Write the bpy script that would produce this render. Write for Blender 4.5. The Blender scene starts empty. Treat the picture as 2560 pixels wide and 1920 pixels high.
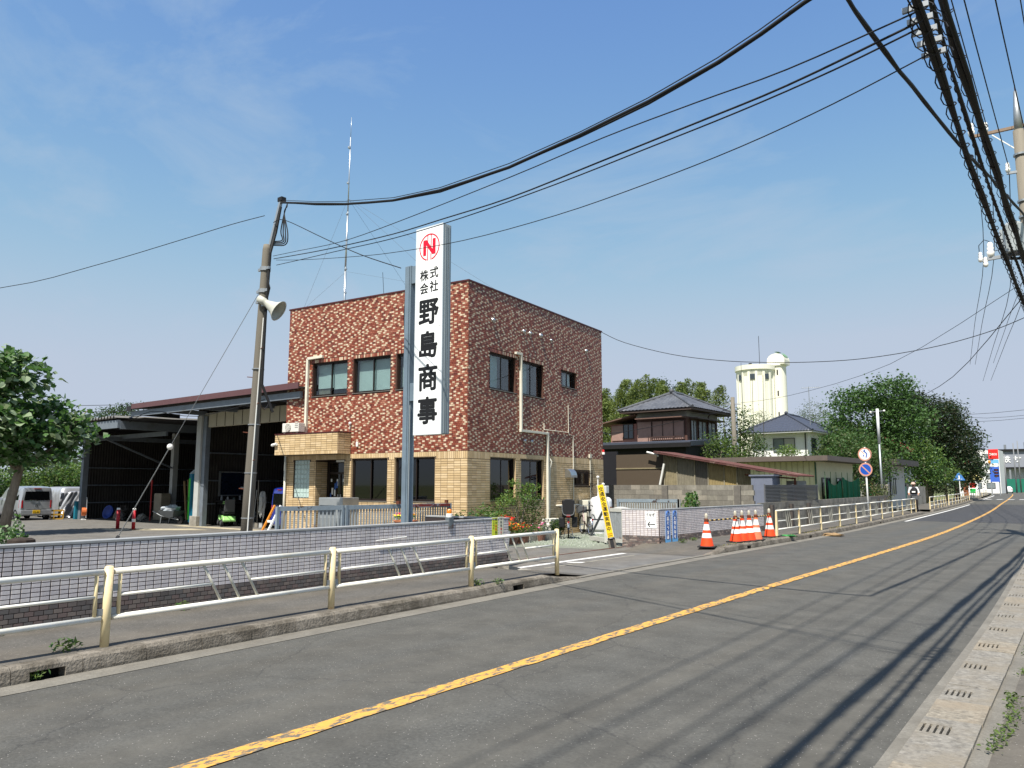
import bpy, math, random
import numpy as np
from mathutils import Vector, Matrix
random.seed(7); RNG = np.random.default_rng(7)
R = math.radians
SC = bpy.context.scene
COL = SC.collection
# ------------------------------------------------------------------ camera
cam = bpy.data.cameras.new('camera'); CAM = bpy.data.objects.new('camera', cam); COL.objects.link(CAM)
cam.sensor_width = 36.0; cam.lens = 36.0 * 1930.0 / 2560.0
cam.clip_start = 0.05; cam.clip_end = 6000
CAM.location = (0, 0, 1.70)
CAM.rotation_euler = (R(90 + 7.468), 0, R(38.0))      # looks 38 degrees left of the road, tilted up
SC.camera = CAM
# ------------------------------------------------------------------ sun and sky (sun behind the viewer, slightly to the road side)
SUN_AZ, SUN_EL = 14.0, 59.3
sl = bpy.data.lights.new('sun', 'SUN'); sl.energy = 4.7; sl.angle = R(0.53); sl.color = (1.0, 0.95, 0.87)
SUN = bpy.data.objects.new('sun', sl); COL.objects.link(SUN)
sdir = Vector((math.sin(R(SUN_AZ)) * math.cos(R(SUN_EL)), -math.cos(R(SUN_AZ)) * math.cos(R(SUN_EL)), math.sin(R(SUN_EL))))
SUN.rotation_euler = sdir.to_track_quat('Z', 'Y').to_euler()
W = bpy.data.worlds.new('World'); SC.world = W; W.use_nodes = True
nt = W.node_tree; nt.nodes.clear()
def N(t, typ, **kw):
    n = t.nodes.new(typ)
    for k, v in kw.items(): setattr(n, k, v)
    return n
out = N(nt, 'ShaderNodeOutputWorld'); bg = N(nt, 'ShaderNodeBackground'); bg.inputs[1].default_value = 0.115
sky = N(nt, 'ShaderNodeTexSky'); sky.sky_type = 'NISHITA'; sky.sun_disc = False
sky.sun_elevation = R(SUN_EL); sky.sun_rotation = math.atan2(sdir.x, sdir.y)
sky.altitude = 0; sky.air_density = 1.15; sky.dust_density = 0.7; sky.ozone_density = 1.6
# thin cirrus veil, laid out on the sky dome by direction
tc = N(nt, 'ShaderNodeTexCoord'); mp = N(nt, 'ShaderNodeMapping'); mp.inputs['Rotation'].default_value = (0.3, 0.5, 0.9)
mp.inputs['Scale'].default_value = (1.0, 3.4, 5.0)
ns = N(nt, 'ShaderNodeTexNoise'); ns.inputs['Scale'].default_value = 1.5; ns.inputs['Detail'].default_value = 7; ns.inputs['Roughness'].default_value = 0.62
ns.inputs['Distortion'].default_value = 0.5
rp = N(nt, 'ShaderNodeValToRGB'); rp.color_ramp.elements[0].position = 0.50; rp.color_ramp.elements[0].color = (0, 0, 0, 1)
rp.color_ramp.elements[1].position = 0.86; rp.color_ramp.elements[1].color = (0.16, 0.16, 0.16, 1)
mx = N(nt, 'ShaderNodeMix', data_type='RGBA'); mx.inputs[7].default_value = (7.0, 7.6, 8.6, 1)
nt.links.new(tc.outputs['Generated'], mp.inputs[0]); nt.links.new(mp.outputs[0], ns.inputs[0]); nt.links.new(ns.outputs[0], rp.inputs[0])
nt.links.new(rp.outputs[0], mx.inputs[0]); hs_ = N(nt, 'ShaderNodeHueSaturation'); hs_.inputs['Saturation'].default_value = 1.22; hs_.inputs['Hue'].default_value = 0.512; hs_.inputs['Value'].default_value = 1.24; nt.links.new(sky.outputs[0], hs_.inputs['Color']); nt.links.new(hs_.outputs[0], mx.inputs[6])
sp_ = N(nt, 'ShaderNodeSeparateColor'); cb_ = N(nt, 'ShaderNodeCombineColor'); nt.links.new(mx.outputs[2], sp_.inputs[0])
for i_, lim_ in enumerate((2.72, 3.1, 3.8)):      # soft ceiling per channel: the hazy horizon stays pale blue instead of burning out
    d_ = N(nt, 'ShaderNodeMath', operation='DIVIDE'); d_.inputs[1].default_value = lim_; nt.links.new(sp_.outputs[i_], d_.inputs[0])
    p_ = N(nt, 'ShaderNodeMath', operation='POWER'); p_.inputs[1].default_value = 5.0; nt.links.new(d_.outputs[0], p_.inputs[0])
    a_ = N(nt, 'ShaderNodeMath', operation='ADD'); a_.inputs[1].default_value = 1.0; nt.links.new(p_.outputs[0], a_.inputs[0])
    r_ = N(nt, 'ShaderNodeMath', operation='POWER'); r_.inputs[1].default_value = 1 / 5.0; nt.links.new(a_.outputs[0], r_.inputs[0])
    q_ = N(nt, 'ShaderNodeMath', operation='DIVIDE'); nt.links.new(sp_.outputs[i_], q_.inputs[0]); nt.links.new(r_.outputs[0], q_.inputs[1]); nt.links.new(q_.outputs[0], cb_.inputs[i_])
nt.links.new(cb_.outputs[0], bg.inputs[0])
nt.links.new(bg.outputs[0], out.inputs[0])
SC.view_settings.view_transform = 'Standard'; SC.view_settings.look = 'None'; SC.view_settings.gamma = 1.0
SC.view_settings.exposure = 0.74
SC.view_settings.use_curve_mapping = False
SC.render.engine = 'CYCLES'; SC.cycles.max_bounces = 6; SC.cycles.diffuse_bounces = 3; SC.cycles.glossy_bounces = 3
SC.cycles.transparent_max_bounces = 24; SC.cycles.transmission_bounces = 4; SC.cycles.use_denoising = True
# ------------------------------------------------------------------ materials
def C(r, g, b):
    f = lambda c: (c / 255.0) / 12.92 if c <= 10 else ((c / 255.0 + 0.055) / 1.055) ** 2.4
    return (f(r), f(g), f(b))
MATS = {}
def M(name, col, rough=0.7, var=0.12, scale=4.0, bump=0.0, bscale=80.0, metal=0.0, spec=0.35, big=0.0, col2=None, fac=(0.45, 0.6), stretch=None, trans=None, coat=0.0):
    """procedural paint: base colour with fine variation, optional larger blotches (col2 where a second noise rises above fac), bump"""
    if name in MATS: return MATS[name]
    m = bpy.data.materials.new(name); m.use_nodes = True; t = m.node_tree; b = t.nodes['Principled BSDF']
    b.inputs['Roughness'].default_value = rough; b.inputs['Metallic'].default_value = metal
    b.inputs['Specular IOR Level'].default_value = spec
    if coat: b.inputs['Coat Weight'].default_value = coat
    g = N(t, 'ShaderNodeNewGeometry'); src = g.outputs['Position']
    if stretch:
        mp = N(t, 'ShaderNodeMapping'); mp.inputs['Scale'].default_value = stretch; t.links.new(src, mp.inputs[0]); src = mp.outputs[0]
    n1 = N(t, 'ShaderNodeTexNoise'); n1.inputs['Scale'].default_value = scale; n1.inputs['Detail'].default_value = 6; n1.inputs['Roughness'].default_value = 0.65
    t.links.new(src, n1.inputs[0])
    a = N(t, 'ShaderNodeMix', data_type='RGBA')
    k0, k1 = 1 - var, 1 + var
    a.inputs[6].default_value = (col[0] * k0, col[1] * k0, col[2] * k0, 1); a.inputs[7].default_value = (min(1, col[0] * k1), min(1, col[1] * k1), min(1, col[2] * k1), 1)
    mr = N(t, 'ShaderNodeMapRange'); mr.inputs[1].default_value = 0.3; mr.inputs[2].default_value = 0.7
    t.links.new(n1.outputs[0], mr.inputs[0]); t.links.new(mr.outputs[0], a.inputs[0]); c = a.outputs[2]
    if col2 is not None:
        n2 = N(t, 'ShaderNodeTexNoise'); n2.inputs['Scale'].default_value = big or scale * 0.2; n2.inputs['Detail'].default_value = 8; n2.inputs['Roughness'].default_value = 0.7
        t.links.new(src, n2.inputs[0]); m2 = N(t, 'ShaderNodeMapRange'); m2.inputs[1].default_value = fac[0]; m2.inputs[2].default_value = fac[1]
        t.links.new(n2.outputs[0], m2.inputs[0]); x = N(t, 'ShaderNodeMix', data_type='RGBA'); x.inputs[7].default_value = (*col2, 1)
        t.links.new(m2.outputs[0], x.inputs[0]); t.links.new(c, x.inputs[6]); c = x.outputs[2]
    t.links.new(c, b.inputs['Base Color'])
    if bump:
        n3 = N(t, 'ShaderNodeTexNoise'); n3.inputs['Scale'].default_value = bscale; n3.inputs['Detail'].default_value = 4; t.links.new(g.outputs['Position'], n3.inputs[0])
        bp = N(t, 'ShaderNodeBump'); bp.inputs['Strength'].default_value = bump; bp.inputs['Distance'].default_value = 0.02
        t.links.new(n3.outputs[0], bp.inputs['Height']); t.links.new(bp.outputs[0], b.inputs['Normal'])
    if trans:
        tr = N(t, 'ShaderNodeBsdfTranslucent'); tr.inputs[0].default_value = (*trans, 1); ad = N(t, 'ShaderNodeMixShader'); ad.inputs[0].default_value = 0.35
        t.links.new(b.outputs[0], ad.inputs[1]); t.links.new(tr.outputs[0], ad.inputs[2]); t.links.new(ad.outputs[0], t.nodes['Material Output'].inputs[0])
    MATS[name] = m
    return m
def glass(name, tint, clear=0.7):
    if name in MATS: return MATS[name]
    m = bpy.data.materials.new(name); m.use_nodes = True; t = m.node_tree; t.nodes.clear()
    o = N(t, 'ShaderNodeOutputMaterial'); tr = N(t, 'ShaderNodeBsdfTransparent'); tr.inputs[0].default_value = (*[c * clear for c in tint], 1)
    gl = N(t, 'ShaderNodeBsdfGlossy'); gl.inputs['Roughness'].default_value = 0.03
    lw = N(t, 'ShaderNodeLayerWeight'); lw.inputs[0].default_value = 0.5; pw = N(t, 'ShaderNodeMath', operation='POWER'); pw.inputs[1].default_value = 4.0; t.links.new(lw.outputs['Facing'], pw.inputs[0])
    fr = N(t, 'ShaderNodeMath', operation='MULTIPLY_ADD'); fr.inputs[1].default_value = 0.92; fr.inputs[2].default_value = 0.07; t.links.new(pw.outputs[0], fr.inputs[0])
    mi = N(t, 'ShaderNodeMixShader'); t.links.new(fr.outputs[0], mi.inputs[0]); t.links.new(tr.outputs[0], mi.inputs[1]); t.links.new(gl.outputs[0], mi.inputs[2])
    t.links.new(mi.outputs[0], o.inputs[0]); MATS[name] = m
    return m
# ------------------------------------------------------------------ mesh builder
class MB:
    def __init__(s): s.v = []; s.f = []; s.mi = []; s.k = 0
    def add(s, vs, fs):
        n = len(s.v); s.v += [tuple(p) for p in vs]; s.f += [tuple(i + n for i in q) for q in fs]; s.mi += [s.k] * len(fs); return s
    def mat(s, k): s.k = k; return s
    def box(s, x0, y0, z0, x1, y1, z1):
        return s.add([(x0,y0,z0),(x1,y0,z0),(x1,y1,z0),(x0,y1,z0),(x0,y0,z1),(x1,y0,z1),(x1,y1,z1),(x0,y1,z1)],
                     [(0,3,2,1),(4,5,6,7),(0,1,5,4),(1,2,6,5),(2,3,7,6),(3,0,4,7)])
    def hexa(s, b, t):   # two quads, bottom and top
        return s.add(list(b) + list(t), [(3,2,1,0),(4,5,6,7),(0,1,5,4),(1,2,6,5),(2,3,7,6),(3,0,4,7)])
    def beam(s, p0, p1, w, h, up=(0, 0, 1)):   # rectangular bar between two points
        p0, p1 = Vector(p0), Vector(p1); d = (p1 - p0).normalized(); u = Vector(up)
        if abs(d.dot(u)) > 0.98: u = Vector((0, 1, 0))
        a = d.cross(u).normalized() * w / 2; b = a.cross(d).normalized() * h / 2
        return s.add([p0-a-b, p0+a-b, p0+a+b, p0-a+b, p1-a-b, p1+a-b, p1+a+b, p1-a+b], [(0,3,2,1),(4,5,6,7),(0,1,5,4),(1,2,6,5),(2,3,7,6),(3,0,4,7)])
    def tube(s, pts, r, n=6, caps=True):
        pts = [Vector(p) for p in pts]; rs = r if isinstance(r, (list, tuple)) else [r] * len(pts); m = len(pts); k0 = len(s.v)
        u = None
        for i, p in enumerate(pts):
            d = (pts[min(i+1, m-1)] - pts[max(i-1, 0)]).normalized()
            if u is None:
                u = d.orthogonal().normalized()
            u = (u - d * u.dot(d)); u = u.normalized() if u.length > 1e-6 else d.orthogonal().normalized()
            w = d.cross(u)
            for j in range(n):
                a = 2 * math.pi * j / n; s.v.append(tuple(p + (u * math.cos(a) + w * math.sin(a)) * rs[i]))
        for i in range(m - 1):
            for j in range(n):
                a = k0 + i*n + j; b = k0 + i*n + (j+1) % n; s.f.append((a, b, b + n, a + n)); s.mi.append(s.k)
        if caps:
            s.f.append(tuple(k0 + j for j in range(n - 1, -1, -1))); s.f.append(tuple(k0 + (m-1)*n + j for j in range(n))); s.mi += [s.k] * 2
        return s
    def lathe(s, prof, c=(0, 0, 0), n=16, a0=0.0, a1=2 * math.pi):
        k0 = len(s.v); m = len(prof); full = abs(a1 - a0) > 6.28; cols = n if full else n + 1
        for i in range(cols):
            a = a0 + (a1 - a0) * i / n
            for r, z in prof: s.v.append((c[0] + r * math.cos(a), c[1] + r * math.sin(a), c[2] + z))
        for i in range(n):
            for j in range(m - 1):
                a = k0 + i*m + j; b = k0 + ((i+1) % cols)*m + j; s.f.append((a, b, b+1, a+1)); s.mi.append(s.k)
        return s
    def prism(s, poly, p0, ax, ay, h):   # 2D polygon (in axes ax, ay at p0) pushed along h
        p0, ax, ay, h = Vector(p0), Vector(ax), Vector(ay), Vector(h); n = len(poly)
        b = [p0 + ax * x + ay * y for x, y in poly]
        return s.add(b + [q + h for q in b], [tuple(range(n-1, -1, -1)), tuple(range(n, 2*n))] + [(i, (i+1) % n, n + (i+1) % n, n + i) for i in range(n)])
    def sphere(s, c, r, n=12, m=8, sz=1.0):
        return s.lathe([(max(1e-4, r * math.sin(math.pi * j / m)), -r * sz * math.cos(math.pi * j / m)) for j in range(m + 1)], c, n)
    def quad(s, a, b, c, d): return s.add([a, b, c, d], [(0, 1, 2, 3)])
    def mesh(s, name, mats, smooth=False):
        me = bpy.data.meshes.new(name); me.from_pydata(s.v, [], s.f)
        for m in (mats if isinstance(mats, (list, tuple)) else [mats]): me.materials.append(m)
        if s.mi and max(s.mi) > 0: me.polygons.foreach_set('material_index', s.mi)
        if smooth: me.polygons.foreach_set('use_smooth', [True] * len(me.polygons))
        me.update(); return me
    def build(s, name, mats, parent=None, smooth=False, bevel=0.0, loc=None, rot=None):
        o = bpy.data.objects.new(name, s.mesh(name, mats, smooth)); COL.objects.link(o)
        if parent is not None: o.parent = parent
        if loc: o.location = loc
        if rot: o.rotation_euler = rot
        if bevel:
            b = o.modifiers.new('edge', 'BEVEL'); b.width = bevel; b.segments = 2; b.limit_method = 'ANGLE'; b.angle_limit = R(40)
        if smooth == 'auto':
            pass
        return o
def smooth_by_angle(o, deg=40):
    me = o.data; me.polygons.foreach_set('use_smooth', [True] * len(me.polygons))
    try: me.set_sharp_from_angle(angle=R(deg))
    except Exception: pass
    return o
def tag(o, label=None, cat=None, group=None, kind=None):
    if label: o['label'] = label
    if cat: o['category'] = cat
    if group: o['group'] = group
    if kind: o['kind'] = kind
    return o
def thing(name, label, cat, loc=(0, 0, 0), rz=0.0, group=None):
    o = bpy.data.objects.new(name, None); o.empty_display_size = 0.2; COL.objects.link(o); o.location = loc; o.rotation_euler = (0, 0, rz)
    return tag(o, label, cat, group)
def copy_tree(o, parent=None):
    c = o.copy(); COL.objects.link(c); c.parent = parent
    for ch in list(o.children): copy_tree(ch, c)
    return c
def inst(name, me, parent, loc, rot=None, scale=None):
    o = bpy.data.objects.new(name, me); COL.objects.link(o); o.parent = parent; o.location = loc
    if rot is not None: o.rotation_euler = rot
    if scale is not None: o.scale = scale
    return o
def struct(o): o['kind'] = 'structure'; return o
def text_mb(body, size, pos, ax, ay, depth=0.004, bold=0.0, sx=1.0):
    """lettering as a thin mesh; pos = centre of the text block, ax/ay = its reading and up directions"""
    cu = bpy.data.curves.new('lettering', 'FONT'); cu.body = body; cu.size = size; cu.extrude = depth / 2; cu.resolution_u = 3
    cu.align_x = 'CENTER'; cu.align_y = 'CENTER'; cu.space_line = 0.95
    o = bpy.data.objects.new('lettering', cu); COL.objects.link(o)
    me = bpy.data.meshes.new_from_object(o.evaluated_get(bpy.context.evaluated_depsgraph_get()))
    ax, ay = Vector(ax), Vector(ay); n = ax.cross(ay); p = Vector(pos); mb = MB()
    vs = [v.co for v in me.vertices]
    if vs:
        cx = (min(v.x for v in vs) + max(v.x for v in vs)) / 2; cy = (min(v.y for v in vs) + max(v.y for v in vs)) / 2
        fs = [tuple(q.vertices) for q in me.polygons]; b = max(0.0, bold); ring_ = [(0, 0)] + ([(b * math.cos(a * math.pi / 4), b * math.sin(a * math.pi / 4)) for a in range(8)] if b else [])
        for i, (ox, oy) in enumerate(ring_):   # heavier weight: the glyph restruck around itself, each strike a hair deeper
            mb.add([p + ax * ((v.x - cx) * sx + ox) + ay * (v.y - cy + oy) + n * (v.z - i * 0.0003) for v in vs], fs)
    bpy.data.objects.remove(o); bpy.data.curves.remove(cu); bpy.data.meshes.remove(me)
    return mb
def holes_wall(mb, s0, s1, z0, z1, holes, put):
    """cuts the rectangle around its openings; put(sa, sb, za, zb) adds one block"""
    S = sorted({s0, s1, *[h[0] for h in holes], *[h[1] for h in holes]}); Z = sorted({z0, z1, *[h[2] for h in holes], *[h[3] for h in holes]})
    S = [s for s in S if s0 <= s <= s1]; Z = [z for z in Z if z0 <= z <= z1]
    for a, b in zip(S[:-1], S[1:]):
        run = None
        for c, d in list(zip(Z[:-1], Z[1:])) + [(None, None)]:
            solid = c is not None and not any(h[0] < (a+b)/2 < h[1] and h[2] < (c+d)/2 < h[3] for h in holes)
            if solid: run = (run[0], d) if run else (c, d)
            elif run: put(a, b, *run); run = None
def tiles(parent, items, part, mats, stuff, lim=300, cam_local=Vector((0, 0, 1.7)), depth=0.008):
    """items: (centre, u axis, normal, half width, half height, material index); the largest in view become parts, the rest one joined part"""
    def size(t):
        c = Vector(t[0]); d = cam_local - c; r = d.length; f = max(0.02, Vector(t[2]).dot(d) / r); return -t[3] * t[4] * f / (r * r)
    items = sorted(items, key=size); cache = {}
    for c, u, n, hw, hh, k in items[:lim]:
        key = (round(hw, 3), round(hh, 3), k)
        if key not in cache:
            e = min(0.0025, hh * 0.15)
            mb = MB().hexa([(-hw, 0, -hh), (hw, 0, -hh), (hw, 0, hh), (-hw, 0, hh)], [(-hw+e, -depth, -hh+e), (hw-e, -depth, -hh+e), (hw-e, -depth, hh-e), (-hw+e, -depth, hh-e)])
            cache[key] = mb.mesh(part, mats[k])
        inst(part, cache[key], parent, c, (0, 0, math.atan2(u[1], u[0])))
    mb = MB(); V = []; F = []; K = []
    for c, u, n, hw, hh, k in items[lim:]:
        b = len(V); e = min(0.0025, hh * 0.15)
        for d, q in ((0, 0), (depth, e)):
            for a, z in ((-1, -1), (1, -1), (1, 1), (-1, 1)):
                V.append((c[0] + u[0]*a*(hw-q) + n[0]*d, c[1] + u[1]*a*(hw-q) + n[1]*d, c[2] + z*(hh-q)))
        F += [(b+4,b+5,b+6,b+7),(b,b+1,b+5,b+4),(b+1,b+2,b+6,b+5),(b+2,b+3,b+7,b+6),(b+3,b,b+4,b+7)]; K += [k] * 5
    if V:
        mb.v, mb.f, mb.mi = V, F, K; o = mb.build(stuff, mats, parent); o['kind'] = 'stuff'
def leaf_cloud(name, pts, size, mats, parent, up=0.3, aspect=0.6, jitter=0.35, fold=0.25, droop=None, groups=1):
    """many leaf-sized folded diamonds at the given points, joined into one part"""
    n = len(pts); P = np.asarray(pts, float); s = size * (1 + jitter * (RNG.random(n) * 2 - 1))
    d = RNG.normal(size=(n, 3)); d[:, 2] = d[:, 2] * 0.6 + (0 if droop is None else -droop); d /= np.linalg.norm(d, axis=1)[:, None]
    nn = RNG.normal(size=(n, 3)); nn[:, 2] += up * 3; w = np.cross(d, nn); w /= (np.linalg.norm(w, axis=1)[:, None] + 1e-9); q = np.cross(w, d)
    a = P - d * s[:, None] * 0.5; b = P + d * s[:, None] * 0.5; m = P + q * (s * fold * 0.5)[:, None] * 0
    l = P + w * (s * aspect * 0.5)[:, None] + q * (s * fold * 0.3)[:, None]; r = P - w * (s * aspect * 0.5)[:, None] + q * (s * fold * 0.3)[:, None]
    V = np.stack([a, r, b, l], 1).reshape(-1, 3); idx = np.arange(n) * 4
    me = bpy.data.meshes.new(name); me.vertices.add(4 * n); me.vertices.foreach_set('co', V.ravel())
    F = np.stack([idx, idx+1, idx+2, idx, idx+2, idx+3], 1).reshape(-1)
    me.loops.add(6 * n); me.loops.foreach_set('vertex_index', F); me.polygons.add(2 * n); me.polygons.foreach_set('loop_start', np.arange(2 * n) * 3)
    me.polygons.foreach_set('loop_total', np.full(2 * n, 3)); k = np.repeat(np.repeat(RNG.integers(0, len(mats), n // groups + 1), groups)[:n], 2); me.polygons.foreach_set('material_index', k)
    for mm in mats: me.materials.append(mm)
    me.update(calc_edges=True); me.validate()
    o = bpy.data.objects.new(name, me); COL.objects.link(o); o.parent = parent
    return o
def ellipsoid_pts(c, r, n, shell=0.55):
    d = RNG.normal(size=(n, 3)); d /= np.linalg.norm(d, axis=1)[:, None]; k = (shell + (1 - shell) * RNG.random(n)) ** 0.8
    return np.asarray(c) + d * np.asarray(r) * k[:, None]
def interp(tab):
    ys = [a for a, _ in tab]; xs = [b for _, b in tab]
    def f(y):
        if y <= ys[0]: return xs[0] + (xs[1]-xs[0]) / (ys[1]-ys[0]) * (y - ys[0])
        for i in range(len(ys) - 1):
            if y <= ys[i+1]:
                h = ys[i+1]-ys[i]; t = (y-ys[i])/h
                g = lambda j: (xs[min(j+1, len(xs)-1)] - xs[max(j-1, 0)]) / (ys[min(j+1, len(ys)-1)] - ys[max(j-1, 0)])
                return (2*t**3-3*t*t+1)*xs[i] + (t**3-2*t*t+t)*h*g(i) + (-2*t**3+3*t*t)*xs[i+1] + (t**3-t*t)*h*g(i+1)
        return xs[-1] + (xs[-1]-xs[-2]) / (ys[-1]-ys[-2]) * (y - ys[-1])
    return f
# ================================================================== GROUND, ROAD, PAVEMENTS
XL = interp([(-25,-6.75),(-10,-7.15),(3,-7.6),(9,-7.83),(13,-7.97),(20,-8.02),(26,-8.05),(33,-8.3),(42,-8.75),(50,-9.2),(60,-9.8),(80,-11.2),(108,-13.6),(148,-16.9),(200,-22.5),(400,-48)])
XY = interp([(-25,-4.05),(0,-4.52),(12,-4.78),(29,-5.06),(43,-5.75),(60,-6.85),(80,-8.4),(115,-11.1),(165,-15.3),(200,-19),(400,-44)])
XR = interp([(-25,-0.35),(-10,-0.85),(5,-1.31),(12,-1.5),(23,-1.98),(35,-2.45),(45,-3.0),(60,-4.0),(80,-5.6),(115,-8.3),(165,-12.4),(200,-16),(400,-41)])
def asphalt(name, a, b, dirt, spec=0.25):
    if name in MATS: return MATS[name]
    m = bpy.data.materials.new(name); m.use_nodes = True; t = m.node_tree; p = t.nodes['Principled BSDF']; p.inputs['Roughness'].default_value = 0.85; p.inputs['Specular IOR Level'].default_value = spec
    g = N(t, 'ShaderNodeNewGeometry'); P = g.outputs['Position']
    n1 = N(t, 'ShaderNodeTexNoise'); n1.inputs['Scale'].default_value = 34; n1.inputs['Detail'].default_value = 5; n1.inputs['Roughness'].default_value = 0.75; t.links.new(P, n1.inputs[0])
    v1 = N(t, 'ShaderNodeTexVoronoi'); v1.inputs['Scale'].default_value = 58; t.links.new(P, v1.inputs['Vector'])
    mp = N(t, 'ShaderNodeMapping'); mp.inputs['Scale'].default_value = (1.9, 0.07, 1); mp.inputs['Rotation'].default_value = (0, 0, 0.02); t.links.new(P, mp.inputs[0])
    n2 = N(t, 'ShaderNodeTexNoise'); n2.inputs['Scale'].default_value = 0.75; n2.inputs['Detail'].default_value = 5; t.links.new(mp.outputs[0], n2.inputs[0])
    n3 = N(t, 'ShaderNodeTexNoise'); n3.inputs['Scale'].default_value = 1.6; n3.inputs['Detail'].default_value = 9; n3.inputs['Roughness'].default_value = 0.72; t.links.new(P, n3.inputs[0])
    r1 = N(t, 'ShaderNodeMapRange'); r1.inputs[1].default_value = 0.28; r1.inputs[2].default_value = 0.72; t.links.new(n1.outputs[0], r1.inputs[0])
    A = N(t, 'ShaderNodeMix', data_type='RGBA'); A.inputs[6].default_value = (*a, 1); A.inputs[7].default_value = (*b, 1); t.links.new(r1.outputs[0], A.inputs[0])
    r2 = N(t, 'ShaderNodeMapRange'); r2.inputs[1].default_value = 0.36; r2.inputs[2].default_value = 0.66; r2.inputs[3].default_value = 0.0; r2.inputs[4].default_value = 0.8; t.links.new(n2.outputs[0], r2.inputs[0])
    B = N(t, 'ShaderNodeMix', data_type='RGBA'); B.inputs[7].default_value = (*dirt, 1); t.links.new(r2.outputs[0], B.inputs[0]); t.links.new(A.outputs[2], B.inputs[6])
    r3 = N(t, 'ShaderNodeMapRange'); r3.inputs[1].default_value = 0.3; r3.inputs[2].default_value = 0.7; r3.inputs[3].default_value = 0.72; r3.inputs[4].default_value = 1.22; t.links.new(n3.outputs[0], r3.inputs[0])
    D = N(t, 'ShaderNodeMix', data_type='RGBA', blend_type='MULTIPLY'); D.inputs[0].default_value = 1; t.links.new(B.outputs[2], D.inputs[6]); t.links.new(r3.outputs[0], D.inputs[7])
    # pale stone chips
    r4 = N(t, 'ShaderNodeMapRange'); r4.inputs[1].default_value = 0.30; r4.inputs[2].default_value = 0.12; t.links.new(v1.outputs['Distance'], r4.inputs[0])
    w = N(t, 'ShaderNodeTexWhiteNoise'); t.links.new(v1.outputs['Color'], w.inputs[0]); gt = N(t, 'ShaderNodeMath', operation='GREATER_THAN'); gt.inputs[1].default_value = 0.92; t.links.new(w.outputs[0], gt.inputs[0])
    mu = N(t, 'ShaderNodeMath', operation='MULTIPLY'); t.links.new(r4.outputs[0], mu.inputs[0]); t.links.new(gt.outputs[0], mu.inputs[1])
    E_ = N(t, 'ShaderNodeMix', data_type='RGBA'); E_.inputs[7].default_value = (0.34, 0.32, 0.29, 1); t.links.new(mu.outputs[0], E_.inputs[0]); t.links.new(D.outputs[2], E_.inputs[6])
    # hairline cracks, wandering with the noise
    vc = N(t, 'ShaderNodeTexVoronoi', feature='DISTANCE_TO_EDGE'); vc.inputs['Scale'].default_value = 0.33; wp_ = N(t, 'ShaderNodeVectorMath', operation='SCALE'); wp_.inputs['Scale'].default_value = 0.5
    t.links.new(n3.outputs['Color'], wp_.inputs[0]); va = N(t, 'ShaderNodeVectorMath', operation='ADD'); t.links.new(P, va.inputs[0]); t.links.new(wp_.outputs[0], va.inputs[1]); t.links.new(va.outputs[0], vc.inputs['Vector'])
    cr = N(t, 'ShaderNodeMapRange'); cr.inputs[1].default_value = 0.004; cr.inputs[2].default_value = 0.0; cr.inputs[4].default_value = 0.55; t.links.new(vc.outputs[0], cr.inputs[0])
    K_ = N(t, 'ShaderNodeMix', data_type='RGBA'); K_.inputs[7].default_value = (0.03, 0.03, 0.03, 1); t.links.new(cr.outputs[0], K_.inputs[0]); t.links.new(E_.outputs[2], K_.inputs[6])
    t.links.new(K_.outputs[2], p.inputs['Base Color'])
    bp = N(t, 'ShaderNodeBump'); bp.inputs['Strength'].default_value = 0.5; bp.inputs['Distance'].default_value = 0.01; t.links.new(n1.outputs[0], bp.inputs['Height']); t.links.new(bp.outputs[0], p.inputs['Normal'])
    MATS[name] = m; return m
ASPH = asphalt('road_asphalt', (0.048, 0.048, 0.044), (0.112, 0.110, 0.099), (0.094, 0.088, 0.074))
ASPH_NEW = asphalt('new_asphalt', (0.038, 0.038, 0.041), (0.066, 0.066, 0.068), (0.052, 0.051, 0.05))
ASPH_OLD = asphalt('yard_asphalt', (0.105, 0.102, 0.097), (0.165, 0.16, 0.15), (0.15, 0.135, 0.112))
ASPH_WALK = asphalt('walk_asphalt', (0.062, 0.058, 0.052), (0.135, 0.127, 0.112), (0.12, 0.105, 0.083))
CONC = M('concrete', C(150,146,136), 0.9, 0.22, 9, 0.4, 50, big=1.2, col2=C(112,106,94), fac=(0.45,0.7))
CONC_L = M('gutter_concrete', C(120,116,107), 0.9, 0.22, 40, 0.35, 70, big=1.5, col2=C(96,92,84), fac=(0.4,0.7))
CONC_K = M('kerb_concrete', C(128,121,110), 0.92, 0.3, 26, 0.7, 45, big=3.0, col2=C(84,78,68), fac=(0.4,0.62))
DARK = M('void_black', (0.006, 0.006, 0.006), 0.9, 0.1)
def strip(mb, fa, fb, ya, yb, z, step=1.0):
    n = max(2, int((yb - ya) / step) + 1); zz = z if callable(z) else (lambda y: z); k = len(mb.v)
    for i in range(n):
        y = ya + (yb - ya) * i / (n - 1); mb.v += [(fa(y), y, zz(y)), (fb(y), y, zz(y))]
    for i in range(n - 1): mb.f.append((k+2*i, k+2*i+1, k+2*i+3, k+2*i+2)); mb.mi.append(mb.k)
    return mb
cst = lambda v: (lambda y: v)
GR = M('field_soil', C(112,112,74), 0.95, 0.25, 0.4, big=0.05, col2=C(78,92,50), fac=(0.4,0.6))
struct(MB().quad((-3000,-3000,-0.12),(3000,-3000,-0.12),(3000,3000,-0.12),(-3000,3000,-0.12)).build('ground', GR))
road = struct(strip(MB(), lambda y: XL(y)-0.02, XR, -25, 400, 0.0, 1.5).build('road', ASPH))
struct(strip(MB(), lambda y: XL(y)+0.42, XR, 41.5, 80.5, 0.004, 1.5).build('road_patch', ASPH_NEW))
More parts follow.
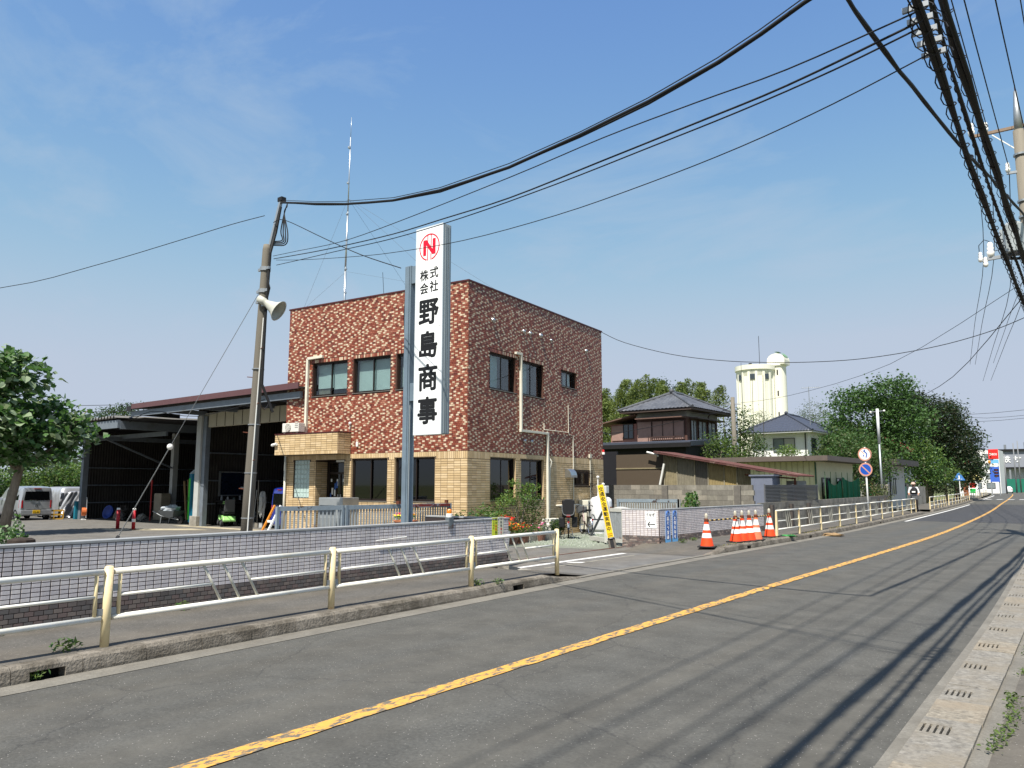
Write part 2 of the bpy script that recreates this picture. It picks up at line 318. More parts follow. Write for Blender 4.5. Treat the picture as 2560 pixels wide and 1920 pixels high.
strip(MB(), XL, lambda y: XL(y)+0.31, -25, 400, 0.0045, 1.5).build('gutter_strip', CONC_L, road)
# painted lines
def paint(name, col, wear, under):
    m = M(name, col, 0.75, 0.08, 20, 0.2, 60, big=7.0, col2=under, fac=wear, stretch=(2.2, 0.9, 1)); return m
YEL = paint('yellow_paint', (0.60, 0.32, 0.065), (0.49, 0.56), (0.13, 0.115, 0.09))
WHP = paint('white_paint', (0.62, 0.61, 0.58), (0.55, 0.70), (0.2, 0.19, 0.18))
mb = MB()
def cracked_line(mb, f, w, ya, yb, z):   # paint film of slightly uneven width, split by a seam
    n = int((yb - ya) / 0.25)
    for i in range(n):
        a = ya + (yb - ya) * i / n; b = ya + (yb - ya) * (i + 1) / n
        j = lambda y, s: f(y) + s * w / 2 + 0.012 * math.sin(y * 9.1 + s) * math.sin(y * 2.3)
        mb.quad((j(a,-1),a,z),(j(a,1),a,z),(j(b,1),b,z),(j(b,-1),b,z))
cracked_line(mb, XY, 0.17, -20, 175, 0.008); mb.build('centre_line', YEL, road)
mb = MB(); strip(mb, lambda y: XL(y)+0.48, lambda y: XL(y)+0.62, 40.5, 78.9, 0.0085); strip(mb, lambda y: XL(y)+0.48, lambda y: XL(y)+0.66, 108, 150, 0.0085); mb.build('edge_line', WHP, road)
for k in range(9):
    x = -13.0 + k * 1.15
    MB().quad((x,108.6,0.009),(x+0.62,108.7,0.009),(x+0.62,111.2,0.009),(x,111.1,0.009)).build('crossing_bar', WHP, road)
# pavement south of the driveway, with kerb stones
def zs(y):
    if y < 11.3: return 0.15
    t = min(1, (y - 11.3) / 1.5); return 0.15 - 0.142 * (t * t * (3 - 2 * t))
WALL_X = lambda y: -9.58 - 0.018 * (y - 3.3)       # road face of the tiled boundary wall
walk = struct(strip(MB(), lambda y: WALL_X(y)-0.05, lambda y: XL(y)-0.16, -25, 12.8, zs, 0.3).build('pavement', ASPH_WALK))
MB().hexa([(-9.80,12.0,0.0),(-9.45,12.0,0.0),(-9.55,12.9,0.0),(-9.9,12.9,0.0)], [(-9.80,12.0,0.10),(-9.45,12.0,0.16),(-9.62,12.6,0.05),(-9.9,12.6,0.04)]).build('pavement_ramp', CONC, walk)
def kerb_mesh(h=0.15, h2=None, L=0.594, slot=False):
    h2 = h if h2 is None else h2
    prof = lambda h: [(0.0, -0.1), (0.0, h*0.2), (-0.018, h - 0.03), (-0.045, h), (-0.18, h), (-0.18, -0.1)]
    a = prof(h); b = prof(h2); mb = MB(); L2 = L / 2
    if not slot:
        mb.add([(x, -L2, z) for x, z in a] + [(x, L2, z) for x, z in b], [(5,4,3,2,1,0), (6,7,8,9,10,11)] + [(i, (i+1) % 6, 6 + (i+1) % 6, 6 + i) for i in range(6)])
    else:   # drain opening cut into the face
        for y0, y1 in ((-L2, -0.15), (0.15, L2)): mb.add([(x, y0, z) for x, z in a] + [(x, y1, z) for x, z in a], [(5,4,3,2,1,0), (6,7,8,9,10,11)] + [(i, (i+1) % 6, 6 + (i+1) % 6, 6 + i) for i in range(6)])
        c = [(-0.012, 0.085), (-0.018, h - 0.03), (-0.045, h), (-0.18, h), (-0.18, 0.085)]
        mb.add([(x, -0.15, z) for x, z in c] + [(x, 0.15, z) for x, z in c], [(4,3,2,1,0), (5,6,7,8,9)] + [(i, (i+1) % 5, 5 + (i+1) % 5, 5 + i) for i in range(5)])
        mb.mat(1).box(-0.17, -0.15, -0.09, -0.14, 0.15, 0.084)
    me = mb.mesh('kerb_stone', [CONC_K, DARK]); return me
K0 = kerb_mesh(); KS = kerb_mesh(slot=True)
def kerb_run(parent, ya, yb, slots=(), start=None, end=None):
    n = round((yb - ya) / 0.6)
    for i in range(n):
        y = ya + (i + 0.5) * 0.6; dx = (XL(y+0.3) - XL(y-0.3)) / 0.6
        me = KS if any(abs(y - s) < 0.3 for s in slots) else K0
        if start and i < len(start): me = start[i]
        if end and i >= n - len(end): me = end[i - n + len(end)]
        inst('kerb_stone', me, parent, (XL(y) + random.uniform(-.004, .004), y, random.uniform(-.004, .004)), (0, 0, -math.atan(dx) + random.uniform(-.004, .004)))
kerb_run(walk, -5.03, 12.37, (3.05, 10.0), end=[kerb_mesh(0.15, 0.07), kerb_mesh(0.07, 0.012)])
# driveway between the two pavements
drive = struct(strip(MB(), cst(-12.6), lambda y: XL(y)-0.02, 11.5, 19.4, 0.004, 1).build('driveway', ASPH_OLD))
strip(MB(), lambda y: XL(y)-0.17, lambda y: XL(y)-0.03, 12.3, 18.2, 0.012).build('concrete_edging', CONC_L, drive)
strip(MB(), cst(-10.02), cst(-9.86), 12.85, 17.3, 0.0085).build('white_line', WHP, drive)
MB().quad((-9.76,14.42,0.009),(-9.45,14.6,0.009),(-9.5,14.8,0.009),(-9.8,14.62,0.009)).build('white_mark', WHP, drive)
strip(MB(), cst(-9.52), cst(-9.44), 13.2, 17.0, 0.0083).build('faded_line', M('faded_line', C(150,145,132), .9, .2, 20, big=4, col2=C(120,115,104), fac=(.4,.6)), drive)
RUST = M('rust', C(96,52,34), 0.85, 0.35, 30, 0.3, 60)
MB().box(-10.99, 12.7, 0.005, -10.95, 20.2, 0.014).build('gate_rail', RUST, drive)
# pavement north of the driveway
def zn(y):
    t = max(0, min(1, (y - 17.9) / 1.5)); return 0.008 + 0.142 * t * t * (3 - 2 * t)
walk2 = struct(strip(MB(), lambda y: XL(y)-2.35, lambda y: XL(y)-0.16, 17.6, 52, zn, 0.4).build('pavement', ASPH_WALK))
walk3 = strip(MB(), lambda y: XL(y)-2.4, lambda y: XL(y)-0.16, 56, 190, 0.15, 1).build('far_paving', ASPH_WALK, walk2)
strip(MB(), lambda y: XL(y)-4.5, lambda y: XL(y), 52, 56, 0.012, 1).build('side_lane', ASPH_WALK, walk2)
kerb_run(walk2, 18.0, 52.2, (20.6, 26.4, 37.2), start=[kerb_mesh(0.012, 0.07), kerb_mesh(0.07, 0.15)], end=[kerb_mesh(0.15, 0.05)])
kerb_run(walk2, 55.8, 118, (), start=[kerb_mesh(0.05, 0.15)])
# yard behind the boundary wall
yard = struct(MB().quad((-75,-8,0.0),(-9.7,-8,0.0),(-9.7,13,0.0),(-75,13,0.0)).quad((-75,13,0.0),(-12.5,13,0.0),(-12.5,30,0.0),(-75,30,0.0)).build('yard', ASPH_OLD))
YC = M('yard_concrete', C(176,166,142), 0.9, 0.2, 12, big=0.9, col2=C(140,132,112), fac=(.45,.65))
MB().quad((-31.5,14.2,0.006),(-30.2,14.0,0.006),(-27.4,16.4,0.006),(-29.0,16.6,0.006)).build('concrete_pad', YC, yard)
MB().quad((-31.6,17.2,0.007),(-22.6,17.2,0.007),(-22.6,17.75,0.007),(-31.6,17.75,0.007)).build('shed_threshold', YC, yard)
MB().quad((-14.6,16.8,0.008),(-11.1,18.0,0.008),(-11.3,24.6,0.008),(-15.7,25.4,0.008)).build('gravel_bed', M('gravel_soil', C(118,122,110), .95, .3, 30, .5, 40), yard)
# right-hand drain with slab covers
gut = struct(strip(MB(), XR, lambda y: XR(y)+0.56, -10, 60, 0.003, 1).build('drain', CONC_L))
COV = M('drain_cover', C(124,120,112), 0.95, 0.45, 22, 0.6, 55, big=1.8, col2=C(126,118,104), fac=(.42,.66))
COV2 = M('drain_cover_warm', C(130,123,110), 0.95, 0.45, 22, 0.6, 55, big=2.2, col2=C(136,124,106), fac=(.42,.66))
def cover(slot, mat):
    mb = MB(); w, l = 0.18, 0.29
    if not slot: mb.box(-w, -l, -0.05, w, l, 0.026)
    else:
        mb.box(-w, -l, -0.05, w, -0.11, 0.026); mb.box(-w, 0.11, -0.05, w, l, 0.026); mb.box(0.02, -0.11, -0.05, w, 0.11, 0.026)
        for k in range(5): x = -w + k * 0.04; mb.box(x, -0.11, -0.05, x + 0.024, 0.11, 0.025)
        mb.mat(1).box(-w+0.01, -0.11, -0.06, 0.02, 0.11, 0.0045)
    return mb.mesh('drain_cover', [mat, DARK])
CV = [cover(False, COV), cover(True, COV), cover(False, COV2), cover(True, COV2)]
for i in range(38):
    y = 2.75 + i * 0.58; k = (1 if i % 2 == 0 else 0) + (2 if i in (3, 4, 7, 12, 19) else 0)
    inst('drain_cover', CV[k], gut, (XR(y) + 0.27, y, random.uniform(-.003, .003)), (0, 0, 0.033 + random.uniform(-.006, .006)))
struct(strip(MB(), lambda y: XR(y)+0.56, lambda y: XR(y)+9, -12, 190, 0.012, 1.5).build('footpath', ASPH_WALK))
# ================================================================== OFFICE BUILDING (local frame: street corner at the origin, x along the yard front, y along the street side)
BLD = thing('office_building', 'two-storey flat-roofed office clad in red-brown and cream mosaic tiles', 'building', (-14.87, 16.93, 0), R(6.2))
BW, BD, BH, BZ = 7.62, 9.22, 7.76, 2.70
B_INV = (Matrix.Translation((-14.87, 16.93, 0)) @ Matrix.Rotation(R(6.2), 4, 'Z')).inverted()
CAM_B = B_INV @ Vector((0, 0, 1.7))
def tmat(n, c): return M(n, c, 0.42, 0.10, 60, 0.0, spec=0.45, big=2.0, col2=tuple(x * 0.82 for x in c), fac=(.45, .75))
REDS = [tmat('tile_red_%d' % i, C(*c)) for i, c in enumerate([(144,78,58),(124,60,46),(156,94,74),(102,54,44),(134,68,50),(166,112,90),(142,84,66),(118,64,52)])]
CREAM = [tmat('tile_cream_%d' % i, C(*c)) for i, c in enumerate([(204,182,154),(194,170,142),(210,190,164)])]
BEIGE = [tmat('tile_beige_%d' % i, C(*c)) for i, c in enumerate([(206,180,138),(198,171,128),(212,187,147),(191,165,124)])]
GROUT_R = M('grout_brown', C(84,58,48), 0.95, 0.2, 30); GROUT_B = M('grout_dark', C(84,70,58), 0.95, 0.2, 30)
FW2 = [(-6.42,-4.82,4.63,5.79),(-4.56,-2.98,4.63,5.79),(-2.73,-1.15,4.63,5.79)]; FW1 = [(-4.54,-3.02,1.19,2.55),(-2.74,-1.17,1.19,2.55)]
GB = (-7.16,-6.41,1.28,2.54); DOOR = (-6.11,-4.85,0.0,2.52)
RW2 = [(1.16,2.68,4.62,5.79),(3.0,4.5,4.62,5.79),(5.82,6.97,5.2,5.82)]; RW1 = [(1.2,2.67,1.21,2.55),(3.0,4.48,1.21,2.55),(6.72,8.05,1.67,2.22)]
# wall shells
mb = MB(); T = 0.20
holes_wall(mb, -BW, 0, 0, BZ, FW1 + [GB, DOOR], lambda a, b, c, d: mb.box(a, 0.0, c, b, T, d))
holes_wall(mb, T, BD, 0, BZ, RW1, lambda a, b, c, d: mb.box(-T, a, c, 0.0, b, d))
mb.mat(1)
holes_wall(mb, -BW, 0, BZ, BH, FW2, lambda a, b, c, d: mb.box(a, 0.0, c, b, T, d))
holes_wall(mb, T, BD, BZ, BH, RW2, lambda a, b, c, d: mb.box(-T, a, c, 0.0, b, d))
mb.box(-BW, T, 0, -BW+T, BD, BH).box(-BW+T, BD-T, 0, -T, BD, BH)
mb.build('wall', [GROUT_B, GROUT_R], BLD)
INT = M('interior_paint', C(96,92,86), 0.9, 0.1)
MB().box(-BW+T, T, 3.2, -T, BD-T, 3.4).box(-BW+T, T, 6.9, -T, BD-T, 7.1).box(-BW+T, T, 0.05, -T, BD-T, 0.12).box(-3.9, T, 0.13, -3.8, BD-T, 3.19).box(-BW+T, 4.8, 3.41, -T, 4.9, 6.89).build('floor_slab', INT, BLD)
COP = M('coping_metal', C(84,44,42), 0.45, 0.12, 10, metal=0.3)
MB().box(-BW-0.03, -0.03, BH, 0.03, 0.22, BH+0.05).box(-0.22, 0.221, BH, 0.031, BD+0.03, BH+0.051).box(-BW-0.03, 0.221, BH, -BW+0.22, BD+0.03, BH+0.051).build('coping', COP, BLD)
# ---- tiles
def inside(s, z, hw, hh, holes): return any(h[0]-hw*0.98 < s < h[1]+hw*0.98 and h[2]-hh*0.9 < z < h[3]+hh*0.9 for h in holes)
red, beige = [], []
def facade(width, fr, holes2, holes1, extra1=()):
    # red field, running bond, cream tiles every few places
    pw, ph = 0.1, 0.0575; sold = [(h[0]-0.02, h[1]+0.02, h[3], h[3]+0.118) for h in holes2]
    for r in range(88):
        z = BZ + (r + 0.5) * ph; nxt = random.randint(0, 3); prev, now = (now if r else []), []; off = 0.5 if r % 2 else 0.0
        if r in (13, 42, 74): z += 0.0
        for k in range(-1, int(width / pw) + 1):
            s = (k + 0.5 + off) * pw; hw = 0.0475
            if s - hw < 0: s = (s + hw) / 2; hw = s - 0.002
            if s + hw > width: e = s - hw; s = (e + width) / 2; hw = (width - e) / 2 - 0.002
            cream = nxt <= 0
            if cream and any(abs(s - q) < 0.08 for q in prev) and random.random() < 0.72: cream = False; nxt = 1
            if cream: now.append(s)
            if cream: nxt = random.choices([1, 2, 3, 4, 5], [7, 13, 34, 30, 16])[0]
            nxt -= 1
            if hw < 0.012 or inside(s, z, hw, 0.02, holes2) or any(a < s < b and c < z < d for a, b, c, d in sold): continue
            m = len(REDS) + random.randrange(3) if cream else random.choices(range(len(REDS)), [5,4,4,2,5,2.2,4,3])[0]
            red.append((fr(s, z), fr(1, 0, True), fr(0, 0, None), hw, 0.0262 if r not in (12, 41, 73) else 0.0235, m))
    for a, b, c, d in sold:
        n = int((b - a) / 0.0575)
        for k in range(n):
            s = a + (k + 0.5) * (b - a) / n
            red.append((fr(s, c + 0.058), fr(1, 0, True), fr(0, 0, None), 0.0255, 0.053, len(REDS) + random.randrange(3) if random.random() < 0.3 else random.randrange(len(REDS))))
    # beige field: stack bond below a soldier course
    n = int(width / 0.07)
    for k in range(n):
        s = (k + 0.5) * width / n; over = [h for h in holes1 if h[0] - 0.03 < s < h[1] + 0.03 and h[3] > 2.5]
        z0 = max([h[3] for h in over] + [2.475]) + 0.004
        beige.append((fr(s, (z0 + BZ) / 2 - 0.003), fr(1, 0, True), fr(0, 0, None), 0.031, (BZ - z0) / 2 - 0.005, random.randrange(4)))
    n = round(width / 0.237)
    for r in range(35):
        z = (r + 0.5) * 0.0706
        for k in range(n):
            a, b = k * width / n, (k + 1) * width / n
            segs = [(a, b)]
            for h in list(holes1) + list(extra1):
                if h[2] - 0.02 < z < h[3] + 0.02:
                    new = []
                    for p, q in segs:
                        if h[1] <= p or h[0] >= q: new.append((p, q)); continue
                        if h[0] > p: new.append((p, h[0]))
                        if h[1] < q: new.append((h[1], q))
                    segs = new
            for p, q in segs:
                if q - p > 0.03: beige.append((fr((p + q) / 2, z), fr(1, 0, True), fr(0, 0, None), (q - p) / 2 - 0.005, 0.0303, random.randrange(4)))
def front(s, z, d=False):
    if d is True: return (1, 0, 0)
    if d is None: return (0, -1, 0)
    return (s - BW, 0, z)
def side(s, z, d=False):
    if d is True: return (0, 1, 0)
    if d is None: return (1, 0, 0)
    return (0, s, z)
sh = lambda hs: [(h[0] + BW, h[1] + BW, h[2], h[3]) for h in hs]
facade(BW, front, sh(FW2), sh(FW1 + [GB, DOOR]))
facade(BD, side, RW2, RW1)
# ---- entrance canopy
CX0, CX1, CY, CZ0, CZ1 = -7.45, -4.58, -0.6, 2.69, 3.36
can = MB().box(CX0, CY, CZ0, CX1, -0.009, CZ1).build('canopy', GROUT_B, BLD)
MB().box(CX0-0.02, CY-0.02, CZ1+0.001, CX1+0.02, -0.012, CZ1+0.04).build('canopy_cap', COP, can)
def small(width, fr, z0):
    n = round(width / 0.237)
    for r in range(8):
        for k in range(n): beige.append((fr((k + 0.5) * width / n, z0 + 0.105 + (r + 0.5) * 0.0706), fr(1,0,True), fr(0,0,None), width / n / 2 - 0.005, 0.0303, random.randrange(4)))
    n = int(width / 0.07)
    for k in range(n): beige.append((fr((k + 0.5) * width / n, z0 + 0.052), fr(1,0,True), fr(0,0,None), 0.031, 0.049, random.randrange(4)))
small(CX1 - CX0, lambda s, z, d=False: ((1,0,0) if d is True else (0,-1,0) if d is None else (CX0 + s, CY, z)), CZ0)
small(-CY - 0.02, lambda s, z, d=False: ((0,1,0) if d is True else (1,0,0) if d is None else (CX1, CY + s, z)), CZ0)
# recessed porch: tiled left cheek, dark door with notices
def cheek(s, z, d=False): return (0,1,0) if d is True else (1,0,0) if d is None else (-6.11, s, z)
for r in range(35):
    for k in range(2): beige.append((cheek(0.012 + (k + 0.5) * 0.25, (r + 0.5) * 0.0706), (0,1,0), (1,0,0), 0.12, 0.0303, random.randrange(4)))
tiles(BLD, red, 'red_tile', REDS + CREAM, 'red_tile_field', 300, CAM_B)
tiles(BLD, beige, 'beige_tile', BEIGE, 'beige_tile_field', 300, CAM_B)
MB().box(-6.31, T+0.001, 0.12, -6.112, 0.56, 2.7).box(-4.85, T+0.001, 0.12, -4.7, 0.56, 2.7).box(-6.11, T+0.001, 2.53, -4.85, 0.56, 2.7).box(-6.11, 0.001, 0.0, -4.85, 0.56, 0.11).build('porch', GROUT_B, BLD)
FRM = M('bronze_frame', C(46,38,34), 0.4, 0.1, 10, metal=0.5, spec=0.5)
GLS = glass('window_glass', (0.84, 0.92, 0.93), 0.95); GLD = glass('dark_glass', (0.32, 0.36, 0.38), 0.6)
dr = MB().box(-6.11, 0.5, 0.12, -5.98, 0.55, 2.5).box(-4.98, 0.5, 0.12, -4.85, 0.55, 2.5).box(-5.98, 0.5, 2.06, -4.98, 0.55, 2.13).box(-5.98, 0.5, 2.43, -4.98, 0.55, 2.5).box(-5.51, 0.5, 0.12, -5.45, 0.55, 2.06).box(-5.98, 0.5, 0.12, -4.98, 0.55, 0.3).build('door', FRM, BLD)
MB().box(-5.98, 0.52, 0.3, -5.51, 0.53, 2.06).box(-5.45, 0.52, 0.3, -4.98, 0.53, 2.06).box(-5.98, 0.52, 2.13, -4.98, 0.53, 2.43).build('pane', GLD, dr)
MB().box(-5.55, 0.45, 0.95, -5.52, 0.49, 1.4).box(-5.44, 0.45, 0.95, -5.41, 0.49, 1.4).build('handle', M('satin_steel', C(170,170,168), .35, .05, metal=.9), dr)
WHITE = M('white_plastic', C(226,226,220), 0.5, 0.05, 6)
rr = random.Random(3)
PAPER = [M('notice_white', C(214,214,206), .8, .06), M('notice_green', C(70,130,100), .8, .06), M('notice_blue', C(60,96,160), .8, .06), M('notice_pink', C(206,170,168), .8, .06)]
for k in range(26):
    x = rr.choice([-5.92, -5.84, -5.74, -5.64, -5.32, -5.22, -5.12]) + rr.uniform(-.02, .02); z = rr.uniform(0.5, 1.9); w = rr.uniform(.02, .05); h = rr.choice([.03, .05, .11])
    MB().box(x - w, 0.512, z - h, x + w, 0.5195, z + h).build('notice', PAPER[rr.choice([0,0,0,0,1,2,3])], dr)
tag(MB().box(-5.5, 0.30, 2.46, -4.9, 0.42, 2.52).build('porch_lamp', WHITE, BLD))
# windows: sliding sashes
BLIND = M('blind_white', C(206,212,204), 0.8, 0.05, 3); CURT = M('curtain_beige', C(150,138,120), 0.9, 0.15, 3, stretch=(14,14,0.3)); SCR = M('insect_screen', C(70,76,76), .9, .1)
REV = M('reveal_tile', C(196,170,132), 0.6, 0.15, 18)
def window(w, ax, blind=(0, 0), curtain=False, bars=False, glassmat=None):
    s0, s1, z0, z1 = w; d0 = 0.07
    q = (lambda s, d, z: (s, d, z)) if ax == 0 else (lambda s, d, z: (-d, s, z))
    def bx(mb, sa, sb, da, db, za, zb):
        a, b = q(sa, da, za), q(sb, db, zb); mb.box(min(a[0],b[0]), min(a[1],b[1]), za, max(a[0],b[0]), max(a[1],b[1]), zb)
    f = MB(); t = 0.04
    bx(f, s0, s0+t, d0, d0+0.10, z0, z1); bx(f, s1-t, s1, d0, d0+0.10, z0, z1); bx(f, s0+t, s1-t, d0, d0+0.10, z0, z0+t); bx(f, s0+t, s1-t, d0, d0+0.10, z1-t, z1)
    win = f.build('window', FRM, BLD)
    m = MB(); e = 0.006
    bx(m, s0, s0+e, -0.004, d0, z0+e, z1-e); bx(m, s1-e, s1, -0.004, d0, z0+e, z1-e); bx(m, s0, s1, -0.003, d0, z1-e, z1); bx(m, s0, s1, -0.003, d0, z0, z0+e)
    m.build('reveal', REV if z0 < 3 else GROUT_R, win)
    m = MB(); bx(m, s0-0.01, s1+0.01, -0.03, d0, z0+0.0065, z0+0.022); m.build('sill', M('sill_alu', C(150,146,138), .4, .1, metal=.6), win)
    mid = (s0 + s1) / 2
    for k, (a, b, d) in enumerate(((s0+t, mid+0.025, d0+0.015), (mid-0.025, s1-t, d0+0.055))):
        m = MB(); r = 0.035
        bx(m, a, a+r, d, d+0.03, z0+t, z1-t); bx(m, b-r, b, d, d+0.03, z0+t, z1-t); bx(m, a+r, b-r, d, d+0.03, z0+t, z0+t+0.05); bx(m, a+r, b-r, d, d+0.03, z1-t-r, z1-t)
        sa = m.build('sash', FRM, win)
        m = MB(); bx(m, a+r, b-r, d+0.012, d+0.017, z0+t+0.05, z1-t-r); m.build('pane', glassmat or GLS, win)
        if blind[k]:
            m = MB(); zb = z1 - t - (z1 - z0 - 2*t) * blind[k]; n = int((z1 - t - zb) / 0.035)
            for i in range(n):
                z = zb + (i + 0.5) * 0.035; A = q(a + 0.02, d0+0.16, z); Bq = q(b - 0.02, d0+0.16, z); 
                o2 = (0, 0.02) if ax == 0 else (-0.02, 0)
                m.quad((A[0], A[1], z-0.019), (Bq[0], Bq[1], z-0.019), (Bq[0]+o2[0]*0.4, Bq[1]+o2[1]*0.4, z+0.019), (A[0]+o2[0]*0.4, A[1]+o2[1]*0.4, z+0.019))
            m.build('blind', BLIND, win)
    if curtain:
        m = MB(); n = 40; pts = [(s0 + 0.05 + (s1 - s0) * 0.32 * i / n, d0 + 0.2 + 0.02 * math.sin(i * 1.3)) for i in range(n + 1)]
        for (a, d), (b, e2) in zip(pts[:-1], pts[1:]): m.quad(q(a, d, z0), q(b, e2, z0), q(b, e2, z1), q(a, d, z1))
        m.build('curtain', CURT, win)
    if bars:
        m = MB()
        for z in (z0+0.08, z1-0.08): bx(m, s0-0.04, s1+0.04, -0.09, -0.075, z-0.012, z+0.012)
        m.build('bar_rail', FRM, win)
        for k in range(14): s = s0 + (s1 - s0) * k / 13; m = MB(); bx(m, s-0.008, s+0.008, -0.105, -0.091, z0-0.05, z1+0.03); m.build('bar', FRM, win)
    return win
window(FW2[0], 0, (0.75, 0.8), curtain=True); window(FW2[1], 0, (1.0, 1.0), curtain=False); window(FW2[2], 0, (0.9, 0.9))
window(FW1[0], 0, glassmat=GLD, curtain=True); window(FW1[1], 0, glassmat=GLD)
window(RW2[0], 1, (1.0, 0.0)); window(RW2[1], 1, (1.0, 0.0)); window(RW2[2], 1, (0, 0.9))
window(RW1[0], 1, glassmat=GLD); window(RW1[1], 1, glassmat=GLD); window(RW1[2], 1, glassmat=GLD, bars=True)
# glass-block window
GBM = M('glass_block', C(176,196,190), 0.12, 0.15, 8, spec=0.7); gbw = MB()
gbw.box(GB[0], 0.06, GB[2], GB[1], 0.19, GB[3]).build('mortar', M('mortar_white', C(190,196,190), .8, .1), BLD)
w, h = (GB[1]-GB[0]) / 5, (GB[3]-GB[2]) / 8
gme = MB().hexa([(-w/2+.006,0,-h/2+.006),(w/2-.006,0,-h/2+.006),(w/2-.006,0,h/2-.006),(-w/2+.006,0,h/2-.006)], [(-w/2+.02,-.022,-h/2+.02),(w/2-.02,-.022,-h/2+.02),(w/2-.02,-.022,h/2-.02),(-w/2+.02,-.022,h/2-.02)]).mesh('glass_block', GBM)
for i in range(5):
    for j in range(8): inst('glass_block', gme, BLD, (GB[0] + (i+.5)*w, 0.059, GB[2] + (j+.5)*h))
# round vent hoods on the street side
STEEL = M('stainless', C(186,188,188), 0.28, 0.08, 20, metal=0.9)
def hood(y, z, r):
    mb = MB().lathe([(r*math.cos(a), r*1.05*math.sin(a)) for a in [i*math.pi/2/6 for i in range(7)]], (0,0,0), 14)
    o = mb.build('vent_hood', STEEL, BLD, smooth=True, loc=(0.008, y, z), rot=(0, R(90), 0)); return o
for y, z, r in [(1.31,6.8,.085),(3.18,6.76,.075),(3.58,6.76,.075),(4.3,6.8,.09),(5.04,6.76,.06),(7.8,6.79,.08),(3.21,3.13,.07),(3.66,3.13,.07)]: hood(y, z, r)
MB().prism([(0,0),(0,.32),(.12,.30),(.22,.2),(.26,.08),(.26,0)], (0.009,6.0,1.97), (1,0,0), (0,0,1), (0,.46,0)).build('kitchen_hood', STEEL, BLD, bevel=0.004)
# pipes and ducts
DUCT = M('duct_ivory', C(212,208,192), 0.55, 0.08, 5, big=.8, col2=C(190,182,160), fac=(.5,.8))
def ductpath(name, pts, w, d): 
    for a, b in zip(pts[:-1], pts[1:]): pass
    mb = MB()
    for a, b in zip(pts[:-1], pts[1:]): mb.beam(a, b, w, d)
    for p in pts[1:-1]: mb.box(p[0]-d*.56, p[1]-w*.56, p[2]-w*.56, p[0]+d*.56, p[1]+w*.56, p[2]+w*.56)
    return mb.build(name, DUCT, BLD, bevel=0.006)
ductpath('refrigerant_duct', [(0.06,2.58,5.95),(0.06,2.92,5.95),(0.06,2.92,3.45),(0.06,4.67,3.45),(0.06,4.67,0.58)], 0.085, 0.075)
MB().tube([(0.05,4.79,2.62),(0.09,4.88,2.5),(0.06,4.83,2.3),(0.05,4.82,2.1),(0.05,4.81,0.55)], 0.032, 8).build('insulated_pipe', DUCT, BLD, smooth=True)
MB().tube([(0.03,4.48,3.8),(0.03,4.48,3.58),(0.03,6.27,3.58),(0.03,6.26,4.56)], 0.014).tube([(0.03,6.27,3.58),(0.03,6.3,3.5),(0.03,6.62,3.5),(0.03,6.62,1.05)], 0.018).tube([(0.03,8.0,2.8),(0.03,8.0,1.05)], 0.02).box(0.009,7.93,2.72,.07,8.07,2.86).build('conduit', DUCT, BLD, smooth=False)
mb = MB()
for a, b in [((-5.9,-.06,5.98),(-6.6,-.06,5.96)),((-6.6,-.06,5.96),(-6.6,-.06,3.42))]: mb.beam(a, b, .09, .09)
mb.build('refrigerant_duct', DUCT, BLD, bevel=0.006)
MB().tube([(-7.5,-.07,2.68),(-7.5,-.07,0.0)], 0.04, 10).build('downpipe', DUCT, BLD, smooth=True)
MB().tube([(0.04,5.3,1.0),(0.04,7.4,1.0)], 0.03, 8).build('foam_pipe', DUCT, BLD, smooth=True)
# cameras and lamp on the front
cam1 = MB().tube([(-7.52,-.66,3.02),(-7.3,-.66,3.06)], [.05,.05], 10).build('security_camera', WHITE, BLD, smooth=False)
MB().box(-4.32, -.06, 2.92, -4.24, -.009, 3.08).build('sensor_lamp', WHITE, BLD, bevel=.01)
MB().tube([(-4.6,-.05,3.42),(-4.6,-.05,3.66)], .008).sphere((-4.6,-.05,3.68), .05, 10, 6).build('beacon', WHITE, BLD, smooth=True)
MB().box(-BW-0.28,1.2,6.02,-BW,1.6,6.3).build('side_gutter_box', M('dark_metal', C(44,42,42), .5, .1, metal=.4), BLD)
# antenna mast on the roof
ALU = M('mast_alu', C(196,200,202), 0.35, 0.05, 20, metal=0.8)
mast = thing('antenna_mast', 'tall thin silver antenna mast guyed on the office roof', 'antenna', (-21.85, 18.0, 7.1))
MB().tube([(0,0,0),(0,0,2.4)], .045, 8).tube([(0,0,2.4),(.02,.02,4.6)], .034, 8).tube([(.02,.02,4.6),(.04,.04,7.6)], .022, 6).tube([(.04,.04,7.6),(.05,.05,8.4)], .010, 5).build('mast_tube', ALU, mast, smooth=True)
for z in (1.6, 2.5, 3.6, 4.6, 5.8, 7.2): MB().lathe([(.01,-.03),(.055,-.03),(.055,.03),(.01,.03)], (0.01,0.01,z), 8).build('clamp', ALU, mast)
WIRE = M('galv_wire', C(120,124,128), .5, .1, metal=.6); BLK = M('black_cable', C(26,26,27), 0.7, 0.15, 30, spec=.3)
for tx, ty, z in [(-0.4,-1.5,5.2),(5.6,-0.6,5.2),(5.0,6.2,5.2),(-1.0,6.4,5.2),(-0.4,-1.5,2.4),(5.6,-0.6,2.4)]:
    MB().tube([(.02,.02,z),(tx,ty,.75)], .004, 4).build('guy_wire', WIRE, mast)
MB().tube([(1.95,.2,.6),(1.8,.2,2.1)], .008, 4).tube([(1.92,.2,1.0),(1.82,.2,1.25)], .03, 4).build('spare_rod', BLK, mast)
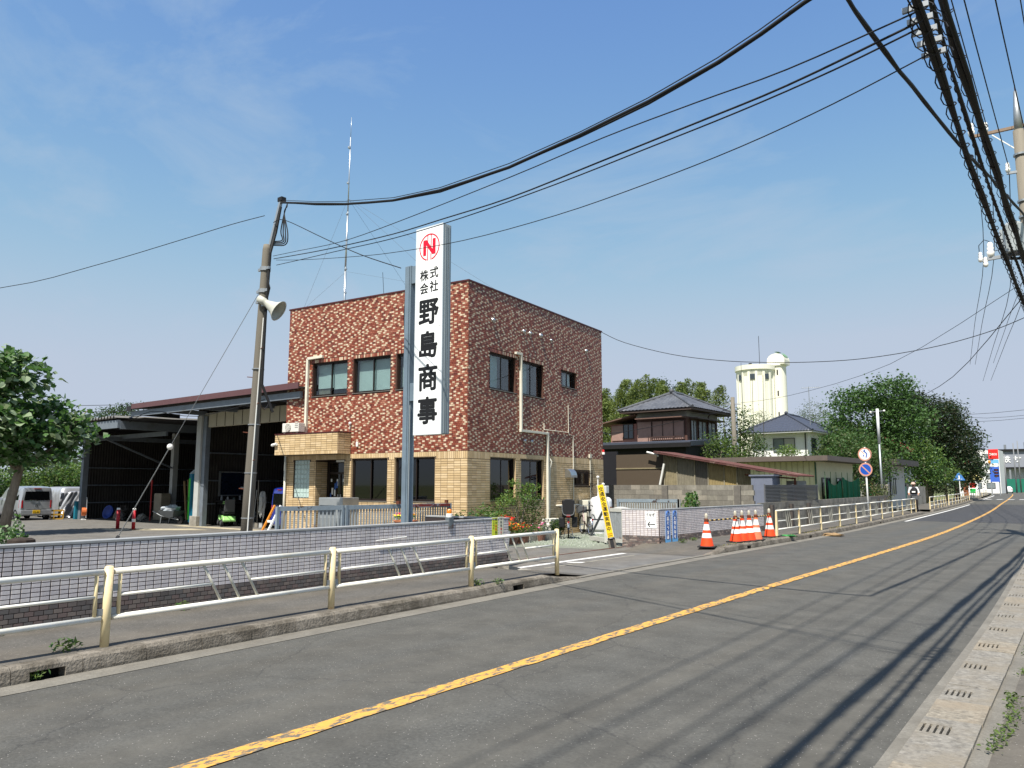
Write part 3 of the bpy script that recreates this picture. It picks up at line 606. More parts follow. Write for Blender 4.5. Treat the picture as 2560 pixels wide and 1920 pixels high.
# air conditioner on the canopy
def ac_unit(name, label, loc, rz, w=0.8, h=0.56, d=0.28, group=None):
    t = thing(name, label, 'air conditioner', loc, rz, group)
    MB().box(-w/2, -d/2, 0.06, w/2, d/2, h).build('casing', M('ac_ivory', C(214,212,202), .5, .06, 5), t, bevel=.012)
    MB().box(-w/2+.05, -d/2+.02, 0, -w/2+.12, d/2-.02, .06).box(w/2-.12, -d/2+.02, 0, w/2-.05, d/2-.02, .06).build('foot', M('ac_foot', C(90,90,88), .8, .1), t)
    c = (-w*.14, -d/2-.002, .06+(h-.06)/2); r = (h-.06)*.43
    MB().lathe([(.001,0),(r,0),(r,.012)], (0,0,0), 24).build('fan_recess', DARK, t, loc=c, rot=(R(90),0,0))
    mb = MB()
    for k in range(1, 8): mb.lathe([(r*k/7-.004,.014),(r*k/7+.004,.014),(r*k/7+.004,.02),(r*k/7-.004,.02),(r*k/7-.004,.014)], (0,0,0), 24)
    for k in range(8): a = k*math.pi/4; mb.beam((0,0,.02),(r*math.cos(a),r*math.sin(a),.02), .008, .006)
    mb.build('fan_grille', M('ac_ivory', C(214,212,202)), t, loc=c, rot=(R(90),0,0))
    for k in range(4): MB().box(w*.27, -d/2-.006, .2+k*.06, w*.46, -d/2, .225+k*.06).build('louvre', M('ac_grey', C(150,150,146), .5, .05), t)
    return t
o = ac_unit('air_conditioner', 'ivory air conditioner standing on the tiled entrance canopy', (B_INV.inverted() @ Vector((-6.92,-.3,3.4))), R(6.2), .78, .36, .28)
# ================================================================== TILED BOUNDARY WALLS
TW = [M('tile_white_%d' % i, C(*c), .42, .10, 60, spec=.45, big=1.6, col2=tuple(x*.72 for x in C(*c)), fac=(.5,.78), stretch=(1,1,.3)) for i, c in enumerate([(206,200,200),(198,192,193),(212,206,204)])]
TD = [tmat('tile_grey_%d' % i, C(*c)) for i, c in enumerate([(108,100,96),(94,88,86),(120,110,104),(100,96,94),(112,98,94)])]
TDL = TD + [tmat('tile_greypale', C(150,138,130))]
GROUT_W = M('grout_black', C(56,48,48), 0.95, 0.15, 40)
CAPM = M('wall_cap', C(150,152,152), 0.55, 0.12, 5, big=.7, col2=C(122,122,120), fac=(.45,.75))
def tiled_wall(t, p0, p1, z0, zb, z1, th, lim_w, lim_d, ends=(False, False), rows_dark=None, cap=True, pale=False, grout=None):
    """low wall from p0 to p1: tile faces on its road side (right of p0->p1 reversed) and on its ends"""
    a, b = Vector((*p0, 0)), Vector((*p1, 0)); d = (b - a).normalized(); n = Vector((d.y, -d.x, 0)); L = (b - a).length
    core = MB().hexa([a, b, b - n*th, a - n*th], [v + Vector((0,0,z1)) for v in (a, b, b - n*th, a - n*th)]).build('wall_core', grout or GROUT_W, t)
    if cap:
        o = Vector((0,0,z1 + 0.001)); e = 0.012
        q = [a - d*e + n*e, b + d*e + n*e, b + d*e - n*(th+e), a - d*e - n*(th+e)]
        MB().hexa([v + o for v in q], [v + o + Vector((0,0,.035)) for v in q]).build('wall_cap', CAPM, t, bevel=.006)
    wh, dk = [], []
    def face(o, u, nn, L):
        nw = round((z1 - zb) / 0.05); 
        for r in range(nw):
            for k in range(int(L / 0.1)):
                c = o + u * ((k + .5) * L / int(L / 0.1)); wh.append(((c.x, c.y, zb + (r + .5) * (z1 - zb) / nw), tuple(u), tuple(nn), L / int(L/0.1) / 2 - .0045, (z1 - zb) / nw / 2 - .0035, random.randrange(3)))
        nd = round((zb - z0) / 0.05)
        for r in range(nd):
            off = 0.5 if r % 2 else 0
            for k in range(int(L / 0.1) - (1 if off else 0)):
                c = o + u * ((k + .5 + off) * L / int(L / 0.1)); dk.append(((c.x, c.y, z0 + (r + .5) * (zb - z0) / nd), tuple(u), tuple(nn), L / int(L/0.1) / 2 - .003, (zb - z0) / nd / 2 - .0028, random.randrange(6 if pale else 5)))
    face(a, d, n, L)
    if ends[0]: face(a - n*th, n, -d, th)
    if ends[1]: face(b, -n, d, th)
    tiles(t, wh, 'white_tile', TW, 'white_tile_field', lim_w, depth=.007); tiles(t, dk, 'grey_tile', TDL, 'grey_tile_field', lim_d, depth=.007)
    return core
w1 = thing('boundary_wall', 'low wall of white tiles over grey tiles along the near pavement', 'wall', (0,0,0))
tiled_wall(w1, (WALL_X(-6), -6), (WALL_X(12.35), 12.35), 0.10, 0.37, 1.02, 0.15, 300, 300)
w1b = MB().box(-11.9, 12.20, 0, -9.895, 12.345, 1.019).build('return_wall', GROUT_W, w1)
MB().box(-11.9, 12.19, 1.0195, -9.91, 12.36, 1.054).build('return_cap', CAPM, w1, bevel=.006)
SILV = M('plate_grey', C(150,158,164), .5, .1, metal=.3)
# stickers on the wall end
YST = M('sticker_yellow', C(214,226,60), .6, .04); INK = M('ink_black', C(22,22,24), .6, .02); INKR = M('ink_red', C(196,40,36), .6, .02); CST = M('sticker_cream', C(214,210,186), .6, .05)
def on_wall(y, z, d=0.0): return Vector((WALL_X(y) + 0.009 + d, y, z))
WN = Vector((1, 0.018, 0)).normalized(); WU = Vector((-0.018, 1, 0)).normalized()
def plate(name, yc, zc, w, h, mat, parent, d=0.0, th=.003):
    c = on_wall(yc, zc, d); u = WU * (w/2); k = Vector((0,0,h/2)); n = WN * th
    q = [c-u-k, c+u-k, c+u+k, c-u+k]; return MB().hexa(q, [v + n for v in q]).build(name, mat, parent)
s1 = tag(plate('notice_plate', 11.90, .87, .17, .40, YST, None), 'yellow notice with small lettering on the wall end', 'sign')

for i, ch in enumerate('暴力追放推進'): text_mb(ch, .05, on_wall(11.935, 1.03 - i*.062, .0045), WU, (0,0,1), .001, .002).build('lettering', INKR if i in (2,3) else INK, s1)
for i, ch in enumerate('安全地区'): text_mb(ch, .036, on_wall(11.865, 1.02 - i*.05, .0045), WU, (0,0,1), .001).build('lettering', INK, s1)
s2 = tag(plate('notice_plate', 12.10, .87, .15, .42, CST, None), 'cream notice strip at the very end of the near wall', 'sign')
for i, ch in enumerate('★防犯協力所'): text_mb(ch, .05, on_wall(12.10, 1.04 - i*.066, .0045), WU, (0,0,1), .001, .001).build('lettering', INKR if i in (3,4) else INK, s2)
tag(MB().tube([on_wall(8.75,.80,.02), on_wall(9.45,.83,.02), on_wall(9.47,.80,.0)], .008).build('wall_rod', WHITE), 'thin white rod fixed across the white wall tiles', 'rod')
# amber lamp on the wall
wl = thing('warning_lamp', 'amber warning lamp on a grey bracket over the near wall', 'lamp', (-9.74, 10.6, 1.06))
MB().box(-.05,-.06,-.14,.055,.06,.06).build('bracket', M('bracket_grey', C(110,118,122), .5, .2, 9, metal=.4, col2=C(96,60,44), fac=(.5,.62), big=6), wl, bevel=.006)
MB().lathe([(.001,.06),(.06,.06),(.06,.12),(.045,.125),(.001,.125)], (0,0,0), 14).build('lamp_base', WHITE, wl)
MB().lathe([(.043,.126),(.046,.15),(.044,.18),(.03,.205),(.001,.212)], (0,0,0), 14).build('lens', M('amber', C(214,120,24), .15, .1, spec=.7), wl, smooth=True)
# north wall: white tiles, running along the far pavement, lit end face
w2 = thing('boundary_wall', 'low white-tiled wall with arrow sign on its sunlit end face', 'wall', (0,0,0))
W2A, W2B = (-9.90, 19.16), (-9.72, 26.45); GROUT_LIT = M('grout_sunlit', C(132,114,104), .95, .15, 40); E0, E1 = (-10.99, 19.03), (-9.921, 19.149)  # end-face joints: paler copy of the grout, sunlight put into its colour
tiled_wall(w2, W2A, W2B, 0.0, 0.33, 1.02, 0.15, 150, 100, (False, False), pale=True)
tiled_wall(w2, E0, E1, 0.0, 0.33, 1.02, 0.15, 150, 200, pale=True, grout=GROUT_LIT)
E_U = (Vector((*E1,0)) - Vector((*E0,0))).normalized(); E_N = Vector((E_U.y, -E_U.x, 0))
def on_end(s, z, d=0.0): return Vector((*E0,0)) + E_U * s + Vector((0,0,z)) + E_N * (.009 + d)
def plate2(name, s, z, w, h, mat, parent=None, d=0.0, th=.004, U=None, Nn=None, f=on_end):
    c = f(s, z, d); U = U or E_U; Nn = Nn or E_N; u = U * (w/2); k = Vector((0,0,h/2)); n = Nn * th
    q = [c-u-k, c+u-k, c+u+k, c-u+k]; return MB().hexa(q, [v + n for v in q]).build(name, mat, parent)
PWH = M('sign_white', C(240,240,236), .5, .03)
s3 = tag(plate2('restaurant_sign', .85, .87, .32, .22, PWH), 'white plate with brush lettering above the black arrow', 'sign')
text_mb('うなぎ', .098, on_end(.85, .90, .006), E_U, (0,0,1), .001, .003, .9).build('lettering', M('ink_slate', C(40,40,44), .6, .02), s3)
MB().hexa(*[[on_end(s, z, d) for s, z in ((.72,.80),(.98,.80),(.98,.812),(.72,.812))] for d in (.0045,.006)]).build('lettering', M('ink_pale', C(176,180,178), .6, .02), s3)
s4 = tag(plate2('arrow_sign', .865, .645, .29, .21, PWH, d=.001), 'white plate with a bold black arrow pointing to the yard', 'sign')
def arrow(mb, d):
    for q in ([(.77,.635),(.975,.632),(.975,.658),(.77,.655)], [(.755,.645),(.785,.645),(.835,.705),(.82,.725)], [(.755,.645),(.82,.565),(.835,.585),(.785,.645)]):
        mb.hexa([on_end(s, z, d) for s, z in q], [on_end(s, z, d + .002) for s, z in q]); d += .0008
arr = MB(); arrow(arr, .0055); arr.build('arrow', INK, s4)
# blue campaign banners on the road face
N_U = (Vector((*W2B,0)) - Vector((*W2A,0))).normalized(); N_N = Vector((N_U.y, -N_U.x, 0))
def on_n(s, z, d=0.0): return Vector((*W2A,0)) + N_U * s + Vector((0,0,z)) + N_N * (.012 + d)
BLU = M('banner_blue', C(34,92,170), .6, .08, 6); PAL = M('banner_pale', C(178,200,228), .6, .06, 6); LBL = M('banner_sky', C(110,176,226), .6, .08)
for s, txt, lab in ((.43, '話そう家族', 'blue banner nearer the wall corner with white lettering and a ribbon'), (.83, '大切な命を', 'second blue banner further from the wall corner with white lettering')):
    b = tag(plate2('banner', s, .60, .30, .80, PAL, None, .0, .004, N_U, N_N, on_n), lab, 'banner')
    plate2('blue_panel', s, .54, .20, .64, BLU, b, .005, .002, N_U, N_N, on_n); plate2('foot_panel', s, .19, .32, .11, LBL, b, .004, .003, N_U, N_N, on_n)
    for i, ch in enumerate(txt): text_mb(ch, .115, on_n(s, .79 - i*.125, .009), N_U, (0,0,1), .001, .004).build('lettering', PWH, b)
    mb = MB(); mb.tube([on_n(s - .06, .88, .012), on_n(s - .075, .93, .012), on_n(s - .05, .975, .012), on_n(s, .99, .012), on_n(s + .05, .975, .012), on_n(s + .075, .93, .012), on_n(s + .06, .88, .012)], .014, 5); mb.build('ribbon', BLU, b)
# ================================================================== SIGN TOWER
ST = thing('company_sign', 'tall white company sign with red emblem on a grey steel post', 'sign', (-10.12, 10.2, 0))
PST = M('post_bluegrey', C(116,132,144), .5, .08, 4, big=.8, col2=C(98,112,122), fac=(.5,.75), metal=.2)
# post 0.30 wide (H-section seen as a box), sign box in front and to the road side of it
MB().box(-.52,.04,0,-.36,.20,5.92).build('post', PST, ST, bevel=.008)
MB().box(-.49,.022,0,-.39,.039,5.9).build('post_web', PST, ST)
MB().box(-.359,.06,5.56,.02,.19,5.90).build('bracket', PST, ST); MB().box(-.359,.06,3.28,.02,.19,3.62).build('bracket', PST, ST)
SFX0, SFX1, SZ0, SZ1, SY0, SY1 = -.18, .52, 2.62, 6.58, -.02, .225
SIDE = M('sign_side_alu', C(150,160,164), .42, .06, 3, metal=.35)
body = MB().box(SFX0, SY0+.03, SZ0, SFX1, SY1, SZ1).build('cabinet', SIDE, ST, bevel=.012)
for y in (.06,.10,.15): MB().box(SFX1, y, SZ0+.02, SFX1+.012, y+.022, SZ1-.02).build('rib', SIDE, body)
ACR = M('sign_acrylic', C(244,246,244), .35, .02, 2, spec=.4, big=1.2, col2=C(224,226,220), fac=(.52,.8), stretch=(2,2,.25))
zm = 4.62
for za, zb in ((SZ0+.03, zm-.004), (zm+.004, SZ1-.03)): MB().box(SFX0+.025, SY0+.018, za, SFX1-.03, SY0+.03, zb).build('face_panel', ACR, ST)
MB().box(SFX0-.004, SY0+.012, SZ0, SFX0+.024, SY0+.03, SZ1).box(SFX1-.029, SY0+.012, SZ0, SFX1+.004, SY0+.03, SZ1).box(SFX0+.024, SY0+.0121, SZ0, SFX1-.029, SY0+.03, SZ0+.028).box(SFX0+.024, SY0+.0121, SZ1-.028, SFX1-.029, SY0+.03, SZ1).build('face_frame', M('frame_white', C(226,230,230), .4, .03, metal=.2), ST)
yf = SY0 + .0165; cx = (SFX0 + SFX1) / 2
SRED = M('emblem_red', C(222,18,48), .4, .03); 
def stext(body, size, x, z, bold, sx=1.0): return text_mb(body, size, (x, yf, z), (1,0,0), (0,0,1), .004, bold, sx).build('lettering', INK, ST)
for i, ch in enumerate('野島商事'): stext(ch, .52, cx, 4.92 - i * .618, .017, 1.0)
for ch, x, z in (('株', cx-.125, 5.64), ('式', cx+.13, 5.66), ('会', cx-.125, 5.385), ('社', cx+.13, 5.40)): stext(ch, .228, x, z, .005)
# emblem: ring split at the foot, two thin bars, bold N
ez, er = 6.175, .262; mb = MB()
def arc(a0, a1):
    n = 40
    for i in range(n):
        p = [(r * math.cos(a), r * math.sin(a)) for r, a in ((er, a0 + (a1-a0)*i/n), (er-.022, a0 + (a1-a0)*i/n), (er-.022, a0 + (a1-a0)*(i+1)/n), (er, a0 + (a1-a0)*(i+1)/n))]
        mb.hexa([(cx + x, yf, ez + z) for x, z in p], [(cx + x, yf - .004, ez + z) for x, z in p])
arc(R(-75), R(254))
em = mb.build('emblem', SRED, ST)
def strokes(name, q): MB().hexa([(cx + x, yf - .0005, ez + z) for x, z in q], [(cx + x, yf - .005, ez + z) for x, z in q]).build(name, SRED, em)
strokes('bar', [(-.052,-.255),(-.034,-.255),(-.034,-.02),(-.052,-.0)]); strokes('bar', [(-.052,.12),(-.034,.1),(-.034,.25),(-.052,.25)])
strokes('bar', [(.034,-.255),(.052,-.255),(.052,-.14),(.034,-.12)]); strokes('bar', [(.034,.02),(.052,.0),(.052,.25),(.034,.25)])
for q in ([(-.16,-.15),(-.085,-.15),(-.085,.06),(-.16,.14)], [(.085,-.06),(.16,-.14),(.16,.15),(.085,.15)], [(-.16,.15),(-.075,.15),(.16,-.15),(.075,-.15)]): strokes('letter_stroke', q)
MB().tube([(-.53,.1,5.85),(-.54,.05,4.9),(-.53,.12,4.0),(-.54,.06,3.3),(-.53,.1,2.6)], .010, 5).build('cable', BLK, ST)
MB().tube([(-.345,.06,0.6),(-.345,.06,3.2)], .012, 6).build('conduit_pipe', SIDE, ST)
# ================================================================== SLIDING GATES
GGR = M('gate_paint', C(126,138,146), .55, .12, 7, big=2.2, col2=C(64,52,48), fac=(.56,.6)); GRD = M('gate_primer', C(112,44,40), .7, .25, 9, big=3, col2=C(130,140,146), fac=(.55,.62)); GSL = M('gate_slat', C(150,156,158), .5, .15, 9, big=2, col2=C(108,84,74), fac=(.55,.7))
def slat_gate(t, p0, p1, zt, z0, n, m_rail, m_slat, w=.035):
    a, b = Vector((*p0,0)), Vector((*p1,0)); d = (b-a).normalized()
    up = Vector((0,0,1))
    MB().beam(a + up*zt, b + up*zt, .05, .10).build('top_rail', m_rail, t); MB().beam(a + up*z0, b + up*z0, .05, .10).build('bottom_rail', m_rail, t)
    for p in (a, b): MB().beam(p + up*(z0-.05), p + up*(zt+.05), .07, .07).build('stile', m_rail, t)
    me = MB().box(-w/2,-.012,z0+.051,w/2,.012,zt-.051).mesh('slat', m_slat); rz = math.atan2(d.y, d.x)
    for k in range(n):
        p = a + (b-a) * ((k + 1) / (n + 1)); inst('slat', me, t, p, (0,0,rz + random.uniform(-.1,.1)))
g1 = thing('sliding_gate', 'weathered grey slatted gate half in the yard, nearer the leaning ladder', 'gate'); slat_gate(g1, (-14.75,10.45), (-14.42,12.0), 1.18, .12, 15, GGR, GSL)
g2 = thing('sliding_gate', 'grey and red-primed slatted gate behind the sign post', 'gate'); slat_gate(g2, (-14.40,12.1), (-14.0,15.25), 1.18, .12, 38, GGR, GSL)
MB().beam((-14.1,13.6,1.19),(-13.965,15.2,1.19), .056, .06).build('primed_rail', GRD, g2); MB().box(-14.2,13.5,1.235,-14.1,13.58,1.31).build('stop', RUST, g2); MB().box(-14.05,15.1,1.235,-13.97,15.16,1.31).build('stop', RUST, g2)
ld = thing('step_ladder', 'orange and white step ladder leaning beside the slatted gate', 'ladder', (-15.2,10.0,0))
for n, x, m in (('rail',0,M('orange_paint', C(206,128,34), .5, .15, 8)),('rail',.22,WHITE)): MB().beam((x,.0,0),(x+.1,.62,1.25),.05,.035).build(n, m, ld)
for z in (.3,.6,.9): MB().beam((.08*z,.5*z,z),(.22+.08*z,.5*z,z),.03,.05).build('rung', WHITE, ld)
# gate leaf and frame at the north side
g3 = thing('gate_frame', 'rusty pale metal gate frame with a diagonal brace beside the yellow sign', 'gate', (0,0,0))
GWH = M('gate_white', C(186,186,178), .6, .12, 8, big=3, col2=C(110,70,52), fac=(.56,.64)); GDK = M('gate_brace', C(96,102,108), .5, .15, 8, metal=.3)
ga, gb = Vector((-12.8,20.25,0)), Vector((-11.85,19.6,0)); up = Vector((0,0,1))
MB().beam(ga+up*.12, gb+up*.12, .06, .12).build('bottom_rail', GWH, g3); MB().beam(gb+up*.05, gb+up*1.08, .08, .08).build('stile', GWH, g3); MB().beam(gb+up*.02+Vector((.12,.1,0)), gb+up*1.08+Vector((.12,.1,0)), .06, .06).build('stile', RUST, g3)
MB().beam(ga+up*.15, gb+up*1.02+Vector((-.1,.06,0)), .05, .05).build('brace', GDK, g3)
MB().lathe([(.001,-.02),(.045,-.02),(.045,.02),(.001,.02)], (0,0,0), 12).build('caster', DARK, g3, loc=(-12.3,19.9,.045), rot=(R(90),0,R(-30)))
g4 = thing('slatted_gate', 'grey slatted gate leaf behind the tilted yellow signboard', 'gate'); slat_gate(g4, (-11.75,19.55), (-11.05,19.2), 1.0, .15, 12, GWH, GSL)
g5 = thing('slatted_gate', 'grey slatted gate standing behind the white-tiled wall end', 'gate'); slat_gate(g5, (-12.6,21.6), (-10.8,22.2), 1.22, .12, 24, GGR, GSL); MB().beam((-10.79,22.2,.1),(-10.79,22.2,1.27),.07,.07).build('bright_post', GWH, g5)
# ================================================================== TILTED YELLOW SIGNBOARD
yb = thing('signboard', 'tilted narrow yellow signboard with black vertical lettering', 'sign', (-10.95, 18.45, 0))
yb.rotation_euler = (R(-2), R(-11), R(24))
YEB = M('board_yellow', C(232,196,30), .5, .06, 5)
MB().box(-.08,0,.30,.08,.035,1.74).build('board', YEB, yb, bevel=.004); MB().box(-.098,.003,.28,-.081,.04,1.76).box(.081,.003,.28,.098,.04,1.76).build('board_edge', M('edge_grey', C(190,190,180), .5, .1), yb)
for i, ch in enumerate('交通安全運動実施中'): text_mb(ch, .128, (0,-.002,1.62 - i*.136), (1,0,0), (0,0,1), .003, .0028).build('lettering', INK, yb)
text_mb('埼玉県警察', .027, (0,-.002,.40), (1,0,0), (0,0,1), .002).build('lettering', INKR, yb); MB().box(-.06,-.003,.335,.06,0,.36).build('lettering', M('ink_brown', C(150,110,30), .6, .05), yb)
PLK = M('plank_grey', C(104,98,90), .85, .25, 20, stretch=(8,8,.6))
for x in (-.075,.075): MB().box(x-.025,.04,-.02,x+.025,.08,1.5).build('stake', PLK, yb)
MB().box(-.045,.045,.02,.045,.075,.27).build('foot_board', M('rubber_dark', C(40,40,42), .8, .1), yb)
fl = thing('flag_banner', 'white cloth banner with a red round emblem hung behind the yellow signboard', 'banner', (0,0,0))
def cloth(s, z, d=0): 
    w = math.sin(s*7)*.03 + math.sin(z*5+s*3)*.025; return Vector((-11.72,19.72,0)) + Vector((.95,.2,0)).normalized()*s + Vector((0,0,z)) + Vector((.2,-.97,0))*(w+.06+d)
mb = MB(); nx, nz = 22, 14
def sheet(mb, f, nx, nz, zt, zb, s0, s1, d):
    k = len(mb.v)
    for j in range(nz+1):
        for i in range(nx+1):
            s = s0 + (s1-s0)*i/nx; z = zb(s) + (zt(s)-zb(s))*j/nz; mb.v.append(tuple(f(s, z, d)))
    for j in range(nz):
        for i in range(nx): a = k+j*(nx+1)+i; mb.f.append((a,a+1,a+nx+2,a+nx+1)); mb.mi.append(mb.k)
zt = lambda s: 1.02 + .06*s + .05*math.sin(s*6); zb_ = lambda s: .52 + .10*s + .03*math.sin(s*8)
sheet(mb, cloth, nx, nz, zt, zb_, 0, .86, 0); sheet(mb, cloth, nx, nz, zt, zb_, 0, .86, -.006); mb.build('cloth', M('cloth_white', C(232,232,228), .85, .05, 6), fl, smooth=True)
def disc(c, rx, rz, d, name, mat, n=28):
    mb = MB(); ctr = cloth(c[0], c[1], d); vs = [ctr] + [cloth(c[0]+rx*math.cos(2*math.pi*i/n), c[1]+rz*math.sin(2*math.pi*i/n), d) for i in range(n)]
    mb.add(vs, [(0, 1+i, 1+(i+1) % n) for i in range(n)]); return mb.build(name, mat, fl, smooth=True)
disc((.42,.82), .30, .215, .01, 'emblem', M('flag_red', C(178,36,44), .8, .1))
for i in range(5): s = .20 + i*.10; MB().tube([cloth(s,.74,.016), cloth(s+.03,.90,.016), cloth(s+.06,.75,.016)], .012, 4).build('emblem_stroke', M('flag_yellow', C(214,168,40), .8, .1), fl)
MB().tube([cloth(.35,.57,.01), cloth(.6,.60,.01), cloth(.8,.63,.01)], .014, 4).build('caption_bar', M('ink_grey', C(80,80,84)), fl)
# ================================================================== UTILITY POLES
PCON = M('pole_concrete', C(120,114,102), .85, .14, 6, .2, 40, big=.5, col2=C(100,95,86), fac=(.45,.7), stretch=(1,1,.15)); GALV = M('galvanised', C(160,164,166), .45, .1, 10, metal=.6); PORC = M('porcelain', C(232,230,222), .25, .03, spec=.6)
UP = thing('utility_pole', 'leaning concrete utility pole with loudspeaker beside the slatted gate', 'pole', (-17.0, 11.15, 0))
tl = Vector((.14,.16,7.85)); ax = lambda z: tl * (z / 7.85)
MB().tube([ax(-.1), ax(2), ax(4), ax(6), ax(7.72), ax(7.85)], [.148,.138,.126,.114,.104,.085], 14).build('shaft', PCON, UP, smooth=True)
MB().beam(ax(7.3), Vector((.30,.42,9.1)), .075, .075).build('top_arm', GALV, UP)
MB().box(.22,.36,9.05,.40,.5,9.16).build('arm_cap', M('dark_metal', C(44,42,42)), UP)
for z in (1.6,2.3,3.0,3.7,4.4,5.1): MB().tube([ax(z)*1.0 + Vector((-.13 if int(z*10) % 14 == 2 else .11,-.05,0)), ax(z) + Vector((-.30 if int(z*10) % 14 == 2 else .28,-.10,.02))], .011, 5).build('step_bolt', RUST, UP)
for z in (.9,2.0,3.2,4.6): MB().lathe([(.13,-.012),(.152,-.012),(.152,.012),(.13,.012)], ax(z), 14).build('band', GALV, UP)
MB().tube([ax(.2)+Vector((.13,-.06,0)), ax(3)+Vector((.14,-.06,0)), ax(5.9)+Vector((.15,-.05,0))], .018, 6).build('conduit', M('conduit_white', C(206,206,200), .5, .05), UP)
for z, n in ((7.2,0),(6.62,1),(6.35,2)):
    MB().lathe([(.09,-.05),(.135,-.05),(.135,.05),(.09,.05)], ax(z), 14).build('collar', GALV, UP); MB().box(ax(z).x-.22, ax(z).y-.07, z-.035, ax(z).x+.24, ax(z).y-.02, z+.035).build('cross_clamp', GALV, UP)
for k in range(5): MB().tube([ax(7.0)+Vector((.16,-.05,.1-k*.03)), ax(6.9)+Vector((.28+.02*k,-.07,-.1-.04*k)), ax(6.5)+Vector((.22,-.05,-.06*k))], .012, 5).build('jumper_cable', BLK, UP)
MB().tube([Vector((.32,.40,8.9)), Vector((.30,.30,8.2)), ax(7.6)+Vector((.2,-.02,0)), ax(6)+Vector((.2,-.03,0)), ax(4.2)+Vector((.24,-.02,0)), ax(3.6)+Vector((.45,.2,-.1))], .035, 7).build('riser_cable', BLK, UP)
def curve_pts(pts, sub=6):
    P = [Vector(p) for p in pts]; q = []
    for i in range(len(P) - 1):
        a, b, c, d = P[max(i-1, 0)], P[i], P[i+1], P[min(i+2, len(P)-1)]
        for k in range(sub): t = k / sub; q.append(0.5 * ((2*b) + (c-a)*t + (2*a-5*b+4*c-d)*t*t + (3*b-a-3*c+d)*t**3))
    return q + [P[-1]]
for k in range(4): MB().tube(curve_pts([(.46,.50,8.98-.02*k),(.40,.46,8.72),(.34+.10*k,.42,8.25-.04*k),(.44+.05*k,.40,7.98-.05*k),(.25,.24,7.92-.03*k),(.21,.2,7.7)]), .016, 5).build('drip_loop', BLK, UP, smooth=True)
sp = MB().lathe([(.05,-.3),(.09,-.3),(.10,-.12),(.085,-.1),(.10,0.0),(.17,.2),(.27,.34),(.28,.35),(.25,.34)], (0,0,0), 20).build('loudspeaker', M('speaker_ivory', C(178,178,166), .5, .1, 6), UP, smooth=True, loc=ax(6.35)+Vector((.3,-.05,-.12)), rot=(0,R(122),R(30)))
MB().box(ax(6.3).x-.02, ax(6.3).y-.09, 6.2, ax(6.3).x+.3, ax(6.3).y-.03, 6.27).build('speaker_bracket', GALV, UP)
# guy wire with ball insulator
gw = thing('guy_wire', 'steel guy wire with a white ball insulator anchored in the yard', 'wire', (0,0,0))
GA, GB2 = Vector((-23.6,11.1,.02)), Vector((-16.98,11.2,6.55)); MB().tube([GA, GA.lerp(GB2,.415)], .014, 5).tube([GA.lerp(GB2,.43), GB2], .008, 5).build('strand', GALV, gw)
MB().sphere(GA.lerp(GB2,.42), .085, 14, 8).build('ball_insulator', PORC, gw, smooth=True); MB().tube([GA+Vector((-.03,0,-.02)), GA.lerp(GB2,.028)], .05, 8).build('anchor', M('rubber_dark', C(40,40,42)), gw)
# street pole on the viewer's side of the road
RP = thing('utility_pole', 'tall concrete power pole with crossarms and transformer at the right-hand kerb', 'pole', (-1.62, 27.8, 0))
MB().tube([(0,0,0),(0,0,12.7)], [.2,.155], 16).build('shaft', PCON, RP, smooth=True); MB().tube([(0,0,12.6),(0,0,13.3),(0,0,14.0)], [.13,.10,.05], 12).build('top_cap', GALV, RP, smooth=True); MB().tube([(0,0,14.0),(0,0,14.15)], .02, 6).build('spike', RUST, RP)
MB().beam((-1.3,-.12,12.8),(.9,.1,12.85), .09, .09).build('crossarm', M('arm_brown', C(136,116,98), .7, .15, 9), RP); MB().beam((-.4,-.1,11.36),(.5,.05,11.36), .075, .075).build('crossarm', GALV, RP); MB().beam((-.05,0,12.05),(-.7,-.08,12.72),.03,.03).build('arm_brace', WHITE, RP)
def insulator(p, s=1.0, parent=RP):
    return MB().lathe([(.03*s,-.12*s),(.06*s,-.1*s),(.075*s,0),(.045*s,.02*s),(.07*s,.08*s),(.045*s,.1*s),(.06*s,.16*s),(.03*s,.2*s),(.001,.21*s)], p, 10).build('insulator', PORC, parent, smooth=True)
insulator((-1.25,-.12,12.98), 1.4); insulator((-.85,-.1,12.98)); insulator((.6,.08,12.98)); insulator((-.36,-.1,11.5)); insulator((.3,0,11.5))
MB().beam((-1.25,-.12,8.72),(.6,.0,8.8), .09, .1).build('crossarm', GALV, RP)
insulator((-1.0,-.1,8.95), 1.5); insulator((-1.28,-.12,8.78)); insulator((-1.15,-.12,8.6)); MB().tube([(-1.0,-.1,9.28),(-1.15,-.12,9.36),(-1.3,-.12,9.2),(-1.3,-.12,8.8)], .012, 5).build('lead', BLK, RP)
MB().tube([(-.9,-.1,8.95),(-.6,-.1,9.0),(-.4,-.05,9.3)], .012, 5).build('lead', BLK, RP)
MB().lathe([(.001,-.45),(.26,-.45),(.28,-.42),(.28,.42),(.2,.5),(.001,.52)], (-.35,-.25,9.2), 18).build('transformer', M('transformer_grey', C(166,172,172), .45, .06, 5, metal=.2), RP, smooth=False)
for a in range(6): MB().box(-.36,-.02,-.35,-.27,.02,.35).build('cooling_fin', M('transformer_grey', C(166,172,172)), RP, loc=(-.35,-.25,9.2), rot=(0,0,a*math.pi/3))
MB().lathe([(.3,-.06),(.42,-.06),(.42,0),(.3,0)], (-.2,-.1,8.72), 16).build('platform_ring', M('dark_metal', C(44,42,42)), RP)
for z in (11.9,10.4,9.9): MB().lathe([(.15,-.03),(.2,-.03),(.2,.03),(.15,.03)], (0,0,z), 14).build('band', GALV, RP)
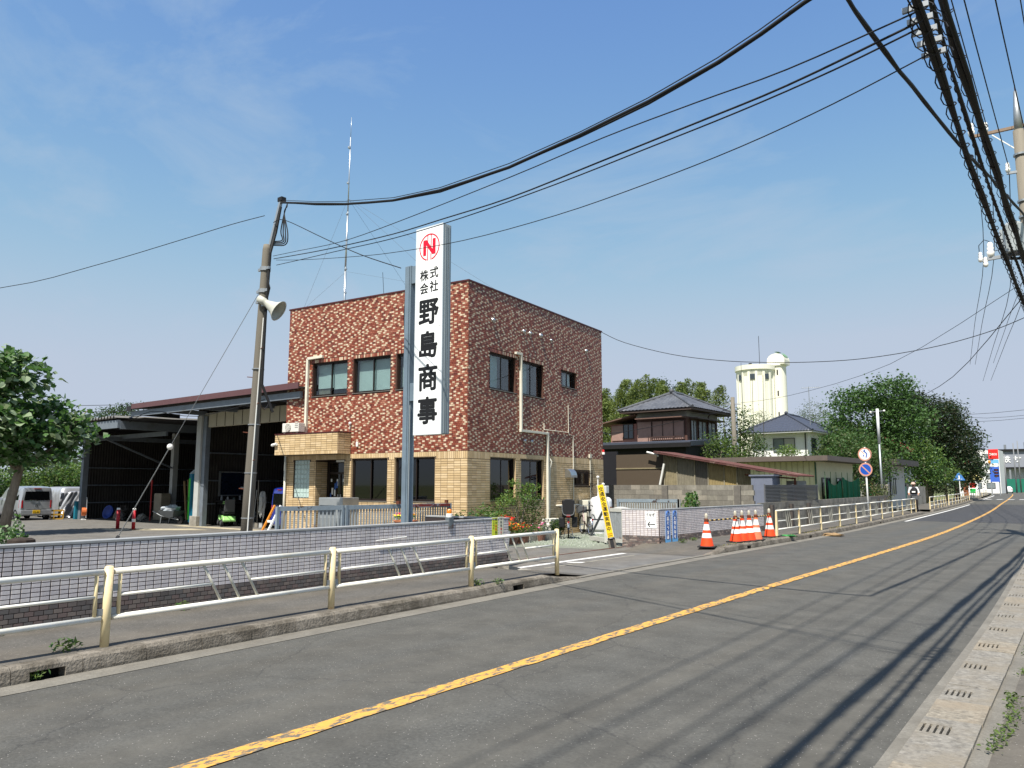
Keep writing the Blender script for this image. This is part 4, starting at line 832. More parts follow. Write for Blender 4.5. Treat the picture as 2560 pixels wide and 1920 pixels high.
tag(MB().box(-.13,-.2,-.14,.13,.2,.14).build('splice_box', M('rubber_dark', C(40,40,42)), None, bevel=.02, loc=(-1.28,21.6,4.83)), 'black splice box hanging under the cable bundle near the power pole', 'cable box')
# ================================================================== OVERHEAD CABLES
def cable(label, pts, r, group=None, n=5, name='overhead_cable', sub=4):
    P = [Vector(p) for p in pts]; q = []
    for i in range(len(P) - 1):
        a, b, c, d = P[max(i-1, 0)], P[i], P[i+1], P[min(i+2, len(P)-1)]
        for k in range(sub):
            t = k / sub; q.append(0.5 * ((2*b) + (c-a)*t + (2*a-5*b+4*c-d)*t*t + (3*b-a-3*c+d)*t**3))
    q.append(P[-1]); return tag(MB().tube(q, r, n).build(name, BLK, smooth=True), label, 'cable', group)
def bundle(label, pts, r, ties=True, coil=0.0, pitch=.5):
    """thick strand with a carrier wire above it and spiral hangers"""
    P = [Vector(p) for p in pts]; t = thing('cable_bundle', label, 'cable bundle')
    q = []
    for i in range(len(P) - 1):
        L = (P[i+1]-P[i]).length; n = max(2, int(L / .8))
        for k in range(n): q.append(P[i].lerp(P[i+1], k / n))
    q.append(P[-1]); w = lambda p, s: p + Vector((.35*r*math.sin((p.y+p.x)*2.1+s), 0, .35*r*math.cos((p.y+p.x)*1.7+s)))
    MB().tube([w(p,0) for p in q], r, 8).build('main_cable', BLK, t, smooth=True); MB().tube([w(p,2)+Vector((r*.9,0,-r*.6)) for p in q], r*.7, 6).build('second_cable', BLK, t, smooth=True)
    MB().tube([p + Vector((0,0,r*2.2)) for p in q], .008, 4).build('carrier_wire', BLK, t)
    if coil:
        L = sum((b-a).length for a, b in zip(q[:-1], q[1:])); N_ = int(L / pitch); seg = 0; pos = []
        mb = MB(); acc = 0; i = 0; d0 = 0
        cum = [0]
        for a, b in zip(q[:-1], q[1:]): cum.append(cum[-1] + (b-a).length)
        h = []
        for k in range(N_ * 8 + 1):
            s = k / 8 * pitch
            while i < len(cum) - 2 and cum[i+1] < s: i += 1
            p = q[i].lerp(q[i+1], min(1, (s - cum[i]) / max(1e-6, cum[i+1] - cum[i]))); a = k / 8 * 2 * math.pi
            h.append(p + Vector((coil*math.cos(a), 0, r*.8 + coil*math.sin(a))))
        mb.tube(h, .006, 4, False).build('spiral_hanger', BLK, t)
    return t
bundle('thick black cable bundle with spiral hangers, closest to the road, overhead', [(-.35,-14,5.9),(-.5,-6,5.45),(-.72,1,5.15),(-.86,5.99,5.04),(-.9,7.03,5.0),(-.95,8.7,4.96),(-1.0,10.97,4.92),(-1.09,16.11,4.88),(-1.4,27.6,5.3),(-3.2,52,5.3)], .024, coil=.05, pitch=.32)
bundle('thicker black cable bundle running to the power pole above the drain', [(-.5,-14,7.1),(-.7,-6,6.75),(-.88,2,6.55),(-1.01,8.34,6.45),(-1.05,9.85,6.4),(-1.08,12.15,6.36),(-1.15,15.96,6.32),(-1.19,18.66,6.3),(-1.45,27.6,6.55),(-3.3,52,6.4)], .040, coil=.075, pitch=.5)
bundle('twisted pair of thin black cables between the two thick bundles', [(-.4,-14,6.2),(-.75,1,5.65),(-.91,6.86,5.6),(-.95,8.13,5.57),(-1.0,9.93,5.54),(-1.06,13.04,5.5),(-1.11,16.51,5.48),(-1.45,27.6,5.8)], .015, coil=.022, pitch=.25)
bundle('heavy black service cable sagging from the leaning pole across the road', [(-16.68,11.55,9.02),(-16.45,11.46,8.94),(-14.67,11.1,8.38),(-13.23,10.83,7.97),(-11.24,10.45,7.47),(-9.66,10.15,7.2),(-7.7,9.78,7.03),(-6.11,9.48,7.0),(-4.79,9.23,7.03),(-3.67,9.02,7.13),(-3.08,8.91,7.23),(-2.5,8.8,7.36),(-2.12,8.78,7.45)], .027)
bundle('heavy black service cable rising diagonally to the power pole', [(-2.12,8.78,7.45),(-2.11,9.59,7.49),(-2.09,10.22,7.54),(-2.06,11.77,7.67),(-2.03,12.68,7.79),(-1.99,14.3,7.96),(-1.94,16.66,8.27),(-1.91,17.93,8.46),(-1.84,20.68,8.89),(-1.66,27.6,9.9)], .027)
cable('thin black cable from the leaning pole, uppermost of the four crossing the road', [(-16.55,11.29,7.49),(-14.72,10.65,7.11),(-11.92,9.67,6.53),(-9.46,8.81,6.15),(-5.97,7.59,5.69),(-4.18,6.96,5.48),(-2.89,6.51,5.29),(-1.91,6.16,5.13),(-.85,5.79,5.04)], .007)
cable('wavy black cable crossing the sky just above the company sign', [(-16.48,11.27,7.4),(-13.93,10.4,6.86),(-12.0,9.74,6.47),(-9.56,8.91,6.01),(-7.79,8.3,5.73),(-6.07,7.71,5.47),(-4.27,7.1,5.29),(-2.96,6.65,5.16),(-1.96,6.31,5.07),(-.89,5.94,5.04)], .010)
cable('second wavy black cable crossing the sky behind the top of the company sign', [(-16.26,11.2,7.18),(-14.49,10.6,6.85),(-12.05,9.79,6.41),(-9.62,8.97,5.96),(-7.32,8.19,5.61),(-5.15,7.46,5.35),(-3.62,6.94,5.2),(-2.47,6.56,5.1),(-1.57,6.26,5.05),(-.91,6.03,5.04)], .008)
cable('thin black cable passing in front of the red emblem', [(-16.35,11.25,7.34),(-14.38,10.63,6.84),(-11.72,9.81,6.22),(-9.92,9.25,5.83),(-7.62,8.54,5.41),(-5.43,7.86,5.13),(-3.85,7.37,5.01),(-2.64,6.99,4.96),(-1.7,6.7,4.98),(-.9,6.45,5.04)], .006)
cable('thin cable sagging from the office roof corner to the power pole', [(-15.84,26.1,7.76),(-14.86,26.21,7.24),(-12.99,26.4,6.61),(-11.24,26.59,6.23),(-9.6,26.76,6.01),(-8.05,26.92,5.89),(-6.59,27.08,5.86),(-5.21,27.22,5.95),(-3.9,27.36,6.13),(-2.64,27.49,6.44),(-1.7,27.6,6.8)], .012)
cable('thin cable leaving the leaning pole towards the left edge', [(-17.02,11.31,8.67),(-17.95,10.94,8.53),(-19.27,10.4,8.27),(-22.06,9.27,7.75),(-25.08,8.05,7.36),(-32,5.2,7.2)], .010)
cable('thin cable from the leaning pole down to the sign post', [(-16.75,11.4,8.45),(-16.07,11.26,8.33),(-13.95,10.85,7.32),(-12.28,10.52,6.54),(-10.77,10.25,5.92)], .010)
G_HI = 'high-voltage wires above the right kerb'
for k, (x0, x1, z0, z1, lab, r) in enumerate([(-1.1,-2.85,12.2,13.15,'power line on the outer insulator of the top crossarm',.014),(-.75,-2.45,12.2,13.1,'power line on the inner insulator of the top crossarm',.015),(-.2,-1.05,12.3,13.1,'power line on the far side of the top crossarm',.014),(-.55,-1.62,13.3,14.1,'thin ground wire to the tip of the power pole',.007),(-.55,-1.95,10.6,11.55,'lower pair power line, outer wire, right kerb',.014),(-.45,-1.35,10.6,11.55,'lower pair power line, inner wire, right kerb',.014)]):
    cable(lab, [(x0,-16,z0+.3),(x0+(x1-x0)*.35,0,z0-.1),(x0+(x1-x0)*.7,14,z0+.1),(x1,27.7,z1)], r, None)
    if k not in (3,): cable(lab.replace('power line','far span') + ' beyond the pole', [(x1,27.8,z1),(x1-1.2,40,z1-1.1),(x1-3.6,56,z1-1.2),(x1-7,80,z1-.6)], r, None)
for k, (z, a) in enumerate([(6.9,0),(6.5,.3),(7.3,-.2)]): cable(['upper','middle','lower'][k] + ' cable crossing far above the filling station', [(-16.5+a,95+6*k,z+3.2),(-12,96+6*k,z+2.4),(-4,97+6*k,z+2.9)], .02)
cable('slack cable from the trees to the power pole', [(-13.6,62,8.4),(-9.5,50,6.7),(-5.5,39,6.5),(-1.75,27.9,7.6)], .014)
for k, z in enumerate((4.9, 4.6)): cable(['upper','lower'][k] + ' thin cable between the garden tree and the shed roof', [(-50,9,z+1.2),(-42,13,z+.5),(-34.5,17.4,z+.45)], .012)
cable('drooping cable from the leaning pole to the big shed eave', [(-16.95,11.2,4.0),(-19.5,13.2,3.9),(-23.5,16.1,4.55)], .016); cable('looping cable along the shed eaves', [(-23.6,16.0,4.7),(-28.0,16.0,4.35),(-31.6,16.0,4.75),(-34.2,16.0,4.25),(-37.4,16.0,4.2)], .014)

for k, (y, z) in enumerate([(5.80,5.08),(5.96,5.07),(6.12,5.06),(6.32,5.07),(6.48,5.05)]):
    j = thing('cable_clamp', ['clamp with a cable loop, nearest the viewer on the outer bundle','second cable clamp on the outer bundle','middle cable clamp where the crossing cables end','fourth cable clamp on the outer bundle','farthest cable clamp on the outer bundle'][k], 'clamp', (-.875,y,z)); MB().box(-.09,-.012,-.02,.08,.012,.02).build('clamp_bar', GALV, j); a = .08 + .02*(k % 3)
    MB().tube([(a*math.cos(t*.52)+.03, .05*math.sin(t), a*math.sin(t*.52)-.03) for t in range(11)], .005, 5).build('loop', BLK, j)
# ================================================================== SHEDS AT THE BACK OF THE YARD
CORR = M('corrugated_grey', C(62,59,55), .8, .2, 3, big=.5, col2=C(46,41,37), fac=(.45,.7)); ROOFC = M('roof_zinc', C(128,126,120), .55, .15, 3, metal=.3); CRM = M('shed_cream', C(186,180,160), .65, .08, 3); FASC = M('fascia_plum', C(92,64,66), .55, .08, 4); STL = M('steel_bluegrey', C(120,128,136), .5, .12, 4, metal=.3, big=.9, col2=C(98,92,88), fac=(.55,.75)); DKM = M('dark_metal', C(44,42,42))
def corrugated(mb, p, u, v, L, Hh, pitch=.18, amp=.03, seg=6):
    """wavy sheet: waves along u, straight along v"""
    p, u, v = Vector(p), Vector(u).normalized(), Vector(v).normalized(); n = u.cross(v); m = int(L / pitch * seg); k = len(mb.v)
    for i in range(m + 1):
        q = p + u * (L * i / m) + n * (amp * math.sin(2 * math.pi * i / seg)); mb.v += [tuple(q), tuple(q + v * Hh)]
    for i in range(m): mb.f.append((k+2*i, k+2*i+2, k+2*i+3, k+2*i+1)); mb.mi.append(mb.k)
    return mb
SA = thing('machinery_shed', 'tall open-fronted shed with plum roof edge beside the office', 'shed', (0,0,0))
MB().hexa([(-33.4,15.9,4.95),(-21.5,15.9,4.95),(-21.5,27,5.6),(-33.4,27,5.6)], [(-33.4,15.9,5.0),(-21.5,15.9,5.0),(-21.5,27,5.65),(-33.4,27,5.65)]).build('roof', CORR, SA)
MB().box(-33.0,15.84,4.93,-21.5,15.895,5.14).build('fascia', FASC, SA); MB().box(-33.45,15.85,4.86,-33.01,15.9,5.06).build('eave_end', DKM, SA); MB().box(-33.3,16.0,4.62,-21.6,16.12,4.85).build('eave_beam', STL, SA)
for x in (-32.6,-30.4,-28,-25.5,-23): MB().beam((x,16.1,4.72),(x,17.8,4.72),.1,.18).build('outrigger', STL, SA)
MB().box(-30.8,17.72,4.12,-22.0,17.86,4.72).build('lintel_panel', CRM, SA)
for k in range(14): MB().box(-30.7+k*.62,17.705,4.13,-30.68+k*.62,17.719,4.71).build('panel_seam', CORR, SA)
for x in (-30.55,): 
    MB().box(x-.17,17.58,.42,x+.17,17.9,4.62).build('pillar', M('pillar_paint', C(176,178,174), .55, .08, 3), SA); MB().box(x-.26,17.5,0,x+.26,17.95,.42).build('pillar_base', CONC, SA, bevel=.01); MB().box(x+.175,17.66,0,x+.44,17.86,4.6).build('pillar_flange', STL, SA)
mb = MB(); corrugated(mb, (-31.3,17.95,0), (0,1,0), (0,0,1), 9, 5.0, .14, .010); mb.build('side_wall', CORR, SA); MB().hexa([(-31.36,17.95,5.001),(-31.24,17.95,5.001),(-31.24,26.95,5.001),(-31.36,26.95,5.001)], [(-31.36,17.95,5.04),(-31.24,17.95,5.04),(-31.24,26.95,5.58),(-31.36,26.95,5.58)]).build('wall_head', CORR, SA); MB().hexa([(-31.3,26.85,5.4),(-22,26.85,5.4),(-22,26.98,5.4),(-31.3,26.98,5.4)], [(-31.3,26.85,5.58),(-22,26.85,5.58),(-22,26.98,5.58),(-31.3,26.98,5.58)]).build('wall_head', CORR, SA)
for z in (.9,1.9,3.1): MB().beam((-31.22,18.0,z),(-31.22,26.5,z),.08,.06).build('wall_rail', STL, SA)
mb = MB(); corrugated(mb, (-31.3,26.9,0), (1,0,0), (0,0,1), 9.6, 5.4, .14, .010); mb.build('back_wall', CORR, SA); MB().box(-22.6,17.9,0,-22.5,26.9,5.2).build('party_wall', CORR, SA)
sw = MB().box(-31.2,19.0,1.22,-31.12,19.06,2.3).box(-31.2,20.26,1.22,-31.12,20.32,2.3).box(-31.2,19.06,2.24,-31.12,20.26,2.3).box(-31.2,19.06,1.22,-31.12,20.26,1.28).build('window', M('alu_frame', C(160,164,166), .4, .05, metal=.6), SA)
MB().box(-31.18,19.06,1.28,-31.17,20.26,2.24).build('pane', M('blue_dark_glass', C(24,34,52), .1, .1, spec=.7), sw)
ck = thing('wall_clock', 'round clock on the shed lintel behind the leaning pole', 'clock', (-26.75,17.69,4.42)); 
MB().lathe([(.001,0),(.27,0),(.27,.03),(.24,.035),(.24,.012),(.001,.012)], (0,0,0), 24).build('case', DKM, ck, rot=(R(90),0,0)); MB().lathe([(.001,.014),(.235,.014)], (0,0,0), 24).build('dial', PWH, ck, rot=(R(90),0,0)); MB().beam((0,-.02,0),(.08,-.02,.12),.012,.02).beam((0,-.021,0),(-.1,-.021,.02),.012,.02).build('hand', INK, ck)
SB = thing('storage_shed', 'lower open shed with corrugated roof and diagonal braces at the back of the yard', 'shed', (0,0,0))
mb = MB(); corrugated(mb, (-42.6,15.4,4.60), (1,0,0), (0,1,.03), 9.2, 12, .28, .055); corrugated(mb, (-42.6,15.4,4.57), (1,0,0), (0,1,.03), 9.2, 12, .28, .055); mb.build('roof', ROOFC, SB)
MB().box(-42.6,15.5,4.12,-33.4,15.62,4.46).build('fascia', STL, SB); MB().box(-33.5,15.63,4.08,-33.38,22,4.42).build('fascia', STL, SB); MB().box(-42.6,15.63,4.10,-42.48,24,4.44).build('fascia', STL, SB)
MB().quad((-42.5,15.65,4.46),(-31.4,15.65,4.46),(-31.4,27,4.5),(-42.5,27,4.5)).build('soffit', DKM, SB)
for x, y in ((-41.45,17.75),(-37.6,20.4)): MB().box(x-.13,y-.13,0,x+.13,y+.13,4.3).build('post', STL if x < -40 else M('pillar_paint', C(176,178,174)), SB)
for a, b in (((-36.9,16.2,4.0),(-37.4,20.2,2.55)),((-41.4,15.9,3.95),(-41.4,17.6,3.0))): MB().beam(a, b, .07, .07).build('brace', STL, SB)
MB().beam((-42.4,17.75,4.0),(-33.5,17.75,4.0),.1,.2).build('front_beam', STL, SB); MB().beam((-37.6,16,3.9),(-37.6,26,3.9),.1,.2).build('cross_beam', STL, SB)
mb = MB(); corrugated(mb, (-42.4,18.0,0), (0,1,0), (0,0,1), 9, 4.52, .14, .012); mb.build('side_wall', CORR, SB); mb = MB(); corrugated(mb, (-42.4,26.9,0), (1,0,0), (0,0,1), 11, 4.86, .14, .012); mb.build('back_wall', CORR, SB); MB().hexa([(-42.46,17.9,4.5),(-42.34,17.9,4.5),(-42.34,26.95,4.5),(-42.46,26.95,4.5)], [(-42.46,17.9,4.6),(-42.34,17.9,4.6),(-42.34,26.95,4.88),(-42.46,26.95,4.88)]).build('wall_head', CORR, SB)
for z in (.8,1.7,2.6): MB().beam((-42.3,18,z),(-42.3,26.8,z),.07,.06).build('wall_rail', STL, SB)
tag(MB().box(-41.8,17.5,.0,-41.62,17.72,.9).build('teal_panel', M('teal_paint', C(30,110,130), .5, .1), None, bevel=.01), 'small teal panel at the foot of the storage shed post', 'panel')
# ---- things stored in the sheds
to = thing('portable_toilet', 'green and teal portable toilet behind the shed pillar', 'toilet', (-32.2,18.75,0), R(-25))
TEAL = M('toilet_teal', C(22,110,138), .45, .06); GRN = M('toilet_green', C(70,206,64), .45, .05)
MB().box(-.45,-.45,.08,.45,.45,2.2).build('cabin', TEAL, to, bevel=.03); MB().box(-.34,-.475,.2,.34,-.451,2.0).build('door', GRN, to, bevel=.01); MB().hexa([(-.46,-.46,2.2),(.46,-.46,2.2),(.46,.46,2.2),(-.46,.46,2.2)], [(-.3,-.3,2.38),(.3,-.3,2.38),(.3,.3,2.38),(-.3,.3,2.38)]).build('roof', M('toilet_roof', C(190,204,204), .5, .05), to); MB().box(.22,-.49,1.0,.27,-.476,1.2).build('handle', DKM, to); MB().box(-.4,-.4,0,.4,.4,.08).build('skid', DKM, to)
ORD = 'first second third fourth fifth sixth seventh eighth ninth tenth eleventh twelfth thirteenth'.split(); BAM = [M('bamboo_%d' % i, C(*c), .6, .2, 8, stretch=(3,3,.8)) for i, c in enumerate([(150,124,82),(126,100,64),(110,86,58)])]
for k in range(11):
    y = 20.3 + .13 * k; o = MB().tube([(-36.0 + .12*(k % 3),y,.0),(-36.45 + .1*(k % 3),y+.05,1.9 + .12*((k*7) % 5)/4)], .055, 8).build('bamboo_pole', BAM[k % 3]); tag(o, ORD[k] + ' bamboo pole from the front in the row leaning inside the storage shed', 'bamboo', 'bamboo poles leaning in the shed')
wb = thing('wheelbarrow', 'wheelbarrow piled with a crumpled pale sheet in front of the shed', 'wheelbarrow', (-33.3,18.05,0), R(10))
MB().hexa([(-.3,-.2,.3),(.35,-.2,.3),(.35,.2,.3),(-.3,.2,.3)], [(-.5,-.32,.58),(.55,-.32,.58),(.55,.32,.58),(-.5,.32,.58)]).build('tray', M('tray_grey', C(90,94,96), .6, .1), wb)
for s in (-.22,.22): MB().tube([(-.95,s,.55),(-.4,s,.36),(.6,s*.4,.2)], .02).tube([(-.35,s,.36),(-.42,s,.0)], .02).build('handle', GALV, wb)
MB().lathe([(.05,-.05),(.19,-.04),(.19,.04),(.05,.05)], (0,0,0), 14).build('wheel', DKM, wb, loc=(.62,0,.19), rot=(R(90),0,0))
def lump(c, r, n=14, m=9, amp=.25, seed=0):
    rg = random.Random(seed); mb = MB(); k = 0
    P = [[Vector((math.cos(2*math.pi*i/n)*math.sin(math.pi*j/m), math.sin(2*math.pi*i/n)*math.sin(math.pi*j/m), -math.cos(math.pi*j/m))) * (1 + rg.uniform(-amp, amp)) for i in range(n)] for j in range(m+1)]
    for j in range(m+1):
        for i in range(n): v = P[j][i if 0 < j < m else 0]; mb.v.append((c[0]+v.x*r[0], c[1]+v.y*r[1], c[2]+v.z*r[2]))
    for j in range(m):
        for i in range(n): mb.f.append((j*n+i, j*n+(i+1) % n, (j+1)*n+(i+1) % n, (j+1)*n+i)); mb.mi.append(0)
    return mb
lump((0,0,.66), (.5,.32,.16), amp=.2, seed=4).build('sheet', M('sheet_silver', C(178,184,188), .4, .12, 6, metal=.2), wb)
# mobility scooter
ms = thing('mobility_scooter', 'pale green mobility scooter parked at the mouth of the tall shed', 'scooter', (-29.7,18.55,0), R(158))
LG = M('scooter_green', C(150,206,120), .35, .06, 5, coat=.4); SBK = M('scooter_black', C(34,34,36), .55, .1); 
MB().prism([(-.62,.28),(-.5,.42),(-.15,.46),(-.05,.30),(.35,.28),(.42,.42),(.55,.46),(.62,.34),(.6,.22),(-.6,.2)], (0,-.26,0), (1,0,0), (0,0,1), (0,.52,0)).build('body', LG, ms, bevel=.03); MB().box(-.1,-.24,.2,.36,.24,.285).build('foot_deck', SBK, ms, bevel=.01)
for x, s in ((-.42,-.27),(-.42,.27),(.45,-.24),(.45,.24)):
    w = MB().lathe([(.06,-.06),(.13,-.06),(.15,-.03),(.15,.03),(.13,.06),(.06,.06)], (0,0,0), 16).build('wheel', SBK, ms, loc=(x,s,.15), rot=(R(90),0,0)); MB().lathe([(.001,-.061),(.065,-.061),(.065,.061),(.001,.061)], (0,0,0), 12).build('rim', GALV, w)
MB().box(-.5,-.24,.5,-.08,.24,.62).build('seat', SBK, ms, bevel=.03); MB().hexa([(-.52,-.22,.6),(-.42,-.22,.6),(-.42,.22,.6),(-.52,.22,.6)], [(-.62,-.2,1.12),(-.52,-.2,1.12),(-.52,.2,1.12),(-.62,.2,1.12)]).build('backrest', M('scooter_grey', C(70,72,74), .7, .1), ms, bevel=.03)
MB().tube([(.5,0,.4),(.36,0,.95)], .03, 8).tube([(.36,-.28,.92),(.33,0,.98),(.36,.28,.92)], .018, 6).build('tiller', SBK, ms); MB().box(.33,-.12,.9,.45,.12,1.02).build('dash', LG, ms, bevel=.02); MB().tube([(-.1,-.27,.62),(.15,-.28,.55),(.3,-.28,.4),(.26,-.28,.33)], .018, 6).build('umbrella_hook', M('scooter_grey', C(70,72,74)), ms); MB().box(.6,-.2,.5,.78,.2,.72).build('basket', SBK, ms)
tag(MB().tube([(-29.0,18.9,1.6),(-29.0,18.9,.9)], .015).lathe([(.001,-.04),(.19,-.03),(.2,0),(.19,.03),(.001,.04)], (-29.0,18.9,1.6), 16).build('electric_fan', M('fan_grey', C(120,122,122), .5, .1)), 'small dusty pedestal fan inside the tall shed', 'fan')
# items on a bench under the shed window
bt = [(.05,.22,(150,156,160)),(.04,.16,(200,200,196)),(.045,.12,(120,140,130)),(.04,.2,(170,172,176)),(.05,.1,(96,110,120))]
bench = thing('work_bench', 'dark work bench below the shed window', 'bench', (-30.75,19.7,0)); MB().box(-.35,-.9,.98,.35,1.2,1.05).build('bench_top', DKM, bench)
for x in (-.3,.3):
    for y in (-.85,1.1): MB().box(x-.03,y-.03,0,x+.03,y+.03,.979).build('leg', DKM, bench)
for k, (r, h, c) in enumerate(bt): tag(MB().lathe([(.001,0),(r,0),(r,h*.7),(r*.4,h*.85),(r*.4,h),(.001,h)], (-30.9,19.0+.3*k,1.052), 10).build('bottle', M('bottle_%d' % k, C(*c), .4, .1)), ['tall grey bottle, first on the shed bench','short white bottle, second on the shed bench','squat green bottle, third on the shed bench','tall silver bottle, fourth on the shed bench','low dark can at the far end of the shed bench'][k], 'bottle')
tag(lump((-28.6,18.9,.35), (.35,.25,.36), amp=.25, seed=9).build('tool_bag', M('bag_grey', C(120,124,124), .7, .15)), 'grey sack on the floor of the tall shed', 'sack')
for k, (x, h, lean, c) in enumerate([(-27.9,1.5,.25,(150,150,146)),(-27.6,1.9,.45,(130,124,112)),(-27.3,1.2,.2,(176,178,176))]): tag(MB().tube([(x,18.6,0),(x-lean,18.9,h)], .018).box(x-.1,18.55,0,x+.1,18.62,.2).build('broom', M('tool_%d' % k, C(*c), .6, .1)), ['grey broom','long-handled brown broom','short pale shovel'][k] + ' propped inside the tall shed', 'tool')
ht = thing('hand_truck', 'white hand truck with an orange reel just inside the storage shed', 'hand truck', (-40.6,17.6,0), R(-20)); MB().tube([(-.15,0,.1),(-.1,0,1.0),(-.28,0,1.1)], .02).tube([(.15,0,.1),(.15,0,.95)], .02).box(-.25,-.2,0,.25,.0,.04).build('frame', WHITE, ht); MB().lathe([(.05,-.1),(.2,-.1),(.2,.1),(.05,.1)], (0,0,0), 16).build('reel', M('reel_orange', C(190,100,50), .6, .15), ht, loc=(.05,-.1,.4), rot=(R(90),0,0))
tag(MB().lathe([(.25,-.05),(.32,0),(.34,.1),(.3,.1),(.26,0),(.001,-.02)], (0,0,0), 18).build('blue_tub', M('tub_blue', C(26,54,130), .4, .1), None, smooth=True, loc=(-39.7,18.3,.36), rot=(R(75),0,R(15))), 'round blue tub leaning inside the storage shed', 'tub')
tag(MB().tube([(-37.0,19.0,0),(-37.0,19.0,1.75)], .035, 10).lathe([(.045,-.1),(.05,0),(.045,.1)], (-37.0,19.0,1.85), 10).build('marker_pole', M('pole_redwhite', C(168,42,40), .5, .1)), 'thin red-topped marker pole in the storage shed', 'pole')
for k, (x, y, s, c) in enumerate([(-38.4,18.2,.32,(92,84,76)),(-37.9,18.0,.25,(70,72,74)),(-38.9,18.6,.4,(60,56,52)),(-36.6,18.4,.22,(110,110,106))]): tag(lump((x,y,s*.8), (s,s*.8,s*.8), amp=.3, seed=20+k).build('bundle', M('bundle_%d' % k, C(*c), .8, .2, 6)), ['brown sack','dark grey sack','largest dark sack','pale grey sack'][k] + ' on the storage shed floor', 'sack')
tag(MB().box(-37.9,19.6,.0,-37.2,20.1,1.3).build('cabinet_box', M('machine_beige', C(150,140,120), .6, .15), None, bevel=.03), 'beige machine box beside the inner shed post', 'machine')
yc = thing('yellow_crate', 'yellow plastic bottle crate at the corner of the storage shed', 'crate', (-42.2,16.9,0)); CR = M('crate_yellow', C(226,176,70), .5, .08)
MB().box(-.18,-.22,0,.18,.22,.06).build('base', CR, yc)
for z in (.2,.4): MB().box(-.19,-.23,z,.19,-.2,z+.08).box(-.19,.2,z,.19,.23,z+.08).box(-.19,-.2,z,-.16,.2,z+.08).box(.16,-.2,z,.19,.2,z+.08).build('rim', CR, yc)
for x in (-.18,.18):
    for y in (-.22,.22): MB().box(x-.02,y-.02,.06,x+.02,y+.02,.48).build('post', CR, yc)
# hanging work clothes
tag(lump((-27.0,18.4,.95), (.18,.12,.5), amp=.2, seed=31).build('work_jacket', M('cloth_grey', C(150,152,150), .9, .1)), 'pale work jacket hanging inside the tall shed', 'jacket')
# red bollards
BR = M('bollard_red', C(172,34,46), .5, .1, 6); BWM = M('bollard_white', C(230,228,222), .5, .05)
for k, (x, y) in enumerate(((-30.9,14.6),(-29.95,14.75))):
    b = thing('bollard', ['red bollard, the one further from the office', 'red bollard with a white band, the one nearer the office'][k], 'bollard', (x,y,0), 0, 'red bollards in the yard')
    MB().tube([(0,0,.02),(0,0,.76)], .065, 14).build('tube', BR, b, smooth=True); MB().lathe([(.001,.82),(.05,.82),(.067,.8),(.067,.75)], (0,0,0), 14).build('cap', BWM, b); MB().lathe([(.065,0),(.13,.0),(.13,.02),(.065,.04)], (0,0,0), 14).build('foot', RUST, b)
    if k: MB().lathe([(.066,.3),(.069,.3),(.069,.42),(.066,.42)], (0,0,0), 14).build('band', BWM, b)
# ================================================================== VEHICLES IN THE YARD
def loft(mb, secs):
    n = len(secs[0]); k = len(mb.v)
    for s in secs: mb.v += [tuple(p) for p in s]
    for i in range(len(secs)-1):
        for j in range(n): a = k+i*n+j; b = k+i*n+(j+1) % n; mb.f.append((a,b,b+n,a+n)); mb.mi.append(mb.k)
    mb.f.append(tuple(k+j for j in range(n-1,-1,-1))); mb.f.append(tuple(k+(len(secs)-1)*n+j for j in range(n))); mb.mi += [mb.k]*2
    return mb
def ring(x, w, zb, zw, zt, wt, r=.08):
    """car cross-section at station x: half width w at the waist, roof half width wt"""
    h = [(w*.88,zb),(w*.98,zb+.1),(w,zb+.25),(w,zw-.02),(w*.985,zw+.02),((w*.35+wt*.65),zw+(zt-zw)*.66),(wt+.0,zt-r),(wt-r*.6,zt-.01),(wt*.5,zt+.012)]
    return [(x,-a,z) for a, z in h] + [(x,a,z) for a, z in reversed(h)]
def wheel(t, x, y, r=.27, w=.17, side=1, hub=GALV):
    o = MB().lathe([(r*.62,-w/2),(r*.92,-w/2),(r,-w/2+.03),(r,w/2-.03),(r*.92,w/2),(r*.62,w/2)], (0,0,0), 24).build('wheel', M('tyre', C(26,26,27), .85, .1), t, loc=(x,y,r), rot=(R(90),0,0))
    h = MB().lathe([(.001,-.045),(r*.3,-.05),(r*.62,-.07),(r*.62,.07),(.3*r,.05),(.001,.045)], (0,0,0), 20).build('rim', hub, o)
    for k in range(6): a = k*math.pi/3; MB().box(r*.18,-.02,-.075,r*.56,.02,.075).build('spoke', hub, o, rot=(0,0,a))
    return o
CARGLASS = M('car_glass', C(12,13,15), .12, .05, spec=.25); CHR = M('chrome', C(190,192,194), .2, .03, metal=.9); TAIL = M('tail_red', C(150,16,22), .2, .1, spec=.6, coat=.5)
